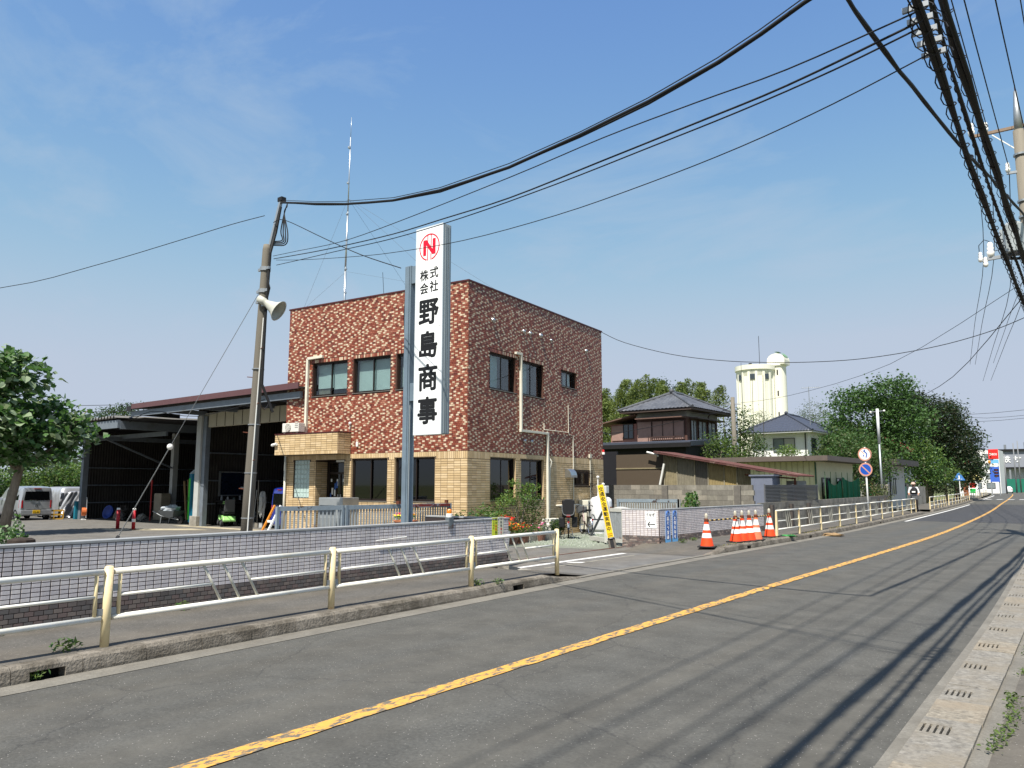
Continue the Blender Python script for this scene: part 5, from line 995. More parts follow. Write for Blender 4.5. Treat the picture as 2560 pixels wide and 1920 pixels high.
def kei_wagon(name, label, loc, rz, paint, plate=True, L=3.4, Wd=1.475, Ht=1.64):
    t = thing(name, label, 'car', loc, rz); w = Wd/2; m = MB()     # front towards +x, rear at x = 0
    st = [(0.0,.94,.26,.93,1.46,.80),(.04,.98,.24,.93,1.57,.86),(.10,1,.22,.94,1.60,.88),(.5,1,.21,.95,1.645,.89),(1.3,1,.21,.95,1.65,.89),(2.0,1,.21,.94,1.60,.87),(2.35,1,.21,.93,1.45,.84),(2.75,1,.21,.92,1.02,.90),(3.1,.98,.22,.86,.93,.86),(3.33,.92,.25,.74,.80,.80),(3.4,.82,.30,.60,.66,.70)]
    k = L/3.4
    loft(m, [ring(x*k, w*a, zb, zw, zt*Ht/1.64, w*wt) for x, a, zb, zw, zt, wt in st]); body = smooth_by_angle(m.build('body', paint, t), 35)
    z = Ht/1.64
    MB().hexa([(-.012,-.58,.96),(-.012,.58,.96),(-.010,.53,1.40*z),(-.010,-.53,1.40*z)], [(.05,-.58,.96),(.05,.58,.96),(.05,.53,1.40*z),(.05,-.53,1.40*z)]).build('rear_window', CARGLASS, t, bevel=.02)
    for s in (-1,1):
        for a, b in ((.28,1.02),(1.10,1.86)): 
            y = s*(w+.001); yt = s*(w*.945)
            MB().hexa([(a*k,s*(w-.03),.98),(b*k,s*(w-.03),.98),(b*k-.02,s*(w*.89-.03),1.48*z),(a*k+.03,s*(w*.89-.03),1.48*z)], [(a*k,s*(w-.004),.98),(b*k,s*(w-.004),.98),(b*k-.02,s*(w*.902),1.48*z),(a*k+.03,s*(w*.902),1.48*z)]).build('side_window', CARGLASS, t)
        MB().hexa([(-.02,s*.60,.60),(.12,s*.70,.60),(.10,s*.68,.97),(-.005,s*.60,.97)], [(-.03,s*.66,.60),(.13,s*.752,.60),(.11,s*.748,.97),(-.01,s*.66,.97)]).build('tail_lamp', TAIL, t, bevel=.01)
        MB().box(.92*k,s*w-.006,.84,1.06*k,s*w+.014,.875).build('door_handle', paint, t)
        MB().box(2.28,s*(w+.02)-.03,.98,2.36,s*(w+.14)+.0,1.1) if False else MB().hexa([(2.2,s*w,.96),(2.34,s*w,.96),(2.34,s*(w+.15),.97),(2.2,s*(w+.15),.97)], [(2.22,s*w,1.08),(2.32,s*w,1.08),(2.32,s*(w+.15),1.1),(2.22,s*(w+.15),1.1)]).build('mirror', paint, t, bevel=.015)
        for x in (.52*k, 2.85*k):
            MB().lathe([(.001,0),(.31,0),(.31,.02)], (0,0,0), 24).build('wheel_arch', DARK, t, loc=(x,s*(w-.012),.29), rot=(R(90*s),0,0)); wheel(t, x, s*(w-.085))
    MB().hexa([(2.36,-.57,.98),(2.36,.57,.98),(2.02,.53,1.52),(2.02,-.53,1.52)], [(2.72,-.6,1.0),(2.72,.6,1.0),(2.38,.56,1.47),(2.38,-.56,1.47)]).build('windscreen', CARGLASS, t, bevel=.01)
    MB().box(-.035,-.70,.28,.02,.70,.50).build('rear_bumper', paint, t, bevel=.03); MB().box(-.03,-.16,1.52*z,.07,.16,1.55*z).build('brake_light', TAIL, t)
    MB().box(-.012,-.45,.53,.02,.45,.555).build('garnish', CHR, t); MB().tube([(-.02,-.08,.96),(-.03,.05,.975),(-.02,.34,1.0)], .012, 5).build('wiper', DKM, t)
    MB().lathe([(.045,-.004),(.06,-.004),(.06,.004),(.045,.004)], (0,0,0), 20).build('badge', CHR, t, loc=(-.006,0,.70), rot=(0,R(90),0))
    if plate:
        p = MB().box(-.047,-.165,.33,-.036,.165,.495).build('number_plate', M('plate_yellow', C(232,186,20), .5, .04), t); text_mb('12-44', .12, (-.0485,0,.39), (0,-1,0), (0,0,1), .002, .004).build('lettering', INK, p)
    return t
SLV = M('paint_silver', C(172,176,180), .3, .03, 60, metal=.55, coat=.6)
kei_wagon('parked_car', 'silver kei wagon with yellow number plate parked at the back of the yard', (-42.0,15.85,0), R(180), SLV)
BLUEP = M('paint_blue', C(20,44,150), .3, .04, 60, metal=.3, coat=.6)
kei_wagon('parked_car', 'dark blue car tail half hidden behind the office corner', (-24.2,17.2,0), R(78), BLUEP, plate=False)
# covered car
cc = thing('covered_car', 'car under a wrinkled silver cover beside the silver wagon', 'car', (-43.3,18.2,0), R(180))
m = MB(); secs = []
for i in range(41):
    x = 3.5*i/40; top = 1.62 if x < 2.1 else 1.62 - .55*min(1,(x-2.1)/.7) - .25*max(0,(x-2.9)/.6); top -= .35*max(0,(.12-x)/.12)
    row = []
    for j in range(37):
        a = math.pi*j/36; c, s_ = math.cos(a), math.sin(a); y = .80*math.copysign(abs(c)**.38, c); z = .08 + (top-.08)*abs(s_)**.42
        wr = .035*math.sin(7*x+9*z+2.2*math.sin(3*z+x*2))*(1-(z/top)**3)+.02*math.sin(17*x-6*z); row.append((x + (.03*math.sin(9*y+5*z) if i == 0 else 0), y*(1+wr), z))
    secs.append(row)
for r_ in secs: m.v += r_
for i in range(40):
    for j in range(36): a = i*37+j; m.f.append((a,a+1,a+38,a+37)); m.mi.append(0)
k0 = len(m.v); nu, nv = 36, 26
for j in range(nv + 1):
    for i in range(nu + 1):
        f = j / nv; y = -.80 + 1.6 * i / nu; yy = y * (1 + .06 * (1 - f)); z = .06 + (1.36 - .10 * abs(y)) * f; d = yy * 5 + z * 3.2
        m.v.append((-.03 - .26 * (1 - f) ** 1.6 + .05 * (1 - .5 * f) * math.sin(d * 2.3 + 1.3 * math.sin(z * 4)) + .025 * math.sin(d * 5.1 + y * 3) + (.14 if j == nv else 0), yy * .97, z))
for j in range(nv):
    for i in range(nu): a = k0 + j * (nu + 1) + i; m.f.append((a, a + nu + 1, a + nu + 2, a + 1)); m.mi.append(0)
m.build('cover', M('cover_silver', C(176,178,182), .34, .08, 5, metal=.5), cc, smooth=True)
for x, s in ((.5,-.6),(.5,.6),(2.8,-.6),(2.8,.6)): wheel(cc, x, s, .25)
# ================================================================== BROAD-LEAVED TREE AT THE LEFT EDGE
LG1 = M('leaf_mid', (0.075,0.155,0.042), .5, .25, 3, trans=(.14,.28,.06)); LG2 = M('leaf_dark', (0.042,0.098,0.028), .5, .25, 3, trans=(.08,.19,.04)); LG3 = M('leaf_pale', (0.27,0.35,0.21), .6, .15, 3, trans=(.28,.36,.18)); BARK = M('bark_grey', C(128,118,104), .9, .25, 14, .5, 30, stretch=(1,1,.3))
def leafmesh(L, w, curl):
    out = [(0,0),(.18,.30),(.42,.5),(.72,.36),(1.0,0)]; mb = MB(); c = [(x*L, 0, -curl*x*x*L) for x, _ in out]; l = [(x*L, y*w, -curl*x*x*L + .14*w*y*2) for x, y in out]; r = [(x*L, -y*w, -curl*x*x*L + .14*w*y*2) for x, y in out]
    mb.add([c[0],l[1],l[2],l[3],c[4],r[3],r[2],r[1],c[1],c[2],c[3]], [(0,8,1),(8,9,2,1),(9,10,3,2),(10,4,3),(0,7,8),(7,6,9,8),(6,5,10,9),(5,4,10)]); return mb
tr = thing('broadleaf_tree', 'broad-leaved tree with pale wind-turned leaves at the left edge', 'tree', (-30.33,10.46,0))
MB().tube([(0,0,0),(.05,.1,1.0),(.02,.35,2.3),(.0,.5,3.4),(-.1,.6,4.6)], [.19,.16,.13,.10,.05], 10).build('trunk', BARK, tr, smooth=True)
for a in ([(0,.35,2.3),(.3,1.2,3.0),(.5,1.9,3.6)],[(0,.3,2.2),(-.5,-.4,3.0),(-.9,-1.0,3.6)],[(0,.5,3.3),(.4,.0,4.2),(.5,-.3,5.3)],[(0,.45,3.1),(.6,1.5,3.6),(.9,2.1,4.4)]): MB().tube(a, [.07,.05,.02], 7).build('limb', BARK, tr, smooth=True)
blobs = [((0,.1,4.9),(1.25,1.25,1.55)),((.3,-.5,5.6),(.8,.8,1.0)),((.1,-.8,3.9),(1.4,1.3,1.1)),((.3,1.4,3.9),(1.1,1.1,.85)),((.3,1.9,3.5),(.9,.8,.7)),((0,.3,3.2),(1.5,1.5,.8)),((-.3,-1.9,3.4),(1.0,1.2,1.2)),((.3,.6,2.75),(1.0,1.2,.4))]
pts = []
for c, r in blobs:
    for q in ellipsoid_pts(c, r, int(34*r[0]*r[1]*r[2]**.5+8), .55): pts.append(q + RNG.normal(size=(15,3))*np.array([.22,.22,.15]))
pts = np.concatenate(pts); order = np.argsort(-(pts @ np.array([.78,-.27,.35]))); near = [pts[i] for i in order[:900]]; random.Random(2).shuffle(near); near = near[:300]
leaf_cloud('crown', pts, .24, [LG1,LG2,LG1,LG3,LG1,LG3], tr, up=.4, aspect=.8)
LM = [leafmesh(.30,.27,.25).mesh('leaf', m_) for m_ in (LG3,LG1,LG3,LG2)]
crown = [o for o in tr.children if o.name.startswith('crown')][0]
for i, p in enumerate(near): inst('leaf', LM[i % 4], crown, p, (random.uniform(-.9,.9), random.uniform(-.7,.9), random.uniform(0,6.28)), [random.uniform(.75,1.25)]*3)
# low shrub, stump and stones in the planter below it
sb = thing('shrub', 'low glossy shrub by the tree stump behind the near wall', 'shrub', (-20.4,7.05,0)); leaf_cloud('foliage', np.concatenate([ellipsoid_pts((0,0,.42),(.5,.55,.4),420,.3), ellipsoid_pts((.1,.25,.75),(.16,.16,.3),40,.3)]), .11, [LG1,LG2,LG3], sb, aspect=.6)
for a in range(5): MB().tube([(0,0,0),(.2*math.cos(a*1.3),.25*math.sin(a*1.3),.5)], .012, 5).build('stem', BARK, sb)
tag(MB().lathe([(.001,.52),(.2,.5),(.28,.46),(.32,.2),(.40,0)], (-19.9,7.25,0), 9).build('tree_stump', M('stump_dark', C(52,44,38), .95, .4, 9, .8, 14, stretch=(1,1,.2))), 'dark cut tree stump behind the near wall', 'stump')
for k, (dx, dy, s) in enumerate([(.45,.2,.14),(.75,.35,.11),(.2,.42,.12),(-.3,.1,.13)]): tag(lump((-19.9+dx,7.25+dy,s*.7), (s,s*.8,s*.7), 10, 7, .2, 50+k).build('stone', M('white_stone', C(190,188,180), .8, .15, 9)), ['larger white stone right beside the stump','outermost white stone beyond the stump','small white stone behind the stump','white stone under the low shrub'][k], 'stone')
# ================================================================== ALONG THE OFFICE SIDE WALL
def BP(x, y, z=0): return (B_INV.inverted() @ Vector((x, y, z)))
ac_unit('air_conditioner', 'ivory air conditioner on the ground among the flower pots', (-14.72,20.95,0), R(100), .82, .62, .3)
vm = thing('stainless_cabinet', 'large stainless cabinet with a dark display in front of the entrance', 'cabinet', BP(-3.55,-1.5,0), R(6.2)); MB().box(-.5,-.35,0,.45,.35,1.34).build('casing', M('cabinet_steel', C(170,174,174), .35, .1, 3, metal=.6), vm, bevel=.02); MB().box(-.45,-.36,.85,.15,-.351,1.12).build('display', M('display_dark', C(50,56,62), .3, .1), vm); MB().box(-.45,-.355,.2,.4,-.351,.75).build('grille', M('cabinet_grey', C(140,144,144), .4, .1, metal=.4), vm)
# LPG tank
tk = thing('gas_tank', 'tall white gas tank with valves beside the office corner', 'tank', (-14.55,23.75,0)); TWH = M('tank_white', C(226,228,230), .4, .04, 4)
MB().lathe([(.001,.12),(.36,.12),(.385,.18),(.385,1.12),(.37,1.2),(.30,1.27),(.15,1.31),(.001,1.32)], (0,0,0), 28).build('vessel', TWH, tk, smooth=True); MB().lathe([(.30,0),(.33,0),(.33,.13),(.30,.13)], (0,0,0), 24).build('skirt', TWH, tk)
for x, h in ((-.12,1.95),(.1,1.7)): MB().tube([(x,0,1.3),(x,0,h)], .02, 8).lathe([(.001,h),(.05,h+.01),(.06,h+.05),(.001,h+.09)], (x,0,0), 10).build('valve', WHITE, tk)
MB().box(.1,-.1,1.42,.28,.1,1.68).build('regulator', M('regulator_grey', C(196,198,196), .4, .1), tk, bevel=.02); MB().tube([(-.12,0,1.75),(-.35,0,1.7),(-.42,0,1.5),(-.3,0,1.35)], .014, 6).build('hose', BLK, tk); MB().lathe([(.387,.5),(.392,.5),(.392,.53),(.387,.53)], (0,0,0), 24).build('strap', BLK, tk)
mc = thing('meter_cabinet', 'ivory meter cabinet with an open window between bicycle and gas tank', 'cabinet', (-15.38,24.35,0), R(96)); IV = M('cabinet_ivory', C(206,204,188), .5, .06, 4)
MB().box(-.42,-.12,.12,.52,.25,1.16).build('casing', IV, mc, bevel=.01); MB().box(-.36,-.135,.72,-.06,-.121,1.08).build('window', M('display_dark', C(50,56,62)), mc); MB().box(.05,-.14,.8,.45,-.121,1.08).build('louvre_panel', M('cabinet_grey', C(140,144,144)), mc); MB().box(-.36,-.06,0,-.28,.2,.12).box(.38,-.06,0,.46,.2,.12).build('foot', DKM, mc)
for k in range(5): MB().box(.07,-.152,.83+k*.048,.43,-.141,.855+k*.048).build('louvre', IV, mc)
wp = thing('warning_lamp', 'small red-topped white lamp on the office back corner', 'lamp', BP(.05,9.15,2.98)); MB().lathe([(.001,-.09),(.06,-.09),(.055,.0),(.001,.0)], (0,0,0), 10).build('lamp_base', WHITE, wp); MB().lathe([(.045,0),(.045,.06),(.03,.09),(.001,.1)], (0,0,0), 10).build('lens', M('lens_red', C(190,24,28), .2, .05), wp)
# bicycles
def bicycle(label, loc, rz, child_seat=False, bike='bicycle', r=.31, frame=(60,62,66)):
    t = thing(bike, label, 'bicycle', loc, rz); FR = M('bike_frame_%d' % frame[0], C(*frame), .35, .05, metal=.3, coat=.3); TY = M('tyre', C(26,26,27))
    for x in (-.54,.54):
        w = MB().lathe([(r-.028,-.018),(r-.008,-.022),(r,0),(r-.008,.022),(r-.028,.018)], (0,0,0), 28).build('wheel', TY, t, loc=(x,0,r), rot=(R(90),0,0)); MB().lathe([(r-.042,-.012),(r-.027,-.014),(r-.027,.014),(r-.042,.012),(r-.042,-.012)], (0,0,0), 28).lathe([(.001,-.04),(.025,-.04),(.025,.04),(.001,.04)], (0,0,0), 10).build('rim', CHR, w)
        mb = MB()
        for k in range(14): a = k*2*math.pi/14; mb.beam((.02*math.cos(a),.02*math.sin(a),0),((r-.04)*math.cos(a),(r-.04)*math.sin(a),0),.003,.003)
        mb.build('spokes', CHR, w)
        MB().lathe([(r+.02,-.03),(r+.028,0),(r+.02,.03)], (0,0,0), 14, R(20), R(170)).build('mudguard', CHR if x < 0 else FR, t, loc=(x,0,r), rot=(R(90),0,0))
    f = MB().tube([(-.54,.0,r),(-.12,0,.28)], .012).tube([(-.12,0,.28),(-.22,0,.78)], .017).tube([(-.12,0,.28),(.18,0,.42),(.38,0,.72)], .022).tube([(-.54,0,r),(-.2,0,.68)], .010).tube([(.37,0,.78),(.44,0,.56),(.54,0,r)], .016).tube([(.36,0,.7),(.33,0,.98)], .016)
    f.build('frame', FR, t); MB().tube([(.18,-.27,.97),(.30,-.22,1.0),(.34,-.06,.98),(.34,.06,.98),(.30,.22,1.0),(.18,.27,.97)], .012).build('handlebar', CHR, t)
    for s in (-.27,.27): MB().tube([(.08,s,.95),(.2,s,.975)], .018).build('grip', BLK, t)
    MB().hexa([(-.38,-.1,.80),(-.1,-.03,.80),(-.1,.03,.80),(-.38,.1,.80)], [(-.40,-.11,.87),(-.08,-.025,.85),(-.08,.025,.85),(-.40,.11,.87)]).build('saddle', BLK, t, bevel=.015)
    MB().lathe([(.05,-.006),(.09,-.006),(.09,.006),(.05,.006)], (0,0,0), 18).build('chainring', CHR, t, loc=(-.12,-.05,.28), rot=(R(90),0,0)); MB().box(-.14,-.14,.1,-.06,-.06,.12).box(-.18,.06,.44,-.1,.14,.46).build('pedal', BLK, t)
    MB().box(-.75,-.06,.62,-.3,.06,.635).build('rear_carrier', CHR, t); MB().box(-.87,-.025,.5,-.845,.025,.56).build('reflector', TAIL, t)
    if child_seat:
        SB_ = M('child_seat', C(28,28,30), .55, .08)
        MB().prism([(-.72,.66),(-.36,.66),(-.34,.78),(-.62,.80),(-.70,1.22),(-.80,1.22)], (0,-.2,0), (1,0,0), (0,0,1), (0,.4,0)).build('child_seat', SB_, t, bevel=.04); MB().prism([(-.17,.74),(-.2,.86),(-.19,1.12),(-.15,1.21),(-.08,1.25),(.08,1.25),(.15,1.21),(.19,1.12),(.2,.86),(.17,.74)], (-.83,0,0), (0,1,0), (0,0,1), (.08,0,0)).build('seat_back_shell', SB_, t, bevel=.02); MB().tube(curve_pts([(-.84,-.19,1.08),(-.86,-.19,.9),(-.86,-.14,.77),(-.86,0,.74),(-.86,.14,.77),(-.86,.19,.9),(-.84,.19,1.08)]), .014, 6).build('seat_rim', M('seat_rim_grey', C(110,112,114), .4, .05), t)
        for s in (-1,1): MB().box(-.72,s*.2-.09,.36,-.36,s*.2+.09,.68).build('foot_guard', SB_, t, bevel=.03)
        MB().box(-.83,-.06,.68,-.805,.06,.76).build('seat_badge', M('badge_red', C(190,60,60), .4, .1), t)
        MB().box(.5,-.2,.62,.82,.2,.86).build('front_basket', SB_, t)
    else: MB().box(.44,-.16,.72,.72,.16,.94).build('front_basket', M('basket_grey', C(84,86,88), .6, .1), t)
    MB().tube([(-.5,-.1,.3),(-.56,-.16,.0)], .01).tube([(-.5,.1,.3),(-.56,.16,.0)], .01).build('stand', CHR, t)
    return t
bicycle('bicycle with a black child seat seen from behind, by the office wall', (-14.17,21.1,.02), R(124), True)
bicycle('dark city bicycle leaning between the child-seat bicycle and the meter cabinet', (-14.62,22.85,.02), R(137), False, frame=(74,60,58))
# ---- planting strip
pk = thing('planter_edge', 'row of grey concrete edging blocks along the flower strip', 'edging', (0,0,0))
for k in range(7):
    a = Vector((-14.15,17.75,0)).lerp(Vector((-14.05,20.3,0)), k/7); MB().box(-.06,-.17,0,.06,.17,.2 + .02*(k % 2)).build('edging_block', CONC, pk, bevel=.01, loc=a + Vector((0,.18,0)), rot=(0,0,R(random.uniform(-4,4))))
RF = M('petal_red', C(214,36,34), .6, .1, trans=(.7,.05,.03)); OF = M('petal_orange', C(232,104,30), .6, .1, trans=(.7,.2,.03)); YF = M('petal_yellow', C(226,190,50), .6, .1); PF = M('petal_pink', C(206,100,140), .6, .1); WF = M('petal_white', C(232,230,224), .6, .05)
LV = M('leaf_light', (0.11,0.17,0.035), .5, .25, 4, trans=(.2,.32,.05)); LV2 = M('leaf_olive', (0.075,0.10,0.03), .55, .3, 4, trans=(.1,.16,.03))
def pot(label, loc, r, h, mat, petals, n, hh, spread, grp=None):
    t = thing('flower_pot', label, 'flower pot', loc, 0, grp)
    MB().lathe([(.001,0),(r*.72,0),(r*.95,h*.85),(r,h*.86),(r,h),(r*.9,h),(r*.88,h*.9),(.001,h*.9)], (0,0,0), 16).build('pot', mat, t)
    leaf_cloud('leaves', ellipsoid_pts((0,0,h+hh*.45),(spread,spread,hh*.5), n*2, .3), .07, [LG1,LV,LG2], t, aspect=.7)
    leaf_cloud('blossoms', ellipsoid_pts((0,0,h+hh*.75),(spread*.95,spread*.95,hh*.35), n, .6), .06, petals, t, up=.8, aspect=.95)
    return t
PTW = M('pot_white', C(214,214,210), .6, .06); PTB = M('pot_brown', C(128,92,78), .7, .12); PTT = M('pot_terracotta', C(186,120,84), .8, .12)
pot('tall white pot of red geraniums at the end of the near wall', (-13.75,17.25,0), .17, .42, PTW, [RF,RF,RF,OF], 90, .42, .33)
pot('brown pot of orange marigolds next to the white geranium pot', (-13.95,17.85,.0), .2, .26, PTB, [OF,OF,RF,YF], 80, .35, .3)
pot('low brown planter with red and yellow flowers below the maple', (-14.05,18.45,.0), .24, .24, PTB, [RF,OF,YF], 60, .35, .34)
pot('brown planter of pink flowers beside the air conditioner', (-14.1,19.4,.0), .22, .28, PTB, [PF,PF,WF], 40, .3, .3)
pot('shallow terracotta bowl of small flowers behind the amber lamp', (-11.9,11.6,.85), .26, .12, PTT, [RF,PF,YF], 40, .16, .26)
tag(MB().box(-12.2,11.4,0,-11.6,11.8,.849).build('plant_stand', PLK, None, bevel=.01), 'wooden stand carrying the terracotta bowl', 'stand')
def bush(name, label, loc, blobs, size, mats, cat='shrub', stems=6, h=.6, aspect=.45, up=.3, jit=.35, droop=None, stemr=.012):
    t = thing(name, label, cat, loc); P = np.concatenate([ellipsoid_pts(c, r, n, .25) for c, r, n in blobs]); leaf_cloud('foliage', P, size, mats, t, up=up, aspect=aspect, jitter=jit, droop=droop)
    for k in range(stems):
        c, r, n = blobs[k % len(blobs)]; a = random.uniform(0,6.28); MB().tube([(.06*math.cos(a),.06*math.sin(a),0),(c[0]*.5+.05*math.cos(a),c[1]*.5,c[2]*.5),(c[0]+r[0]*.4*math.cos(a),c[1]+r[1]*.4*math.sin(a),c[2])], [stemr,stemr*.7,stemr*.4], 5).build('stem', BARK, t)
    return t
bush('maple', 'airy yellow-green young maple against the office windows', (-14.6,18.9,0), [((0,.0,1.35),(.55,.6,.28),420),((.1,.55,1.62),(.4,.35,.2),220),((-.1,-.5,1.2),(.45,.4,.18),240),((0,-.1,1.75),(.22,.3,.15),90)], .085, [LV,LV,LG1], 'tree', 7, aspect=.5, up=.9, stemr=.02)
bush('shrub', 'rounded green shrub between the maple and the duct pipe', (-14.75,19.75,0), [((0,0,.75),(.5,.55,.5),700),((.05,.2,1.2),(.4,.4,.28),330)], .085, [LG1,LV2,LV], aspect=.4)
bush('shrub', 'low yellowish shrub nearest the building corner', (-14.2,17.0,0), [((-.1,.0,.85),(.4,.5,.35),330),((0,.6,.8),(.35,.4,.35),280)], .10, [LV,LV2,LG2], aspect=.45)
bush('shrub', 'dark olive shrub behind the flower pots', (-14.6,17.9,0), [((0,0,.6),(.4,.5,.5),380)], .09, [LV2,LG2], aspect=.4)
bush('grass_clump', 'clump of dark narrow leaves in front of the air conditioner', (-14.2,20.5,0), [((0,0,.38),(.22,.35,.32),260)], .22, [LG2,LV2], 'plant', 0, aspect=.1)
bush('shrub', 'small leafy bush showing above the north tiled wall', (-10.9,23.2,0), [((0,0,1.05),(.3,.5,.28),300),((0,.1,1.35),(.2,.35,.18),140)], .10, [LG1,LV,LG2], aspect=.6)
bush('shrub', 'potted greenery behind the sign post at the gate', (-12.9,14.6,0), [((0,0,.7),(.35,.6,.45),360)], .09, [LG1,LV,LG2], aspect=.5); bush('shrub', 'greenery in front of the beige wall by the gate end', (-12.5,15.3,0), [((0,0,.75),(.3,.35,.4),260)], .08, [LG1,LV], aspect=.5)
# loose gravel
pts = []
rg = np.random.default_rng(5); mb = MB()
for k in range(2600):
    y = rg.uniform(18.3,24.2); x0 = -12.9 + (y-18.3)*-.0; x = rg.uniform(-14.0 - (y-18)*.12, -11.75 - (y-18.3)*.12); s = rg.uniform(.02,.05); a = rg.uniform(0,6.28); c, d = math.cos(a)*s, math.sin(a)*s
    mb.add([(x+c,y+d,.008),(x-d,y+c,.008),(x-c,y-d,.008),(x+d,y-c,.008),(x+c*.3,y+d*.3,.008+s*.9),(x-c*.3,y-d*.3,.008+s*.8)], [(0,1,4),(1,2,5,4),(2,3,5),(3,0,4,5)])
o = mb.build('gravel', M('gravel_pale', C(132,138,126), .9, .35, 12, big=2, col2=C(92,108,78), fac=(.5,.7))); tag(o, 'pale green-grey gravel between the bicycles and the gate', 'gravel', None, 'stuff')
# ================================================================== PIPE GUARDRAILS
GPW = M('rail_white', C(226,224,214), .45, .06, 5, big=2.0, col2=C(206,198,176), fac=(.5,.75)); GPC = M('post_cream', C(222,204,160), .55, .08, 5, big=5, col2=C(206,170,132), fac=(.55,.7))
gr1 = thing('guardrail', 'cream and white pipe guardrail along the near kerb', 'guardrail', (0,0,0))
FX = interp([(-5,-7.6),(3.67,-7.88),(6.51,-7.99),(9.26,-8.04),(11.71,-8.12)])
PY_ = [-4.9,-2.05,.83,3.67,6.51,9.26,11.71]
for y in PY_:
    x = FX(y); MB().tube([(x,y,.10),(x,y,.90)], .042, 14).lathe([(.001,.918),(.03,.915),(.043,.9)], (x,y,0), 14).build('post', GPC, gr1, smooth=True)
for i, (a, b) in enumerate(zip(PY_[:-1], PY_[1:])):
    a += .085; b -= .085; P = lambda y, z: Vector((FX(y), y, z)); 
    pn = MB().tube([P(a-.03,.86), P(b+.03,.86)], .031, 10).build('top_rail', GPW, gr1, smooth=True)
    MB().tube([P(a-.03,.42), P(b+.03,.42)], .028, 10).build('bottom_rail', GPW, gr1, smooth=True)
    for y in (a+.03, b-.03): MB().tube([P(y,.43), P(y,.85)], .019, 8).build('panel_upright', GPC, gr1, smooth=True)
    m = (a+b)/2 - .18
    for k in range(3): MB().tube([P(m-.22+k*.24,.845), P(m+.02+k*.24,.43)], .0155, 8).build('slanted_bar', M('rail_grey', C(196,194,180), .5, .08), gr1, smooth=True)
    MB().tube([P(a+.04,.63), P(m-.115,.63)], .016, 8).build('middle_rail', GPW, gr1, smooth=True); MB().tube([P(m+.39,.63), P(b-.04,.63)], .016, 8).build('middle_rail', GPW, gr1, smooth=True)
    for y, s in ((a-.045,1),(b+.045,-1)):
        for z in (.70,.48): MB().box(FX(y)-.012,y-.05,z-.03,FX(y)+.012,y+.05,z+.03).build('clamp', GALV, gr1)
def rail_run(label, ys, diag=True, top=.78, mid=.47, low=.22):
    t = thing('guardrail', label, 'guardrail', (0,0,0)); X = lambda y: XL(y) - .26; z0 = .15
    for y in ys: MB().hexa([(X(y)-.035,y-.05,z0-.05),(X(y)+.035,y-.05,z0-.05),(X(y)+.035,y+.05,z0-.05),(X(y)-.035,y+.05,z0-.05)], [(X(y)-.022,y-.022,z0+top),(X(y)+.022,y-.022,z0+top),(X(y)+.022,y+.022,z0+top),(X(y)-.022,y+.022,z0+top)]).build('post', GPC, t)
    for a, b in zip(ys[:-1], ys[1:]):
        MB().tube([(X(a),a,z0+top),(X(b),b,z0+top)], .026, 8).build('top_rail', GPW, t, smooth=True); MB().tube([(X(a),a,z0+low),(X(b),b,z0+low)], .022, 8).build('bottom_rail', GPW, t, smooth=True)
        if diag:
            m = (a+b)/2; MB().tube([(X(a),a,z0+mid),(X(m),m-.25,z0+mid)], .015, 6).build('middle_rail', GPW, t); MB().tube([(X(m),m+.3,z0+mid),(X(b),b,z0+mid)], .015, 6).build('middle_rail', GPW, t)
            for k in range(3): MB().tube([(X(m),m-.25+k*.18,z0+top),(X(m),m-.05+k*.18,z0+low)], .012, 6).build('slanted_bar', M('rail_grey', C(196,194,180)), t)
        else: MB().tube([(X(a),a,z0+mid),(X(b),b,z0+mid)], .015, 6).build('middle_rail', GPW, t)
    return t
rail_run('white guardrail with slanted bars behind the last traffic cone', [23.6,25.75,28.3,31.0,33.8,36.7,39.4,42.2,45.3,48.4,50.2])
rail_run('short cream guardrail just past the cyclist', [56.8,59,61.2,63.3,65.2,66.8], False); rail_run('second short cream guardrail beyond the cyclist', [69.2,72,75,78,81,84,87,91], False); rail_run('far cream guardrail in front of the filling station', [95.4,100,105,110,115,120], False); rail_run('farthest guardrail at the bend', [126,132,138,144], False)
# ================================================================== TRAFFIC CONES
OR = M('cone_orange', C(236,74,30), .45, .06, 5, trans=None); CW = M('cone_white', C(236,234,228), .4, .04)
def cone(label, loc, rz, r0=.17, h=.68, faded=False):
    t = thing('traffic_cone', label, 'cone', loc, rz, 'traffic cones on the far pavement'); o = M('cone_faded', C(226,120,84), .6, .1) if faded else OR
    MB().box(-.21,-.21,0,.21,.21,.035).build('base', DKM, t, bevel=.01); rr_ = lambda z: r0 * (1 - z/h) + .035 * z/h
    def seg(a, b, m, n): MB().lathe([(rr_(a), .035+a), (rr_(b), .035+b)], (0,0,0), 18).build(n, m, t, smooth=True)
    seg(0,.30*h,o,'cone'); seg(.30*h,.47*h,CW,'white_band'); seg(.47*h,.58*h,o,'cone'); seg(.58*h,.80*h,CW,'white_band'); seg(.80*h,h,o,'cone')
    MB().lathe([(.04,.6),(.055,.62),(.055,.68),(.04,.70)], (0,0,.02), 12).build('ring', RUST, t); MB().lathe([(.035,h+.035),(.042,h+.06),(.04,h+.14),(.02,h+.17),(.001,h+.175)], (0,0,0), 12).build('lamp', M('lamp_clear', C(176,168,150), .2, .1, spec=.6), t, smooth=True)
    MB().lathe([(.001,h+.034),(.036,h+.034)], (0,0,0), 12).build('tip', o, t); return t
CN = [(-8.42,18.85,.135,'traffic cone standing alone at the start of the far pavement'),(-8.42,20.75,.15,'front cone of the tight cluster of traffic cones'),(-8.36,21.08,.15,'second cone of the tight cluster'),(-8.30,21.45,.15,'third cone of the tight cluster'),(-8.28,21.9,.15,'faded rear cone of the tight cluster'),(-8.45,23.45,.15,'traffic cone next to the end post of the white guardrail')]
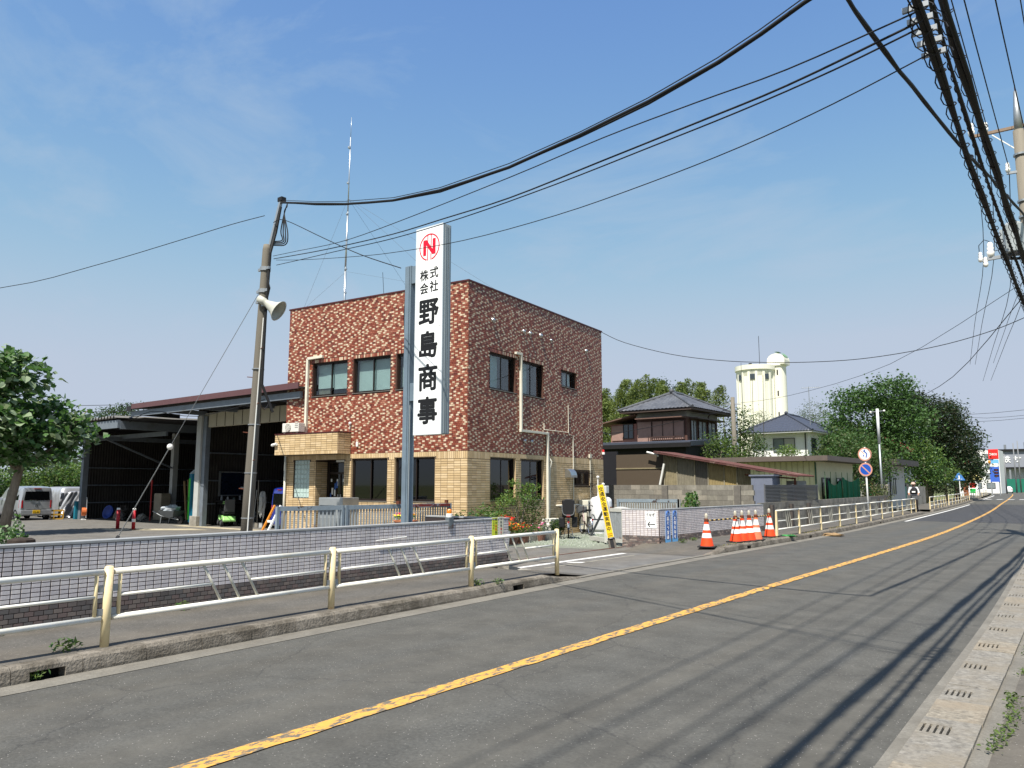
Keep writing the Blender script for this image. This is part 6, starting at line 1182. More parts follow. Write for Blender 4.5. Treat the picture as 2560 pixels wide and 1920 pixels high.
for k, (x, y, z, lab) in enumerate(CN): cone(lab, (x,y,z), random.uniform(-.3,.3), faded=(k == 4))
def bar(label, a, b):
    t = thing('cone_bar', label, 'bar', (0,0,0)); a, b = Vector(a), Vector(b); n = 16
    for k in range(n): MB().tube([a.lerp(b,k/n), a.lerp(b,(k+1)/n)], .017, 8).build('stripe', M('bar_yellow', C(206,176,110), .5, .1) if k % 2 else INK, t, smooth=True)
bar('striped cone bar from the single cone to the cluster', (-8.42,18.85,.80), (-8.36,21.0,.80)); bar('striped cone bar from the cluster to the last cone', (-8.30,21.45,.80), (-8.45,23.45,.80))
tag(lump((-8.1,24.1,.17), (.25,.12,.03), 10, 6, .4, 77).build('green_rope', M('rope_green', C(60,130,70), .8, .2)), 'scrap of green rope beside the last traffic cone', 'rope')
tag(lump((-7.75,27.4,.05), (.3,.2,.06), 12, 6, .4, 78).build('leaf_litter', M('litter_brown', C(140,116,84), .9, .3, 20)), 'heap of dry brown litter in the kerb gutter', 'litter')
# ================================================================== ROAD SIGNS
sg = thing('road_sign', 'white post with no-overtaking disc above a no-parking disc', 'road sign', (-8.95,37.3,.15)); SRD = M('sign_red', C(206,150,130), .5, .08); SBL = M('sign_blue', C(36,86,178), .45, .05)
MB().tube([(0,0,0),(0,0,3.25)], .038, 10).build('post', PWH, sg, smooth=True)
def disc_face(t, z, bluec, r=.30):
    a = R(-8); o = MB().lathe([(.001,0),(r,0),(r,.012),(.001,.012)], (0,0,0), 32).build('disc', SRD, t, loc=(0,-.06,z), rot=(R(90),0,a)); MB().lathe([(.001,.0125),(r*.80 if bluec is None else r*.78,.0125)], (0,0,0), 32).build('disc_field', PWH if bluec is None else bluec, o); return o
d1 = disc_face(sg, 2.93, None); d2 = disc_face(sg, 2.25, SBL)
MB().beam((-.17,.17,.015),(.17,-.17,.015),.05,.004,(0,0,1)).build('slash', SRD, d2)
MB().beam((.05,-.15,.015),(.10,.02,.015),.045,.004).beam((.10,.02,.0152),(-.0,.12,.0152),.045,.004).prism([(-.06,.10),(.04,.2),(.05,.08)], (-.02,.03,.013), (1,0,0), (0,1,0), (0,0,.004)).beam((-.08,-.1,.015),(-.04,-.02,.015),.04,.004).build('arrow', SBL, d1); MB().beam((-.16,.16,.0135),(-.02,.02,.0135),.03,.003).build('slash', SRD, d1)
tri = thing('road_sign', 'blue triangular pedestrian crossing sign by the dark trees', 'road sign', (-11.95,84,.15)); MB().tube([(0,0,0),(0,0,2.3)], .04, 8).build('post', PWH, tri); MB().prism([(-.5,0),(.5,0),(0,.88)], (0,-.05,2.0), (1,0,0), (0,0,1), (0,-.02,0)).build('plate', M('sign_sky', C(70,128,196), .5, .06), tri); MB().box(-.06,-.075,2.15,.06,-.071,2.45).box(-.25,-.0752,2.1,.25,-.071,2.14).build('symbol', PWH, tri)
cm = thing('road_mirror', 'round convex traffic mirror on an orange post by the low white building', 'mirror', (-13.0,55.5,.1)); OPM = M('post_orange', C(190,92,54), .6, .1); MB().tube([(0,0,0),(0,0,2.0)], .04, 8).build('post', OPM, cm); MB().lathe([(.001,-.08),(.2,-.07),(.33,-.02),(.35,.01),(.33,.03),(.001,.03)], (0,0,0), 24).build('mirror', M('mirror_dark', C(120,122,118), .08, .05, metal=.9), cm, loc=(0,-.1,2.1), rot=(R(90),0,R(-10)), smooth=True)
cm2 = thing('road_mirror', 'round grey traffic mirror seen from behind under the dark trees', 'mirror', (-14.6,100,.1)); MB().tube([(0,0,0),(0,0,2.4)], .04, 8).build('post', OPM, cm2); MB().lathe([(.001,-.06),(.4,-.03),(.42,.02),(.001,.04)], (0,0,0), 20).build('mirror', M('fan_grey', C(120,122,122)), cm2, loc=(0,0,2.7), rot=(R(90),0,R(30)))
sp2 = thing('street_pole', 'slim white service pole beside the low white building', 'pole', (-11.75,52.6,.1)); MB().tube([(0,0,0),(0,0,4.2)], .06, 10).build('lower_tube', GALV, sp2, smooth=True); MB().tube([(0,0,4.2),(0,0,6.4)], .085, 10).build('upper_tube', M('pole_pale', C(206,208,208), .5, .05), sp2, smooth=True); MB().tube([(-.4,0,6.2),(.4,0,6.25)], .025, 6).build('arm', GALV, sp2); MB().sphere((-.4,0,6.2), .07, 8, 6).sphere((.4,0,6.25), .07, 8, 6).build('insulator', PORC, sp2)
# ================================================================== CYCLIST
def person(label, loc, rz):
    t = thing('person', label, 'person', loc, rz)
    V = {'pelvis':(0,0,.92),'belly':(.03,0,1.05),'chest':(.08,0,1.26),'neck':(.10,0,1.44),'head':(.12,0,1.56),'top':(.12,0,1.66),'shl':(.08,.19,1.38),'ell':(.12,.27,1.12),'hal':(.33,.24,1.0),'shr':(.08,-.19,1.38),'elr':(.12,-.27,1.12),'har':(.33,-.24,1.0),'hipl':(0,.10,.88),'knl':(.10,.12,.50),'anl':(.0,.13,.10),'tol':(.16,.13,.05),'hipr':(0,-.10,.88),'knr':(.14,-.16,.52),'anr':(.02,-.22,.10),'tor':(.18,-.24,.05)}
    Rr = {'pelvis':.15,'belly':.15,'chest':.165,'neck':.06,'head':.105,'top':.07,'shl':.075,'ell':.052,'hal':.04,'shr':.075,'elr':.052,'har':.04,'hipl':.10,'knl':.075,'anl':.05,'tol':.045,'hipr':.10,'knr':.075,'anr':.05,'tor':.045}
    E_ = [('pelvis','belly'),('belly','chest'),('chest','neck'),('neck','head'),('head','top'),('chest','shl'),('shl','ell'),('ell','hal'),('chest','shr'),('shr','elr'),('elr','har'),('pelvis','hipl'),('hipl','knl'),('knl','anl'),('anl','tol'),('pelvis','hipr'),('hipr','knr'),('knr','anr'),('anr','tor')]
    ks = list(V); me = bpy.data.meshes.new('body'); me.from_pydata([V[k] for k in ks], [(ks.index(a), ks.index(b)) for a, b in E_], [])
    o = bpy.data.objects.new('body', me); COL.objects.link(o); o.parent = t
    sk = o.modifiers.new('skin', 'SKIN'); 
    if not me.skin_vertices: me.attributes.new('skin', 'FLOAT', 'POINT') 
    if me.skin_vertices:
        for i, k in enumerate(ks): me.skin_vertices[0].data[i].radius = (Rr[k], Rr[k]); me.skin_vertices[0].data[i].use_root = (k == 'pelvis')
    ss = o.modifiers.new('sub', 'SUBSURF'); ss.levels = 2; ss.render_levels = 2
    skin = M('skin', C(196,150,124), .6, .06); sh_ = M('shirt_white', C(222,222,220), .8, .05); tr_ = M('trousers_dark', C(46,40,40), .85, .12)
    dg = bpy.context.evaluated_depsgraph_get(); dg.update(); nm = bpy.data.meshes.new_from_object(o.evaluated_get(dg))
    for m_ in (tr_, sh_, skin): nm.materials.append(m_)
    for p in nm.polygons:
        c = p.center; p.material_index = 2 if c.z > 1.46 or (c.x > .2 and c.z > .9) else (1 if c.z > .98 else 0); p.use_smooth = True
    o.modifiers.clear(); o.data = nm
    MB().lathe([(.001,.12),(.08,.105),(.115,.05),(.118,.0),(.17,-.005),(.172,-.012),(.11,-.012)], (.12,0,1.62), 16).build('hat', M('hat_pink', C(196,164,150), .85, .08), t, smooth=True)
    MB().box(.205,-.075,1.545,.235,.075,1.58).build('sunglasses', DKM, t); lump((.27,.02,1.18), (.13,.2,.24), 12, 8, .08, 91).build('front_bag', M('bag_black', C(30,30,33), .7, .1), t); MB().box(.36,-.08,1.12,.41,.10,1.2).build('bag_print', PWH, t)
    for s in (-1,1):
        for k in range(4): MB().tube([(.33,s*.24+.02*(k-1.5),1.0),(.38,s*.24+.02*(k-1.5),.995),(.39,s*.24+.02*(k-1.5),.96)], .008, 5).build('finger', skin, t)
        MB().tube([(.32,s*.21,1.0),(.36,s*.19,.98)], .009, 5).build('thumb', skin, t)
    return t
person('person in a pale hat and white shirt with a dark bag, astride a bicycle', (-9.72,51.3,.15), R(-82))
bicycle('dark bicycle under the person on the far pavement', (-9.62,51.1,.15), R(-82), False, frame=(40,40,44))
# ================================================================== NEIGHBOURING YARD WALLS AND LEAN-TO
BLK_ = [M('block_%d' % i, C(*c), .92, .2, 7, .3, 40, big=1.1, col2=tuple(x*.6 for x in C(*c)), fac=(.48,.7), stretch=(1,1,.5)) for i, c in enumerate([(136,132,122),(126,122,112),(146,140,128),(118,114,106)])]
def block_wall(t, path, z0, rows, bw=.40, bh=.19, th=.12, lim=300, skip=None):
    """concrete blocks laid along a path; each block its own piece"""
    cache = {}; cum = [0]; P = [Vector((*p,0)) for p in path]
    for a, b in zip(P[:-1], P[1:]): cum.append(cum[-1] + (b-a).length)
    def at(s):
        for i in range(len(P)-1):
            if s <= cum[i+1] or i == len(P)-2:
                d = (P[i+1]-P[i]).normalized(); return P[i] + d*(s-cum[i]), math.atan2(d.y, d.x)
    n = int(cum[-1]/bw); cnt = 0; extra = MB()
    for r in range(rows):
        for k in range(n):
            s = (k + .5 + (.5 if r % 2 else 0))*bw
            if s > cum[-1]: continue
            p, a = at(s); z = z0 + (r+.5)*bh; key = random.randrange(4)
            if cnt < lim:
                if key not in cache: cache[key] = MB().box(-bw/2+.004,-th/2,-bh/2+.004,bw/2-.004,th/2,bh/2-.004).mesh('block', BLK_[key])
                inst('block', cache[key], t, (p.x,p.y,z), (0,0,a)); cnt += 1
    L = MB()
    for a, b in zip(P[:-1], P[1:]): L.beam(a + Vector((0,0,z0+rows*bh/2)), b + Vector((0,0,z0+rows*bh/2)), th-.012, rows*bh-.006)
    L.build('mortar_core', M('mortar_grey', C(110,106,98), .95, .15, 12), t)
bw1 = thing('block_wall', 'tall stained concrete block wall behind the office', 'wall'); block_wall(bw1, [(-17.4,27.5),(-10.45,27.5)], 0, 9)
for x in (-13.9,-11.0): MB().box(x-.12,27.36,0,x+.12,27.43,1.68).build('buttress', M('buttress_dark', C(104,100,94), .9, .2, 6), bw1)
bw2 = thing('block_wall', 'low concrete block wall behind the white guardrail', 'wall'); block_wall(bw2, [(-9.92,26.6),(-10.15,34),(-10.75,44),(-11.35,52)], .14, 5)
for k in range(11): y = 27.6+k*2.3; x = -9.85-.056*(y-26.6) if y > 34 else -9.83-.031*(y-26.6); MB().box(x,y-.09,.14,x+.09,y+.09,1.0).build('pilaster', M('pilaster_dark', C(78,72,68), .9, .2, 8), bw2)
lf = thing('louvre_fence', 'grey horizontal louvre screen above the block wall', 'fence'); LGM = M('louvre_grey', C(104,106,110), .5, .08, 6, metal=.3)
me = MB().hexa([(-.012,-3.08,-.026),(.03,-3.08,.005),(.03,3.08,.005),(-.012,3.08,-.026)], [(-.012,-3.08,-.006),(.03,-3.08,.026),(.03,3.08,.026),(-.012,3.08,-.006)]).mesh('slat', LGM)
for k in range(13): inst('slat', me, lf, (-10.1,30.8,1.06+k*.052))
for y in (27.72,29.25,30.8,32.3,33.88): MB().box(-10.13,y-.02,.9,-10.09,y+.02,1.74).build('post', LGM, lf)
LT = thing('lean_to_shed', 'patched translucent lean-to shed with a rusty red sloping roof', 'shed'); PC = [M('poly_%d' % i, C(*c), .45, .18, 5, big=.8, col2=tuple(x*.7 for x in C(*c)), fac=(.45,.7)) for i, c in enumerate([(150,134,96),(136,126,100),(96,92,84),(166,146,98),(128,122,106)])]
RR = M('roof_rust', C(86,54,50), .8, .2, 6, big=1.2, col2=C(132,116,106), fac=(.55,.7))
top = lambda x: 3.14 - max(0,(x+16.23))*.178
xs = [-16.23,-15.6,-14.75,-14.13,-13.4,-12.83,-12.24]
for k, (a, b) in enumerate(zip(xs[:-1], xs[1:])):
    mb = MB(); n = max(6, int((b-a)/.072)*4)
    for i in range(n+1): x = a+(b-a)*i/n; y = 32.0+.012*math.sin(i*math.pi/2); mb.v += [(x,y,.05),(x,y,top(x)-.05)]
    for i in range(n): mb.f.append((2*i,2*i+2,2*i+3,2*i+1)); mb.mi.append(0)
    mb.build('wall_sheet', PC[(k*3+1) % 5], LT); MB().box(a-.02,31.96,.05,a+.02,31.985,top(a)-.06).build('batten', M('batten', C(150,142,120), .8, .15), LT)
MB().box(-18.73,32.0,.05,-16.25,32.06,3.12).build('dark_panel', M('panel_brown', C(84,74,62), .5, .12, 4, stretch=(20,1,1)), LT); MB().box(-18.73,31.97,2.44,-16.25,31.999,2.50).build('panel_rail', PC[1], LT); MB().box(-19.6,32.1,.0,-18.75,32.2,3.29).build('black_wall', M('wall_black', C(30,30,34), .7, .1), LT)
mb = MB(); corrugated(mb, (-16.57,31.6,3.23), (0,1,0), (1,0,-.178), 2.2, 6.5, .11, .018); corrugated(mb, (-16.57,31.6,3.20), (0,1,0), (1,0,-.178), 2.2, 6.5, .11, .018); mb.build('roof', RR, LT)
MB().beam((-16.57,31.59,3.18),(-10.16,31.59,2.04),.03,.06).build('verge_board', RR, LT)
for k in range(7): x = -15.6+k*.75; MB().beam((x,31.62,top(x)-.06),(x,33.7,top(x)-.06),.06,.07).build('purlin', PLK, LT)
MB().beam((-12.4,31.8,2.14),(-10.3,31.8,1.96),.06,.06).build('rafter', RUST, LT); MB().box(-10.38,31.8,.3,-10.32,31.86,2.0).build('post', RUST, LT)
MB().tube([(-16.37,31.8,1.72),(-16.14,31.8,2.66)], .05, 8).build('drain_pipe', WHITE, LT); MB().tube([(-16.97,31.75,3.2),(-16.46,31.75,3.08),(-16.4,31.75,3.0)], .045, 8).build('drain_elbow', WHITE, LT)
tag(MB().box(-11.85,31.0,0,-10.98,31.9,2.06).box(-11.92,30.95,2.061,-10.9,31.95,2.12).build('tool_locker', M('locker_blue', C(112,118,134), .5, .08, 4), None), 'grey-blue metal locker under the rusty lean-to roof', 'locker')
tag(MB().box(-10.9,32.4,0,-10.45,33.6,1.88).build('tool_locker', M('locker_grey', C(140,138,130), .6, .1, 4), None, bevel=.01), 'grey metal locker further under the lean-to eave', 'locker')
# ================================================================== HOUSES
KAW = M('roof_tile_grey', C(88,90,94), .5, .2, 5, big=1.0, col2=C(66,68,72), fac=(.45,.65)); KAWB = M('roof_tile_blue', C(66,70,80), .42, .15, 5)
def roof_plane(mb, p, u, w, L, il, ir, pitch=.28, amp=.035):
    p, u, w = Vector(p), Vector(u).normalized(), Vector(w); n = u.cross(w).normalized(); m = int(L/pitch)*4; k = len(mb.v); rows = max(3, int(w.length/.28))
    for i in range(m+1):
        s = L*i/m; t = min(1.0, s/il if il > 1e-6 else 1.0, (L-s)/ir if ir > 1e-6 else 1.0); h = amp*(.5+.5*math.sin(i*math.pi/2))
        for j in range(rows+1): mb.v.append(tuple(p + u*s + w*(t*j/rows) + n*(h + .02*((rows-j) % 2))))
    for i in range(m):
        for j in range(rows): a = k+i*(rows+1)+j; mb.f.append((a,a+rows+1,a+rows+2,a+1)); mb.mi.append(mb.k)
def hip_roof(t, x0, x1, y0, y1, ze, zr, mat, ridge_y=True, soffit=None):
    hw = (x1-x0)/2; rise = zr-ze
    mb = MB(); ins = min(hw, (y1-y0)/2-.3)
    roof_plane(mb, (x0,y0,ze), (1,0,0), (0,ins,rise), x1-x0, hw, hw); roof_plane(mb, (x1,y0,ze), (0,1,0), (-hw,0,rise), y1-y0, ins, ins)
    roof_plane(mb, (x1,y1,ze), (-1,0,0), (0,-ins,rise), x1-x0, hw, hw); roof_plane(mb, (x0,y1,ze), (0,-1,0), (hw,0,rise), y1-y0, ins, ins)
    r = mb.build('roof', mat, t)
    xm = (x0+x1)/2
    MB().tube([(xm,y0+ins-.1,zr+.06),(xm,y1-ins+.1,zr+.06)], .13, 8).build('ridge', mat, r)
    for a in ((x0,y0),(x1,y0),(x0,y1),(x1,y1)): MB().tube([(a[0],a[1],ze+.07),(xm,(y0+ins) if a[1] == y0 else (y1-ins),zr+.06)], .10, 8).build('hip_ridge', mat, r)
    MB().sphere((xm,y0+ins-.1,zr+.16), .18, 8, 6).build('ridge_end', mat, r)
    MB().box(x0+.06,y0+.06,ze-.14,x1-.06,y1-.06,ze-.005).build('eave', soffit or M('eave_brown', C(84,70,62), .7, .15, 5), t)
def simple_win(t, a, b, z0, z1, ax, pos, frame, gl, mull=1, curtain=None, out=-1):
    """framed window on a wall: ax 0 = wall facing -y at y=pos, ax 1 = wall facing +x at x=pos"""
    def bx(mb, s0, s1, d0, d1, za, zb):
        if ax == 0: mb.box(s0,pos-d1,za,s1,pos-d0,zb)
        else: mb.box(pos+d0,s0,za,pos+d1,s1,zb)
    w = MB(); e = .05; bx(w,a,a+e,0.002,.06,z0,z1); bx(w,b-e,b,0.002,.06,z0,z1); bx(w,a+e,b-e,0.002,.06,z0,z0+e); bx(w,a+e,b-e,0.002,.06,z1-e,z1)
    for k in range(mull): s = a+(b-a)*(k+1)/(mull+1); bx(w,s-e/2,s+e/2,0.002,.055,z0+e,z1-e)
    o = w.build('window', frame, t); g = MB(); bx(g,a+e,b-e,.003,.02,z0+e,z1-e); g.build('pane', gl, o)
    if curtain: c = MB(); bx(c,a+(b-a)*.52,b-e,.021,.03,z0+e,z1-e); c.build('curtain', curtain, o)
    return o
WGL = M('far_glass', C(56,66,72), .08, .15, 2, spec=.7); WGL2 = M('far_glass_pale', C(122,130,132), .15, .15, 2, spec=.6); BRF = M('frame_brown', C(70,52,46), .5, .1); PINK = M('siding_pink', C(150,104,94), .7, .1, 6, stretch=(9,9,.2)); BRW = M('timber_brown', C(92,66,58), .8, .15, 5); PLB = M('plaster_grey', C(150,148,140), .85, .08, 3)
H1 = thing('house', 'old two-storey house with grey tiled hip roof and pink-brown siding', 'house'); 
MB().box(-26.4,48,0,-22.6,53,6.7).build('wall', BRW, H1); MB().box(-26.42,47.98,6.3,-22.58,53.02,6.72).build('wall_frieze', PLB, H1)
hip_roof(H1, -27.3,-21.7,47.0,54.2,6.8,8.15,KAW)
MB().box(-28.6,48.2,0,-26.41,52,6.0).build('annex_wall', PINK, H1); MB().hexa([(-29.5,47.6,5.95),(-26.3,47.6,6.55),(-26.3,52.4,6.55),(-29.5,52.4,5.95)], [(-29.5,47.6,6.03),(-26.3,47.6,6.63),(-26.3,52.4,6.63),(-29.5,52.4,6.03)]).build('annex_roof', M('roof_brown', C(104,80,70), .7, .15), H1)
simple_win(H1,-27.6,-26.75,4.95,6.0,0,48.2,BRF,WGL); MB().box(-28.5,48.14,4.85,-27.6,48.19,5.9).build('shutter_box', M('shutter_mauve', C(150,122,112), .6, .1), H1)
simple_win(H1,-25.2,-22.75,4.75,6.1,0,47.98,BRF,M('shutter_mauve', C(150,122,112)),2); MB().box(-26.3,47.92,4.4,-25.25,47.97,6.05).build('shutter_box', M('shutter_mauve', C(150,122,112)), H1)
MB().box(-26.1,47.2,6.2,-22.6,47.95,6.27).build('awning', M('roof_brown', C(104,80,70)), H1)
MB().box(-25.2,47.3,4.9,-22.7,47.36,4.97).box(-25.2,47.3,4.3,-22.7,47.36,4.36).build('balcony_rail', BRF, H1)
me = MB().box(-.02,-.02,4.361,.02,.02,4.899).mesh('baluster', BRF)
for k in range(17): inst('baluster', me, H1, (-25.15+k*.152,47.33,0))
for a, b in ((48.5,49.4),(49.7,51.0),(51.3,52.6)): simple_win(H1,a,b,4.6,6.1,1,-22.58,BRF,WGL2,1)
MB().box(-22.5,48.2,6.15,-21.9,52.8,6.22).build('side_awning', BRF, H1); MB().tube([(-22.0,50.6,6.7),(-22.2,50.6,6.4),(-22.2,50.6,5.9)], .05, 6).build('downpipe', BRF, H1)
MB().hexa([(-27.8,40.5,4.0),(-18.9,40.5,3.9),(-19.9,46.9,4.35),(-27.8,46.9,4.35)], [(-27.8,40.5,4.28),(-18.9,40.5,4.18),(-19.9,46.9,4.6),(-27.8,46.9,4.6)]).build('lower_roof', M('roof_slate', C(70,74,84), .5, .12, 4), H1); MB().box(-27.6,41,0,-19.4,46.8,4.0).build('lower_wall', M('wall_black', C(30,30,34)), H1); MB().box(-27.8,40.4,3.86,-18.85,40.49,4.1).build('gutter', DKM, H1)
H2 = thing('house', 'white two-storey house with dark blue tiled roof', 'house'); WHW = M('plaster_white', C(226,226,222), .8, .04, 2)
MB().box(-28.4,75,0,-23.0,84,6.7).build('wall', WHW, H2); MB().box(-28.42,74.96,3.9,-22.96,84,4.35).build('plinth', WHW, H2); hip_roof(H2,-29.3,-22.2,74.0,85,6.8,8.7,KAWB,soffit=M('eave_white', C(196,196,192), .7, .05))
simple_win(H2,-26.3,-24.2,4.9,6.2,0,74.98,M('frame_dark', C(60,60,62), .5, .1),WGL2,1,M('curtain_grey', C(170,168,160), .9, .1, 9, stretch=(12,12,.2)))
for a in (76,79,82): simple_win(H2,a,a+1.4,4.7,6.2,1,-22.96,M('frame_dark', C(60,60,62)),WGL,1)
MB().tube([(-23.2,74.9,6.7),(-23.2,74.9,2)], .06, 6).build('downpipe', DKM, H2)
ya = thing('television_aerial', 'roof television aerial on a thin mast in front of the water tower', 'antenna', (-23.6,78,7.0)); MB().tube([(0,0,0),(0,0,4.4)], .035, 6).build('mast', GALV, ya); MB().tube([(-.7,0,4.3),(1.1,0,4.25)], .025, 5).build('boom', GALV, ya)
for k in range(9): MB().tube([(-.6+.2*k,-.3,4.3),(-.6+.2*k,.3,4.3)], .012, 4).build('element', GALV, ya)
H3 = thing('prefab_building', 'single-storey cream clad building with flat brown roof edge', 'building'); CRS = M('siding_cream', C(206,202,168), .65, .08, 4, big=.6, col2=C(184,178,146), fac=(.5,.75))
MB().box(-17.2,42,0,-12.5,49,2.95).build('wall', CRS, H3)
for k in range(16): MB().box(-17.1+k*.3,41.975,.1,-17.07+k*.3,41.999,2.93).build('seam', M('seam_cream', C(170,166,136), .7, .1), H3)
MB().box(-17.9,41.2,2.96,-11.7,49.8,3.22).build('roof_edge', M('roof_edge_brown', C(96,86,80), .6, .1), H3); MB().tube([(-12.55,41.93,2.9),(-12.55,41.93,.2)], .045, 6).build('downpipe', M('pipe_green', C(60,90,72), .6, .1), H3)
for a in (42.7,45.4): simple_win(H3,a,a+1.5,.9,2.1,1,-12.5,DKM,WGL,1)
gn = M('net_green', C(16,104,66), .8, .15, 9)
for k, (a, b) in enumerate(((42.3,44.6),(45.0,48.4))):
    mb = MB(); n = 24
    for i in range(n+1): s = a+(b-a)*i/n; x = -12.05+.03*math.sin(i*1.1); zt = 1.95-.25*math.sin(math.pi*i/n)+(.2 if k else 0); mb.v += [(x,s,.85),(x+.02,s,(zt+.85)/2),(x,s,zt)]
    for i in range(n): mb.f += [(3*i,3*i+3,3*i+4,3*i+1),(3*i+1,3*i+4,3*i+5,3*i+2)]; mb.mi += [0,0]
    tag(mb.build('garden_net', gn, smooth=True), ['green garden net nearer the drain pipe of the cream building', 'green garden net at the far end of the cream building'][k], 'net')
for k, y in enumerate((41.6,42.6,43.6,44.7,45.8,46.9,48.0)): tag(MB().tube([(-12.0,y,.3),(-12.0,y+.05,2.4)], .015, 5).build('garden_cane', M('cane_green', C(70,110,70), .7, .1)), ORD[k] + ' thin green garden cane from the drain pipe of the cream building', 'cane', 'garden canes by the cream building')
H4 = thing('prefab_building', 'small white single-storey building with a brown roof and green side panel', 'building'); MB().box(-17,59.5,0,-12.9,65,3.1).build('wall', M('wall_pale', C(190,190,184), .8, .06), H4); MB().box(-17.8,58.6,3.11,-12.0,65.8,3.5).build('roof_edge', M('roof_edge_dark', C(70,64,62), .6, .1), H4); MB().box(-14.3,59.42,0,-13.6,59.49,3.0).build('green_panel', M('panel_green', C(20,130,86), .6, .08), H4); simple_win(H4,60.6,61.9,1.0,2.3,1,-12.9,GALV,WGL,1); MB().tube([(-12.85,60.2,3.1),(-12.85,60.1,2.5),(-12.88,60,.2)], .05, 6).build('downpipe', DKM, H4)
H5 = thing('house', 'small house with a red roof half hidden by trees', 'house'); MB().box(-22,86,0,-17.5,93,5.2).build('wall', WHW, H5); MB().hexa([(-23,85,5.1),(-16.6,85,5.1),(-16.6,94,5.1),(-23,94,5.1)], [(-19.9,85,7.0),(-19.7,85,7.0),(-19.7,94,7.0),(-19.9,94,7.0)]).build('roof', M('roof_red', C(136,70,62), .6, .1), H5); MB().tube([(-19.8,88,7),(-19.8,88,10.5)], .05, 5).box(-20.8,87.97,10.4,-18.8,88.03,10.46).build('aerial', DKM, H5)
gt = thing('garden_wall', 'pale gate posts and wall with a green net beyond the cyclist', 'wall'); MB().box(-12.9,57.2,.0,-12.4,57.7,1.75).build('gate_post', CONC, gt, bevel=.02); MB().box(-13.5,60,.0,-13.3,75,1.6).build('wall_panel', CONC, gt); MB().box(-13.28,60.5,.5,-13.2,67,1.75).build('net_panel', M('net_pale', C(110,160,140), .8, .15, 6), gt); MB().box(-13.6,57.9,1.61,-13.2,68,1.8).build('wall_coping', CONC_L, gt)
for k in range(13): tag(MB().tube([(-13.7,58.5+k*.8,1.0),(-13.7+random.uniform(-.1,.1),58.5+k*.8,random.uniform(2.3,3.1))], .03, 5).build('garden_stake', M('cane_pale', C(176,172,150), .8, .1)), ORD[k] + ' pale garden stake from the gate post beyond the cyclist', 'stake', 'garden stakes beyond the cyclist')
# ================================================================== WATER TOWER
WT = thing('water_tower', 'cream ribbed water tower with a green-capped stair turret', 'tower', (-66.7,180,0)); CRT = M('tower_cream', C(228,226,210), .7, .04, .6, big=.3, col2=C(219,214,192), fac=(.5,.8), stretch=(1,1,.1))
MB().lathe([(4.1,0),(4.1,27.2),(4.5,28.6),(4.7,28.7),(4.7,29.8),(4.3,29.8),(.01,29.9)], (0,0,0), 48).build('tank_shell', CRT, WT, smooth=False)
for k in range(16): a = k*2*math.pi/16; MB().box(4.05,-.28,0,4.42,.28,28.4).build('rib', CRT, WT, rot=(0,0,a))
for k in range(8): a = (k+.25)*2*math.pi/8; MB().box(4.1,-.66,26.4,4.32,.66,27.6).build('window', M('far_glass', C(56,66,72)), WT, rot=(0,0,a))
MB().lathe([(1.7,0),(1.7,29.6),(2.0,29.7),(2.0,30.0)], (4.9,2.0,0), 24).build('stair_turret', CRT, WT, smooth=False)
MB().prism([(-2.05,0),(2.05,0),(2.05,1.0)]+[(2.05*math.cos(a),1.0+1.6*math.sin(a)) for a in [i*math.pi/10 for i in range(1,10)]]+[(-2.05,1.0)], (4.9,0.2,30.0), (1,0,0), (0,0,1), (0,3.8,0)).build('turret_head', CRT, WT); MB().lathe([(2.06,-1.4),(2.06,1.4)], (0,0,0), 16, R(20), R(100)).build('green_cap', M('cap_green', C(120,156,120), .6, .08), WT, loc=(4.9,1.9,31.0), rot=(R(90),0,0))
for z in (27.5,22.5,17.5): MB().box(4.7,.25,z,5.0,.32,z+1.2).build('slit_window', DKM, WT, loc=(.3,.02,0))
MB().tube([(1.5,-1,29.9),(1.5,-1,37)], .06, 5).build('lightning_rod', DKM, WT); MB().box(-1,-1.5,29.85,-.4,-.9,30.6).build('roof_hatch', DKM, WT)
cp = thing('utility_pole', 'weathered concrete pole between the two tiled houses', 'pole', (-18.1,45,0)); MB().tube([(0,0,0),(-.05,0,7.0)], [.16,.12], 12).build('shaft', PCON, cp, smooth=True); MB().tube([(-.5,0,6.6),(.45,0,6.55)], .03, 5).build('arm', GALV, cp); cable('faint cable from the concrete pole across the water tower', [(-18.1,45,6.6),(-13,40,6.3),(-7,34,6.6),(-1.7,28,8.0)], .009)
cable('pale service cable from the concrete pole to the tiled house', [(-18.1,45,6.5),(-20,46.5,6.2),(-22.3,48,6.5)], .02); cable('service cable in front of the pink annex', [(-22.6,47.5,6.0),(-26,42,4.9),(-30,40,5.9)], .02)
for k, (x, y, h) in enumerate(((-22.6,58,11.2),(-21.9,58,10.6),(-21.2,58,10.1))): tag(MB().tube([(x,y,0),(x+.15*k,y,h)], [.04,.015], 5).build('bare_culm', M('culm_dark', C(70,70,60), .8, .1)), ['tallest','middle','shortest'][k] + ' bare thin culm standing left of the concrete pole', 'bamboo')
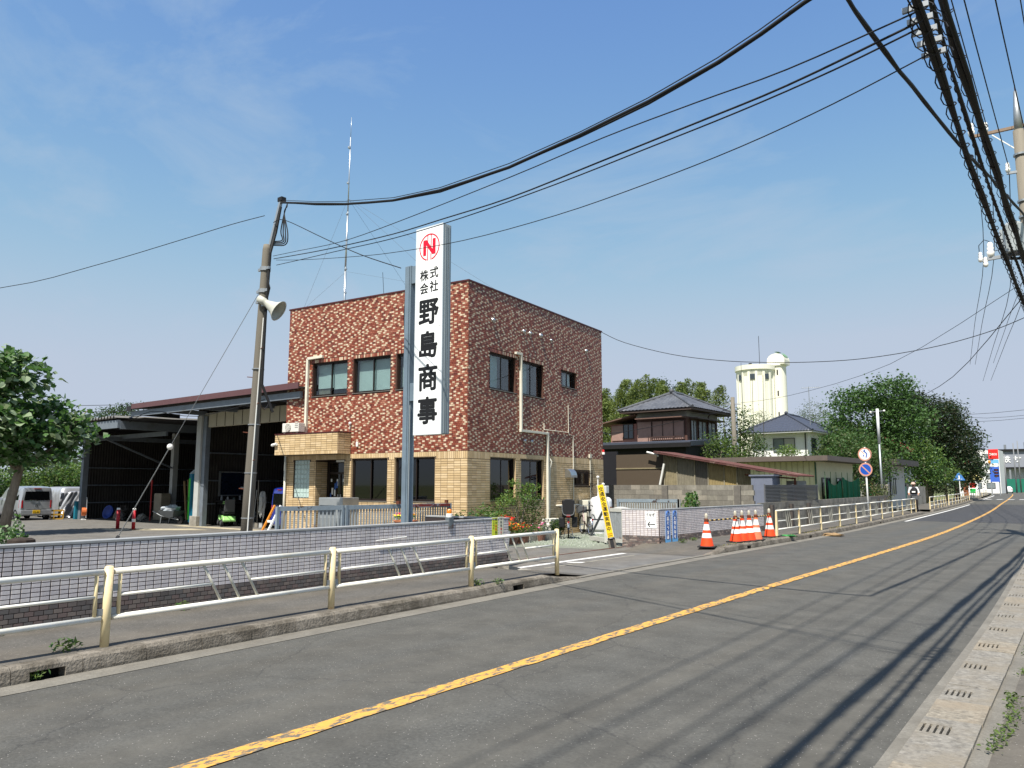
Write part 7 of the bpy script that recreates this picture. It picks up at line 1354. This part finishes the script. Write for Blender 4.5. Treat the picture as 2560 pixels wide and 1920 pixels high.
# ================================================================== TREES
BM1 = M('bamboo_leaf', (0.15,0.20,0.05), .55, .25, .6, trans=(.22,.26,.05)); BM2 = M('bamboo_leaf_dark', (0.075,0.115,0.03), .55, .25, .6, trans=(.1,.15,.03)); EV = M('evergreen', (0.024,0.046,0.018), .55, .3, .5, trans=(.03,.06,.015)); EV2 = M('evergreen_mid', (0.056,0.108,0.03), .55, .3, .5, trans=(.06,.11,.02)); EVB = M('evergreen_brown', (0.045,0.048,0.022), .6, .3, .5, trans=(.05,.06,.02)); ZK = M('zelkova_leaf', (0.075,0.150,0.042), .5, .25, .6, trans=(.07,.15,.03)); CULM = M('culm', C(120,124,70), .6, .15)
def bamboo(label, x, y, h, lean, n=5):
    t = thing('bamboo', label, 'bamboo', (x,y,0), 0, 'bamboo grove behind the tiled house'); P = []
    for k in range(n):
        bx_, by_ = random.uniform(-1.2,1.2), random.uniform(-1.2,1.2); hh = h*random.uniform(.82,1.0); lx = lean + random.uniform(-1.2,.9)
        c = [Vector((bx_,by_,0)), Vector((bx_+lx*.1,by_,hh*.5)), Vector((bx_+lx*.5,by_,hh*.85)), Vector((bx_+lx*1.15,by_,hh))]; MB().tube(c, [.05,.045,.03,.008], 5).build('culm', CULM, t)
        for q in range(900):
            s = random.uniform(.30,1.0); i = min(2, int(s*3)); p = c[i].lerp(c[i+1], s*3-i); r = 1.15*(1-.72*(s-.3)/.7); a = random.uniform(0,6.28); rr2 = r*random.random()**.6; P.append((p.x+rr2*math.cos(a), p.y+rr2*math.sin(a), p.z-random.random()*.5*rr2))
    leaf_cloud('crown', np.array(P), .26, [BM1,BM1,BM1,BM2], t, up=.2, aspect=.26, droop=.55, jitter=.5)
def sight(u, v, y): 
    az = math.atan((u-1280)/1930*math.cos(R(7.468))) - R(38); d = y/math.cos(az); return y*math.tan(az), 1.7 + d*math.tan(R(7.468)-math.atan((v-960)/1930*math.cos(math.atan((u-1280)/1930))))
names = ['arching','leafy','slender','tall','dense','swaying','pale','feathery','upright','drooping','bright','thin']
for k, (u, v, y) in enumerate([(1504,965,60),(1522,948,62),(1550,955,60),(1583,945,63),(1607,938,66),(1636,955,64),(1672,965,62),(1694,935,66),(1716,945,64),(1742,955,62),(1772,962,60),(1560,1000,57)]):
    x, h = sight(u, v, y); bamboo(names[k] + ' bamboo clump, number %d from the office wall in the grove' % (k+1) if k < 11 else 'shorter bamboo clump in front of the grove', x, y, h, .6)
def tree(label, loc, blobs, size, mats, n=120, trunk=.25, th=None, aspect=.6, name='tree', shell=.45, limbs=5, up=.4, clump=9):
    """crown of leaf clumps spread through lobes, with gaps between the clumps"""
    t = thing(name, label, 'tree', loc); P = []
    top = max(c[2]+r[2] for c, r in blobs); th = th or top*.55
    MB().tube([(0,0,0),(.05,.1,th*.5),(0,0,th),(.1,0,min(top-.3,th*1.4))], [trunk,trunk*.8,trunk*.5,trunk*.2], 9).build('trunk', BARK, t, smooth=True)
    for k in range(limbs):
        c, r = blobs[k % len(blobs)]; MB().tube([(0,0,th*.6),(c[0]*.5,c[1]*.5,(th*.6+c[2])/2),(c[0],c[1],c[2]+r[2]*.3)], [trunk*.4,trunk*.25,trunk*.1], 6).build('limb', BARK, t)
    for c, r in blobs:
        vol = r[0]*r[1]*r[2]; m = int(1.7*n*(r[0]*r[1]+r[1]*r[2]+r[0]*r[2])/3)
        cl = ellipsoid_pts(c, r, m, shell)
        for q in cl: 
            s = size*random.uniform(.9,1.9); P.append(q + RNG.normal(size=(clump,3))*np.array([s,s,s*.55]))
    leaf_cloud('crown', np.concatenate(P), size*.8, mats, t, up=up, aspect=aspect, jitter=.4, groups=clump); return t
x, h = sight(1655,955,70); tree('dark broad-leaved tree rising inside the bamboo grove', (x,70,0), [((0,0,h-1.8),(2.2,2.2,1.8)),((-1.2,0,h-3.6),(2.2,2.2,1.8)),((1.2,0,h-3.9),(2.2,2.0,1.8))], .3, [EV2,EV,ZK], 26)
tree('large green deciduous tree left of the dark evergreens', (-18.6,82,0), [((-.8,0,8.6),(3.6,3.4,2.6)),((1.2,0,10.4),(2.8,2.8,1.9)),((-3.4,0,6.6),(2.6,2.6,2.2)),((2.6,0,7.8),(2.8,2.8,2.4)),((-1.6,-.5,5.2),(3.2,2.8,2.0)),((1.6,-.6,5.0),(3,2.8,2.2)),((2.7,0,11.3),(1.0,1.0,.9)),((-2.2,0,10.2),(1.8,1.8,1.3))], .34, [ZK,ZK,EV2], 30, .4)
tree('tall dark evergreen behind the road bend', (-16.8,97,0), [((-1.5,0,10.2),(2.8,2.8,2.0)),((1.2,0,9.2),(3,3,2.4)),((-1.6,0,6.8),(3.4,3.2,2.6)),((2.6,0,6.4),(2.8,2.8,2.6)),((0,0,4.2),(3.8,3.4,2.6)),((3.2,0,3.6),(2.4,2.4,2.4)),((-1.2,0,11.4),(1.4,1.4,1.0))], .34, [EV,EVB,EV], 34, .4)
tree('dark evergreen nearest the filling station', (-15.0,103,0), [((-.8,0,9.0),(2.0,2.2,2.2)),((.8,0,6.8),(2.2,2.4,2.4)),((.4,0,4.4),(2.4,2.4,2.2)),((-.4,0,10.6),(1.2,1.2,.9)),((1.6,0,3.2),(1.4,1.6,1.6))], .32, [EV,EVB,EV2], 36, .35)
tree('bright green tree at the foot of the dark evergreens', (-14.2,80,0), [((0,0,4.4),(1.8,1.8,1.6)),((1.0,0,3.0),(1.8,1.8,1.5)),((-1,0,2.6),(1.8,1.8,1.5))], .26, [ZK,EV2,LV], 34, .2)
tree('brownish bush at the road edge under the evergreens', (-13.8,88,0), [((0,0,2.2),(1.8,2.4,1.4)),((-.8,-1.5,1.8),(1.4,1.6,1.2))], .24, [EVB,EV,EV2], 34, .15)
tree('garden tree behind the no-overtaking sign', (-14.2,55,0), [((-.6,0,4.2),(1.6,1.6,1.3)),((1.0,0,3.6),(1.4,1.5,1.2)),((-1.6,0,3.2),(1.5,1.5,1.2)),((.8,0,2.4),(1.5,1.5,1.1)),((2.0,0,2.9),(1.0,1.1,1.0))], .2, [LV2,ZK,EV2], 42, .14)
tree('tall garden tree between the white house and the cream building', (-15.0,59,0), [((0,0,4.8),(1.7,1.7,1.4)),((-1.0,0,3.4),(1.6,1.6,1.4)),((1.1,0,3.4),(1.6,1.6,1.4))], .22, [EV2,LV2,ZK], 40, .15)
bush('hedge_bush', 'reddish-brown azalea bush beside the green garden nets', (-12.1,51.6,0), [((0,0,1.1),(1.2,1.5,.8),900),((.2,-1,.9),(.9,.9,.7),400)], .15, [M('azalea_leaf', (.09,.075,.035), .6, .3, 1), LV2, LV2], aspect=.5)
tree('leafy dark shrub in front of the tiled house', (-18.5,43.6,0), [((0,0,3.5),(1.2,1.2,.9)),((-1.1,0,3.0),(.9,1.1,.8)),((.9,0,2.9),(.8,1.1,.9)),((-.1,0,4.3),(.7,.8,.5))], .18, [LV2,EV2,LV], 60, .12)
tree('ivy-topped tree beside the concrete pole', (-21.4,54,0), [((.2,0,6.2),(.9,.9,1.3)),((-.3,0,4.6),(1.2,1.2,1.3)),((1.0,0,4.4),(1.0,1.0,1.3))], .2, [EV2,LV2], 50, .12); tree('thin reddish garden tree left of the white house', (-24.6,62,0), [((0,0,4.6),(1.2,1.2,1.4)),((.5,0,3.2),(1.4,1.2,1.2))], .2, [EVB,LV2], 40, .1)
bush('topiary', 'clipped round yellow-green bush above the cream building roof', (-22.6,68,0), [((0,0,4.6),(1.1,1.1,.7),700)], .16, [LV,LV], stems=3, aspect=.6, stemr=.05); bush('topiary', 'clipped dark bush beside the white house', (-16.6,66,0), [((0,0,4.0),(1.2,1.2,.7),700)], .16, [EV2,LV2], stems=3, aspect=.6, stemr=.05)
for k, (u, v, y) in enumerate([(1905,1035,120),(2040,1015,110),(2075,1050,105)]): x, h = sight(u, v, y); tree(['thin bamboo-like tree before the water tower','feathery tree behind the white house roof','low feathery tree right of the white house'][k], (x,y,0), [((0,0,h-1.6),(1.6,1.6,1.6)),((1.2,0,h-3),(1.8,1.8,1.6)),((-1.2,0,h-3.2),(1.8,1.8,1.6))], .3, [BM2,LV2], 16, .1, aspect=.35)
# greenery behind the left-hand vehicles
for k, (x, y, h, r) in enumerate([(-49,15.5,3.0,2.0),(-50,19.5,3.6,2.3),(-47.5,22.5,3.2,2.0),(-53,23,4.2,2.6),(-52,12,3.4,2.2),(-56,16,4.6,2.6)]): tree(['low garden shrub tree straight behind the silver wagon','rounded garden tree behind the covered car','garden tree beside the storage shed wall','taller garden tree deep behind the covered car','garden tree at the left edge behind the wagon','tallest garden tree far behind the wagon'][k], (x,y,0), [((0,0,h*.62),(r,r,h*.36)),((.6,-.8,h*.42),(r*.8,r*.8,h*.32)),((-.6,.9,h*.45),(r*.8,r*.8,h*.32)),((0,0,h*.3),(r,r,h*.3))], .2, [LV2,LG1,LV,EV2], 70, .15)
x, h = sight(300,1040,60); tree('dark treetop showing over the storage shed roof', (x,60,0), [((0,0,h-1.2),(3,3,1.2)),((-4,0,h-1.6),(3,3,1.2))], .4, [EV,EV2], 12, .3)
# ================================================================== FILLING STATION AND FAR END OF THE ROAD
py = thing('filling_station_sign', 'filling station pylon with red panel above a blue price board', 'sign', (-16.7,155,0)); py.scale = (.7,.8,.94)
for x in (-.85,.85): MB().box(x-.12,-.1,0,x+.12,.1,6.4).build('post', GALV, py)
MB().box(-1.05,-.25,6.5,1.05,.2,8.3).build('red_panel', M('station_red', C(222,44,40), .4, .06), py, bevel=.1); text_mb('ENEOS', .52, (0,-.26,7.38), (1,0,0), (0,0,1), .02, .012).build('lettering', PWH, py); MB().box(-.98,-.2,5.75,.98,.15,6.4).build('sky_panel', M('banner_sky', C(110,176,226)), py); MB().sphere((-.9,-.25,6.0), .32, 10, 8).build('orange_mascot_ball' if False else 'orange_badge', M('badge_orange', C(230,150,50), .5, .1), py); MB().box(-.9,-.2,5.2,.9,.1,5.7).build('white_panel', PWH, py)
text_mb('セルフ', .36, (0,-.21,5.45), (1,0,0), (0,0,1), .02, .008).build('lettering', M('ink_olive', C(120,110,30), .5, .05), py); MB().box(-.98,-.2,2.4,.98,.1,5.1).build('blue_panel', M('station_blue', C(62,100,190), .45, .06), py)
for k in range(3): p = MB().box(-.1,-.215,4.35-k*.52,.85,-.201,4.72-k*.52).build('price_display', INK, py); text_mb(['168','179','148'][k], .3, (.4,-.22,4.53-k*.52), (1,0,0), (0,0,1), .01).build('digits', M('led_red', C(150,40,44), .5, .05), p)
ks = thing('kiosk', 'small cream kiosk with a yellow sloped roof before the filling station', 'kiosk', (-18.9,140,0)); MB().box(-1.6,-1,0,1.6,1,2.6).build('wall', WHW, ks); MB().hexa([(-2,-1.4,2.6),(2,-1.4,2.6),(2,1.4,2.6),(-2,1.4,2.6)], [(-1.2,-.6,4.2),(1.2,-.6,4.2),(1.2,.6,4.2),(-1.2,.6,4.2)]).build('roof', M('roof_yellow', C(226,214,140), .6, .06), ks); MB().box(-.4,-1.1,0,.4,-1.01,2.4).build('doorway', M('door_brown', C(130,76,50), .7, .1), ks); MB().lathe([(.001,0),(.7,0)], (0,0,0), 16).build('round_sign', DKM, ks, loc=(.4,-1.5,3.3), rot=(R(90),0,0)); MB().box(-.2,-.4,4.2,.6,.2,5.8).build('red_tower', M('tower_orange', C(206,84,56), .6, .08), ks)
ap = thing('apartment_block', 'pale office block behind the filling station', 'building', (-23.5,190,0)); MB().box(-4,0,0,4,8,9).build('wall', WHW, ap)
for i in range(3):
    for j in range(4): f = MB().box(-3.4+i*2.4,-.06,1+j*2,-1.8+i*2.4,-.002,2.2+j*2).build('window', DKM, ap); MB().box(-3.3+i*2.4,-.08,1.1+j*2,-1.9+i*2.4,-.061,2.1+j*2).build('pane', WGL2, f)
fa = thing('factory_building', 'long grey factory wall with large white lettering closing the road', 'building', (-8,236,0)); MB().box(-19,0,6.3,20,10,10.4).build('wall', M('factory_grey', C(140,144,152), .7, .05, .4), fa); MB().box(-19,-.5,10.41,20,10,10.9).build('roof_edge', DKM, fa); MB().box(-19,.5,0,20,10,6.29).build('lower_wall', M('factory_white', C(206,212,214), .7, .05), fa); MB().box(-19,-2.5,5.9,20,.4,6.2).build('canopy', DKM, fa)
for k, ch in enumerate('鉄サービス'): text_mb(ch, 1.9, (-14.6+k*2.35,-.06,8.3), (1,0,0), (0,0,1), .1, .03).build('lettering', PWH, fa)
for k in range(10): MB().box(-18+k*4,-2.3,0,-17.6+k*4,-1.9,5.9).build('column', GALV, fa); 
for k in range(5): MB().tube([(-15+k*4.4,3,10.9),(-15+k*4.4,3,12.2+.5*(k % 2))], .3, 6).build('roof_vent', GALV, fa)
tag(MB().box(-27,222,0,-12.5,222.3,3.2).build('screen_fence', M('net_teal', C(30,110,90), .8, .12, 1)), 'green mesh screen fence before the grey factory', 'fence')
# white car on the road and two parked ones
def sedan(label, loc, rz, paint):
    t = thing('car', label, 'car', loc, rz); m = MB(); w = .87
    st = [(0.0,.86,.30,.80,.84,.62),(.06,.95,.26,.86,.92,.78),(.5,1,.24,.88,.98,.80),(.75,1,.22,.88,1.05,.80),(1.25,1,.21,.88,1.40,.66),(2.0,1,.21,.87,1.45,.68),(2.6,1,.21,.86,1.38,.66),(3.2,1,.21,.85,.98,.78),(4.0,.98,.22,.78,.84,.78),(4.4,.92,.26,.66,.72,.70),(4.5,.8,.32,.58,.62,.6)]
    loft(m, [ring(x, w*a, zb, zw, zt, w*wt) for x, a, zb, zw, zt, wt in st]); smooth_by_angle(m.build('body', paint, t), 35)
    MB().hexa([(.74,-.60,1.0),(.74,.60,1.0),(1.2,.55,1.36),(1.2,-.55,1.36)], [(.80,-.6,1.06),(.80,.6,1.06),(1.26,.55,1.40),(1.26,-.55,1.40)]).build('rear_window', CARGLASS, t)
    for s in (-1,1):
        MB().box(-.02,s*.66-.16,.66,.08,s*.66+.16,.80).build('tail_lamp', TAIL, t); MB().hexa([(1.15,s*.86,.92),(2.9,s*.86,.92),(2.5,s*.62,1.33),(1.4,s*.62,1.34)], [(1.15,s*.875,.92),(2.9,s*.875,.92),(2.5,s*.64,1.33),(1.4,s*.64,1.34)]).build('side_window', CARGLASS, t)
        for x in (.85,3.6): wheel(t, x, s*.78, .31, .2)
    MB().box(-.03,-.22,.5,0,.22,.62).build('number_plate', PWH, t); return t
CWH = M('paint_white', C(226,228,230), .3, .02, coat=.5); sedan('white car driving away at the far end of the road', (-19.3,200,0), R(96), CWH); sedan('white car parked left of the driving white car', (-23.6,205,0), R(120), CWH); sedan('silver car parked behind the guardrail at the bend', (-25.6,207,0), R(125), SLV)
bd = thing('notice_board', 'white board with red and green squares before the filling station', 'sign', (-16.6,128,0)); MB().box(-.55,-.05,.3,.55,.05,2.3).build('board', PWH, bd); MB().box(-.35,-.07,1.35,.35,-.051,2.0).build('red_square', M('station_red', C(222,44,40)), bd); MB().box(-.35,-.07,.6,.35,-.051,1.2).build('green_square', M('board_green', C(30,170,70), .5, .06), bd); MB().box(-.5,-.02,0,-.42,.02,.3).box(.42,-.02,0,.5,.02,.3).build('leg', GALV, bd)
for k, (u, y, h) in enumerate([(2516,185,8),(2541,205,11),(2552,215,12)]): x, _ = sight(u, 1200, y); tag(MB().tube([(x,y,0),(x,y,h)], [.16,.1], 8).build('street_pole', M('pole_dull', C(120,122,124), .7, .1), smooth=True), ['short grey pole left of the driving car','grey pole right behind the driving car','tallest grey pole at the right edge of the far road'][k], 'pole')
tag(MB().box(-15.2,225,0,-9,230,4.2).box(-15.4,224.8,4.21,-8.8,230,4.6).build('far_shop', M('shop_dark', C(70,68,70), .7, .1)), 'dark low shop at the far right end of the road', 'building')
# weeds and scraps on the pavement
for k, (x, y, s) in enumerate([(-7.95,3.35,.14),(-8.02,9.4,.12),(-9.3,3.2,.10),(-9.42,5.3,.12),(-7.66,3.0,.10),(-7.9,9.75,.1),(-9.5,8.6,.09),(-9.45,19.6,.14),(-9.6,20.6,.12)]):
    bush('weed', ['dark weed tuft at the second guardrail post','weed tuft at the third guardrail post','weed at the foot of the near wall, closest to the left edge','weed at the foot of the near wall below the slanted bars','grass blades in the kerb drain opening','dry grass in the second kerb drain','small weed below the wall tiles near its end','weed at the pavement start by the arrow wall','weed along the foot of the banner wall'][k], (x,y,.15 if x < -7.75 else .02), [((0,0,s*.4),(s,s,s*.5),60)], s*.5, [LG1,LV,LV2], 'weed', 0, aspect=.3)

P = [(XR(y) + .575 + random.gauss(0,.03) + .03*math.sin(y*3), y, .02 + random.random()*.02) for y in [5.2 + 7*random.random()**1.3 for _ in range(900)] if math.sin(y*2.1)+math.sin(y*5.3) > -.2]
o = leaf_cloud('moss', np.array(P), .035, [LV, LV2], None, up=.6, aspect=.5); tag(o, 'thin strip of moss and weeds along the drain edge', 'moss', None, 'stuff')
P = [(XL(y) - .2 + random.gauss(0,.05), y, .155 + random.random()*.015) for y in [18.8 + 14*random.random() for _ in range(700)] if math.sin(y*1.7)+math.sin(y*4.1) > -.3] + [(WALL_X(y) + .1 + abs(random.gauss(0,.07)), y, .155 + random.random()*.015) for y in [2.5 + 9*random.random() for _ in range(500)] if math.sin(y*2.7)+math.sin(y*6.1) > .3]
o = leaf_cloud('dry_grass', np.array(P), .05, [LV2, M('dry_grass', C(150,136,84), .9, .2, 5)], None, up=.4, aspect=.25); tag(o, 'sparse dry grass along the kerb and wall feet', 'grass', None, 'stuff')
